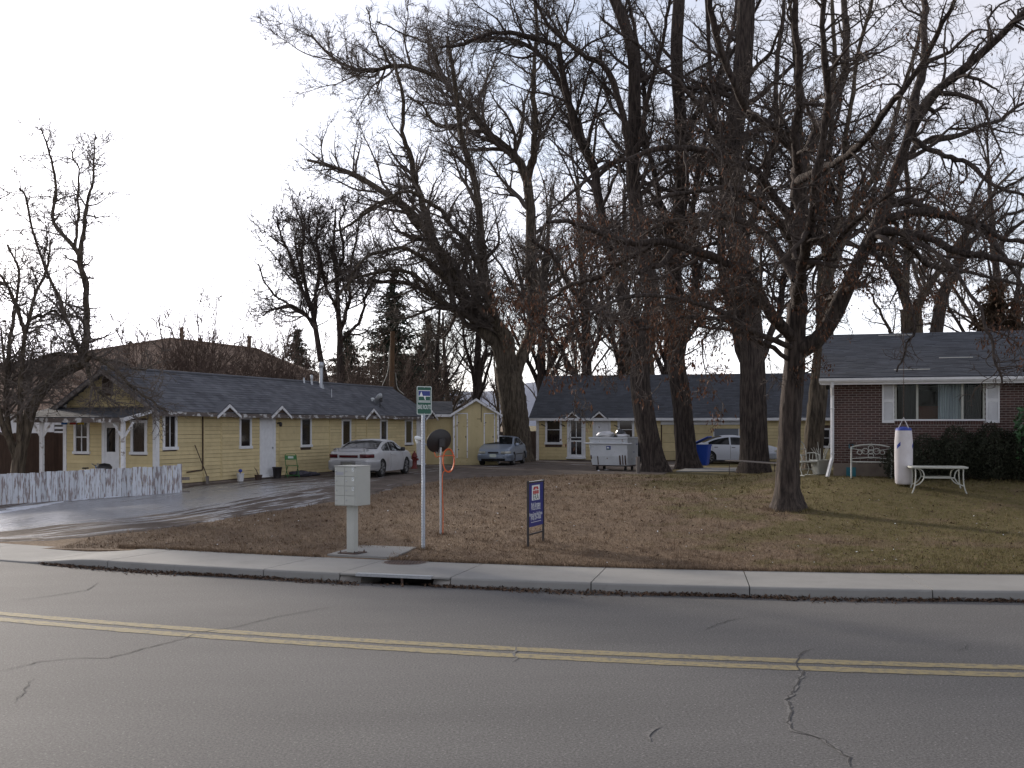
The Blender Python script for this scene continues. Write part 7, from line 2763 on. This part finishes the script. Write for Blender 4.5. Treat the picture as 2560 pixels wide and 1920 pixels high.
mb = MB(); mb.tube([(-.05, .13, .80), (-.05, .14, .90), (.05, .14, .90), (.05, .13, .80)], .014, 6); mb.tube([(-.05, .13, .80), (.05, .13, .80)], .016, 6); mb.build('grip', M_teal, sv)
q = Vector(hw(HC.s(2128, -.95), -.95))
bc = thing('garden_bench', 'white metal garden bench with a scrollwork back half behind the hedge', 'bench', (q.x, q.y, q.z), HC.a)
bw = 1.05
for x in (0, bw):
    mb = MB()
    mb.tube([(x, 0, -.02), (x, .02, .44), (x, .02, .44)], .022, 7); mb.tube([(x, .46, -.02), (x, .46, .44), (x, .54, .84)], .022, 7)
    mb.tube([(x, .50, .64), (x, .2, .66), (x, -.02, .63), (x, 0, .44)], .020, 7)
    mb.build('end_frame', M_cream, bc)
mb = MB()
for k in range(5):
    y = .02 + k * .11; mb.cbox(0, y, .43, bw, y + .06, .45, .004)
mb.build('seat', M_cream, bc)
mb = MB()
mb.tube([(0, .54, .84), (bw * .25, .55, .90), (bw * .5, .55, .92), (bw * .75, .55, .90), (bw, .54, .84)], .020, 7)
mb.tube([(0, .47, .52), (bw * .5, .47, .56), (bw, .47, .52)], .014, 6)
def loop_(cx_, cz_, r__):
    mb.tube([(cx_ + r__ * math.cos(a_), .47 + .07 * ((cz_ + r__ * math.sin(a_)) - .5) / .4, cz_ + r__ * math.sin(a_)) for a_ in np.linspace(0, 2 * math.pi, 17)], .011, 5)
for cx_, cz_, r__ in ((bw / 2, .82, .07), (bw / 2, .60, .07), (bw / 2 - .15, .73, .08), (bw / 2 + .15, .73, .08), (bw / 2, .71, .06), (bw / 2 - .30, .70, .06), (bw / 2 + .30, .70, .06)):
    loop_(cx_, cz_, r__)
mb.tube([(0.02, .52, .80), (bw * .35, .50, .74)], .010, 5); mb.tube([(bw - .02, .52, .80), (bw * .65, .50, .74)], .010, 5)
mb.build('backrest', M_cream, bc)

# punching bag hung on a chain from the nearest tree
dB = 28.6
q = P(2259, 1188, dB)
q.z = ground_z(q.x, q.y) + .03
BHt = (1188 - 1053) / F * dB
pb = thing('punching_bag', 'white canvas punching bag hanging on a chain before the picture window', 'punching bag', (q.x, q.y, q.z), 0)
br = (2281 - 2237) / 2 / F * dB
mb = MB()
mb.lathe([(.0001, 0), (br * .75, .005), (br * .93, .05), (br * .97, .3), (br, BHt * .5), (br * 1.0, BHt * .8), (br * .93, BHt * .93), (br * .90, BHt)], 26)
mb.build('bag', M_canvas, pb)
mb = MB(); mb.lathe([(br * .90, BHt - .01), (br * .86, BHt + .05), (br * .6, BHt + .085), (.04, BHt + .10), (.0001, BHt + .10)], 26); mb.build('top_cap', M_bluecloth, pb)
for a_ in (-.9, 1.0):
    mb = MB()
    mb.grid([[(br * 1.008 * math.sin(a_ + .22 * (i - 3) / 3 + .06 * math.sin(j)), -br * 1.008 * math.cos(a_ + .22 * (i - 3) / 3 + .06 * math.sin(j)), BHt * (.66 + .07 * j / 3) + .015 * i) for i in range(7)] for j in range(4)][0:4:3])
    mb.build('printed_mark', M_bluecloth, pb)
top_z = BHt + .34
for k in range(4):
    mb = MB()
    a_ = k * math.pi / 2 + .4
    mb.tube([(br * .85 * math.cos(a_), br * .85 * math.sin(a_), BHt - .10), (br * .8 * math.cos(a_), br * .8 * math.sin(a_), BHt + .05), (0, 0, top_z)], .007, 5)
    mb.build('strap', M_canvas, pb)
mb = MB()
zt_ = CAMZ - (612 - HY) / F * (dB - .2) - q.z
n = int((zt_ - top_z) / .055)
for k in range(n):
    z = top_z + k * .055
    pts = [(.013 * math.cos(t_), 0, z + .03 + .034 * math.sin(t_)) for t_ in np.linspace(0, 2 * math.pi, 9)]
    if k % 2:
        pts = [(0, x, z_) for x, _, z_ in pts]
    mb.tube(pts, .0045, 4, caps=False)
mb.build('chain', M_rust, pb)['kind'] = 'stuff'

# white patio table before the hedge
a, b = P(2283, 1195, 27.6), P(2416, 1195, 27.3)
tb = thing('patio_table', 'white metal patio table with curved legs in front of the hedge', 'table', (a.x, a.y, ground_z(a.x, a.y)), math.atan2(b.y - a.y, b.x - a.x))
tw = (b - a).length
tz = (1195 - 1128) / F * 27.5 + .01
mb = MB()
rings = [[(tw / 2 + x, .42 + y, z) for x, y in rrect(w_, d_, .12, 4)] for z, w_, d_ in ((tz - .05, tw + .08, .80), (tz - .045, tw + .13, .86), (tz - .005, tw + .13, .86), (tz, tw + .10, .84))]
mb.grid(rings, close=True); mb.add(rings[0], [tuple(range(len(rings[0])))[::-1]]); mb.add(rings[-1], [tuple(range(len(rings[0])))])
mb.build('table_top', M_cream, tb)
for s, x0 in ((1, 0), (-1, tw)):
    for y in (.06, .76):
        mb = MB()
        c0 = cr([(x0 - s * .02, y, .0), (x0 + s * .04, y, .18), (x0 + s * .065, y, .42), (x0 + s * .06, y, tz - .05)], 12)
        mb.tube(c0.tolist(), .017, 7)
        c1_ = cr([(x0 + s * .05, y, .20), (x0 + s * .17, y, .26), (x0 + s * .265, y, .40), (x0 + s * .24, y, .55), (x0 + s * .15, y, tz - .05)], 16)
        mb.tube(c1_.tolist(), .015, 7)
        mb.build('leg', M_cream, tb)
mb = MB()
for y in (.06, .76):
    mb.tube([(.262, y, .40), (tw - .262, y, .40)], .019, 7)
mb.build('stretcher', M_cream, tb)

# hedge and broad leaved shrub along the brick wall, pot at the edge
def leafy(name, label, cat, loc, rz, boxes, n, size, mt_, seed, stem=None, kind=None):
    rng = np.random.default_rng(seed)
    root = thing(name, label, cat, loc, rz)
    Vs = []
    tot = sum(b[3] * b[4] * b[5] for b in boxes)
    for (cx_, cy_, cz_, rx, ry, rz_) in boxes:
        k = int(n * rx * ry * rz_ / tot)
        u = unit(rng.normal(size=(k, 3))) * (rng.random((k, 1)) ** .22)
        bump = 1 + .14 * np.sin(u[:, :1] * 6 + seed) + .12 * np.sin(u[:, 1:2] * 7 + u[:, 2:] * 5)
        c = u * bump * np.array([rx, ry, rz_]) + np.array([cx_, cy_, cz_])
        c = c[c[:, 2] > .02]
        k = len(c)
        a_ = unit(rng.normal(size=(k, 3))); b_v = unit(np.cross(a_, rng.normal(size=(k, 3))))
        s = (size * rng.uniform(.6, 1.4, k))[:, None]
        Vs.append(np.stack([c - a_ * s, c - b_v * s * .4, c + a_ * s, c + b_v * s * .4], 1).reshape(-1, 3))
    V = np.concatenate(Vs)
    o = mesh_np('foliage', V, [np.arange(len(V)).reshape(-1, 4)], mt_, root)
    o['kind'] = 'stuff'
    mb = MB()
    for (cx_, cy_, cz_, rx, ry, rz_) in boxes:
        for j in range(5):
            mb.tube([(cx_ + rng.normal() * .08, cy_ + rng.normal() * .08, -.05), (cx_ + rng.normal() * rx * .3, cy_ + rng.normal() * ry * .3, cz_ * .8), (cx_ + rng.normal() * rx * .5, cy_ + rng.normal() * ry * .5, cz_ + rz_ * .5)], [.025, .018, .008], 5)
    mb.build('stems', M_bark, root)
    return root


leafy('hedge', 'dark overgrown evergreen hedge under the picture window', 'hedge', hw(1.35, -.95), HC.a,
      [(.45, .05, .42, .62, .60, .50), (1.15, .05, .55, .75, .65, .62), (1.95, .1, .66, .85, .70, .72), (2.8, .1, .70, .85, .72, .76), (3.6, .1, .66, .85, .70, .72), (4.4, .1, .62, .8, .7, .68), (5.2, .1, .6, .8, .7, .66)], 42000, .035, M_hedge, 3)
leafy('broadleaf_shrub', 'tall green broad leaved shrub at the right end of the hedge', 'shrub', hw(5.0, -1.35), HC.a, [(0, 0, 1.35, .48, .45, .80), (.35, 0, 1.0, .5, .45, .7)], 900, .085, M_leaf, 5)
q = hit(2556, 1188)
mb = MB(); mb.lathe([(.16, 0), (.24, .34), (.27, .35), (.27, .41), (.23, .41), (.21, .32), (.0001, .31)], 18)
o = tag(mb.build('flower_pot', M_white_worn), 'round white flower pot on the grass at the right end of the hedge', 'pot'); o.location = q

# things along the cabin row
def wall_pt(px, y):
    s = HA.s(px, y)
    q = HA.o + HA.u * s + HA.v * y
    return Vector((q.x, q.y, ground_z(q.x, q.y) + .02))


q = wall_pt(730, -.55)
fc = thing('folding_chair', 'green metal folding chair standing against the cabin wall', 'chair', q, HA.a - math.radians(45))
mb = MB()
for x in (-.21, .21):
    mb.tube([(x, -.24, 0), (x, .10, .50), (x, .22, .80)], .013, 6)
    mb.tube([(x * .92, .26, 0), (x * .92, -.16, .44)], .013, 6)
mb.tube([(-.21, .22, .80), (-.16, .235, .86), (.16, .235, .86), (.21, .22, .80)], .013, 6)
mb.tube([(-.2, .20, .08), (.2, .20, .08)], .010, 5); mb.tube([(-.21, -.18, .09), (.21, -.18, .09)], .010, 5)
mb.build('frame', M_chairgreen, fc)
mb = MB(); mb.cbox(-.20, -.2, .425, .20, .16, .445, .008); mb.build('seat', M_chairgreen, fc)
mb = MB(); mb.M = Matrix.Translation((0, .205, .72)) @ Matrix.Rotation(math.radians(-20), 4, 'X'); mb.cbox(-.20, -.01, -.08, .20, .01, .09, .006); bk = mb.build('backrest', M_chairgreen, fc)
mb = MB(); mb.M = Matrix.Translation((0, .205, .72)) @ Matrix.Rotation(math.radians(-20), 4, 'X'); mb.box(-.10, -.013, -.03, .10, -.0105, .05); mb.build('label_plate', M_plate, bk)
for i, (px, y, s, m, lb) in enumerate(((752, -.5, (.42, .26, .14), M_clothes, 'heap of dark clothes on the ground right of the green chair'), (775, -.45, (.38, .22, .10), M_clothes, 'lower end of the clothes heap nearest the coupe'),)):
    blob('clothes_heap', lb, 'clothes', wall_pt(px, y), s, 60 + i, m, 'clothes heaped by the green chair')
q = wall_pt(693, -.35)
mb = MB(); mb.lathe([(.13, 0), (.17, .38), (.19, .39), (.18, .41), (.16, .40), (.13, .05), (.0001, .05)], 16)
o = tag(mb.build('bucket', M_black), 'black plastic tub on the ground right of the white cabin door', 'bucket'); o.location = q
q = wall_pt(601, -.3)
bk = thing('bucket', 'small white pail with a blue scoop below the second cabin window', 'bucket', q)
mb = MB(); mb.lathe([(.10, 0), (.13, .26), (.14, .27), (.12, .27), (.09, .03), (.0001, .03)], 14); mb.build('pail', M_white, bk)
mb = MB(); mb.lathe([(.0001, .30), (.06, .32), (.07, .37), (.04, .41), (.0001, .42)], 10); mb.tube([(0, 0, .1), (0, 0, .32)], .015, 5); mb.build('scoop', M_bluecloth, bk)
q = wall_pt(646, -.35)
mb = MB(); mb.lathe([(.10, 0), (.14, .17), (.15, .18), (.12, .18), (.0001, .15)], 12); mb.tube([(0, 0, .15), (-.08, .02, .35), (-.16, .03, .44)], [.02, .015, .006], 5)
o = tag(mb.build('flower_pot', M_rust), 'dark flower pot with a dead stem left of the white cabin door', 'pot'); o.location = q
q = wall_pt(515, -.12)
sp = thing('garden_shovel', 'long handled shovel leaning on the cabin wall by the sealed door', 'shovel', q, HA.a)
mb = MB(); mb.tube([(-.55, .03, 1.28), (0, -.06, .22)], .016, 6); mb.build('shaft', M_wood_brown, sp)
mb = MB(); mb.grid([[(.0 + .02 * t_ + w_ * .10 * (1 - t_ * .3), -.07 + .02 * w_ * w_, .26 - .26 * t_) for w_ in (-1, -.4, .4, 1)] for t_ in (0, .4, .8, 1)]); mb.build('blade', M_wood_grey, sp)
# barbecue and little bike on the porch side of the fence
def porch_pt(px, dd):
    k = tf(px)
    q = HA.o + HA.u * (-dd) + HA.v * (WID - k)
    return Vector((q.x, q.y, HA.o.z - .02))


q = porch_pt(316, 1.0)
bq = thing('kettle_barbecue', 'small black kettle barbecue on the porch behind the picket fence', 'barbecue', q)
mb = MB(); mb.lathe([(.0001, .42), (.15, .45), (.22, .54), (.23, .60), (.225, .63), (.16, .71), (.0001, .74)], 18); mb.build('kettle', M_black, bq)
mb = MB()
for k in range(3):
    a_ = k * 2.1; mb.tube([(.14 * math.cos(a_), .14 * math.sin(a_), .46), (.24 * math.cos(a_), .24 * math.sin(a_), 0)], .012, 5)
mb.build('legs', M_steel, bq)
q = porch_pt(282, 1.05)
kb = thing('bicycle', 'small blue child bicycle on the porch behind the picket fence', 'bicycle', q, HA.a - math.pi / 2 + .3)
for x in (-.32, .32):
    mb = MB(); mb.tube([(x + .20 * math.cos(t_), 0, .21 + .20 * math.sin(t_)) for t_ in np.linspace(0, 2 * math.pi, 21)], .018, 6, caps=False)
    wl = mb.build('wheel', M_rubber, kb)
    mb = MB()
    for k in range(8):
        t_ = k * math.pi / 4; mb.tube([(x, 0, .21), (x + .19 * math.cos(t_), 0, .21 + .19 * math.sin(t_))], .003, 3)
    mb.build('spokes', M_steel, wl)
mb = MB()
for pth in ([(-.32, 0, .21), (-.12, 0, .52), (.22, 0, .50), (-.05, 0, .22), (-.12, 0, .52)], [(-.32, 0, .21), (-.05, 0, .22)], [(.32, 0, .21), (.22, 0, .50), (.20, 0, .66)]):
    mb.tube(pth, .016, 6)
mb.build('frame', mat('bike_blue', (.03, .16, .42), .4), kb)
mb = MB(); mb.tube([(.18, -.22, .72), (.20, -.08, .67), (.20, .08, .67), (.18, .22, .72)], .013, 6); mb.build('handlebar', M_steel, kb)
mb = MB(); mb.cbox(-.22, -.06, .56, -.02, .06, .60, .02); mb.tube([(-.12, 0, .5), (-.12, 0, .57)], .013, 5); mb.build('saddle', M_black, kb)

# red hydrant at the far end of the cabin row
q = hit(1036, 1172)
M_hyd = mat('dark_red_hydrant_paint', (.13, .018, .015), .6)
hy = thing('fire_hydrant', 'red fire hydrant between the coupe and the far white door', 'hydrant', q)
mb = MB(); mb.lathe([(.16, 0), (.16, .04), (.11, .06), (.11, .50), (.14, .51), (.14, .55), (.12, .57), (.10, .66), (.05, .72), (.0001, .73)], 14)
mb.build('barrel', M_hyd, hy)
mb = MB(); mb.lathe([(.03, .72), (.03, .79), (.0001, .79)], 6); mb.build('top_nut', M_hyd, hy)
for a_ in (-.5, -.5 + math.pi, -.5 - math.pi / 2):
    mb = MB(); mb.tube([(.08 * math.cos(a_), .08 * math.sin(a_), .42), (.19 * math.cos(a_), .19 * math.sin(a_), .42)], .055, 10); mb.build('outlet_cap', M_hyd, hy)
# black hose loop on the annex wall
q = P(1070, 1105, 54.2)
mb = MB(); mb.tube([(.20 * math.cos(t_) * (1 + .06 * (t_ > 7)), -.02 * (t_ > 6), .42 * math.sin(t_)) for t_ in np.linspace(0, 12.5, 40)], .028, 5, caps=False)
o = tag(mb.build('hose_coil', M_black), 'black hose coil hanging on the annex wall behind the dish', 'hose'); o.location = q

# utility pole behind the cabin row
up = thing('utility_pole', 'brown wooden utility pole with pale guy wires behind the cabin row', 'utility pole', (P(979, HY, 60).x, 60, .5))
mb = MB(); mb.tube([(-.08, 0, -.3), (0, 0, 3.5), (.06, 0, 7.1)], [.17, .15, .12], 12); mb.build('pole', M_pole, up)
for i, (p0, p1, m) in enumerate((((974, 866), (954, 968), M_soffit), ((989, 931), (1010, 986), M_soffit))):
    a, b = P(*p0, 60) - up.location, P(*p1, 57.5 + i) - up.location
    mid = (a + b) / 2 + Vector((.12 * (1 if i == 0 else -1), 0, -.22))
    mb = MB(); mb.tube(cr([a, mid, b], 14).tolist(), .022, 5); mb.build('guy_wire', m, up)
print('objects', len(bpy.data.objects), 'tris', sum(sum(len(p.vertices) - 2 for p in m.polygons) if len(m.polygons) < 3000 else len(m.loops) - 2 * len(m.polygons) for m in bpy.data.meshes))
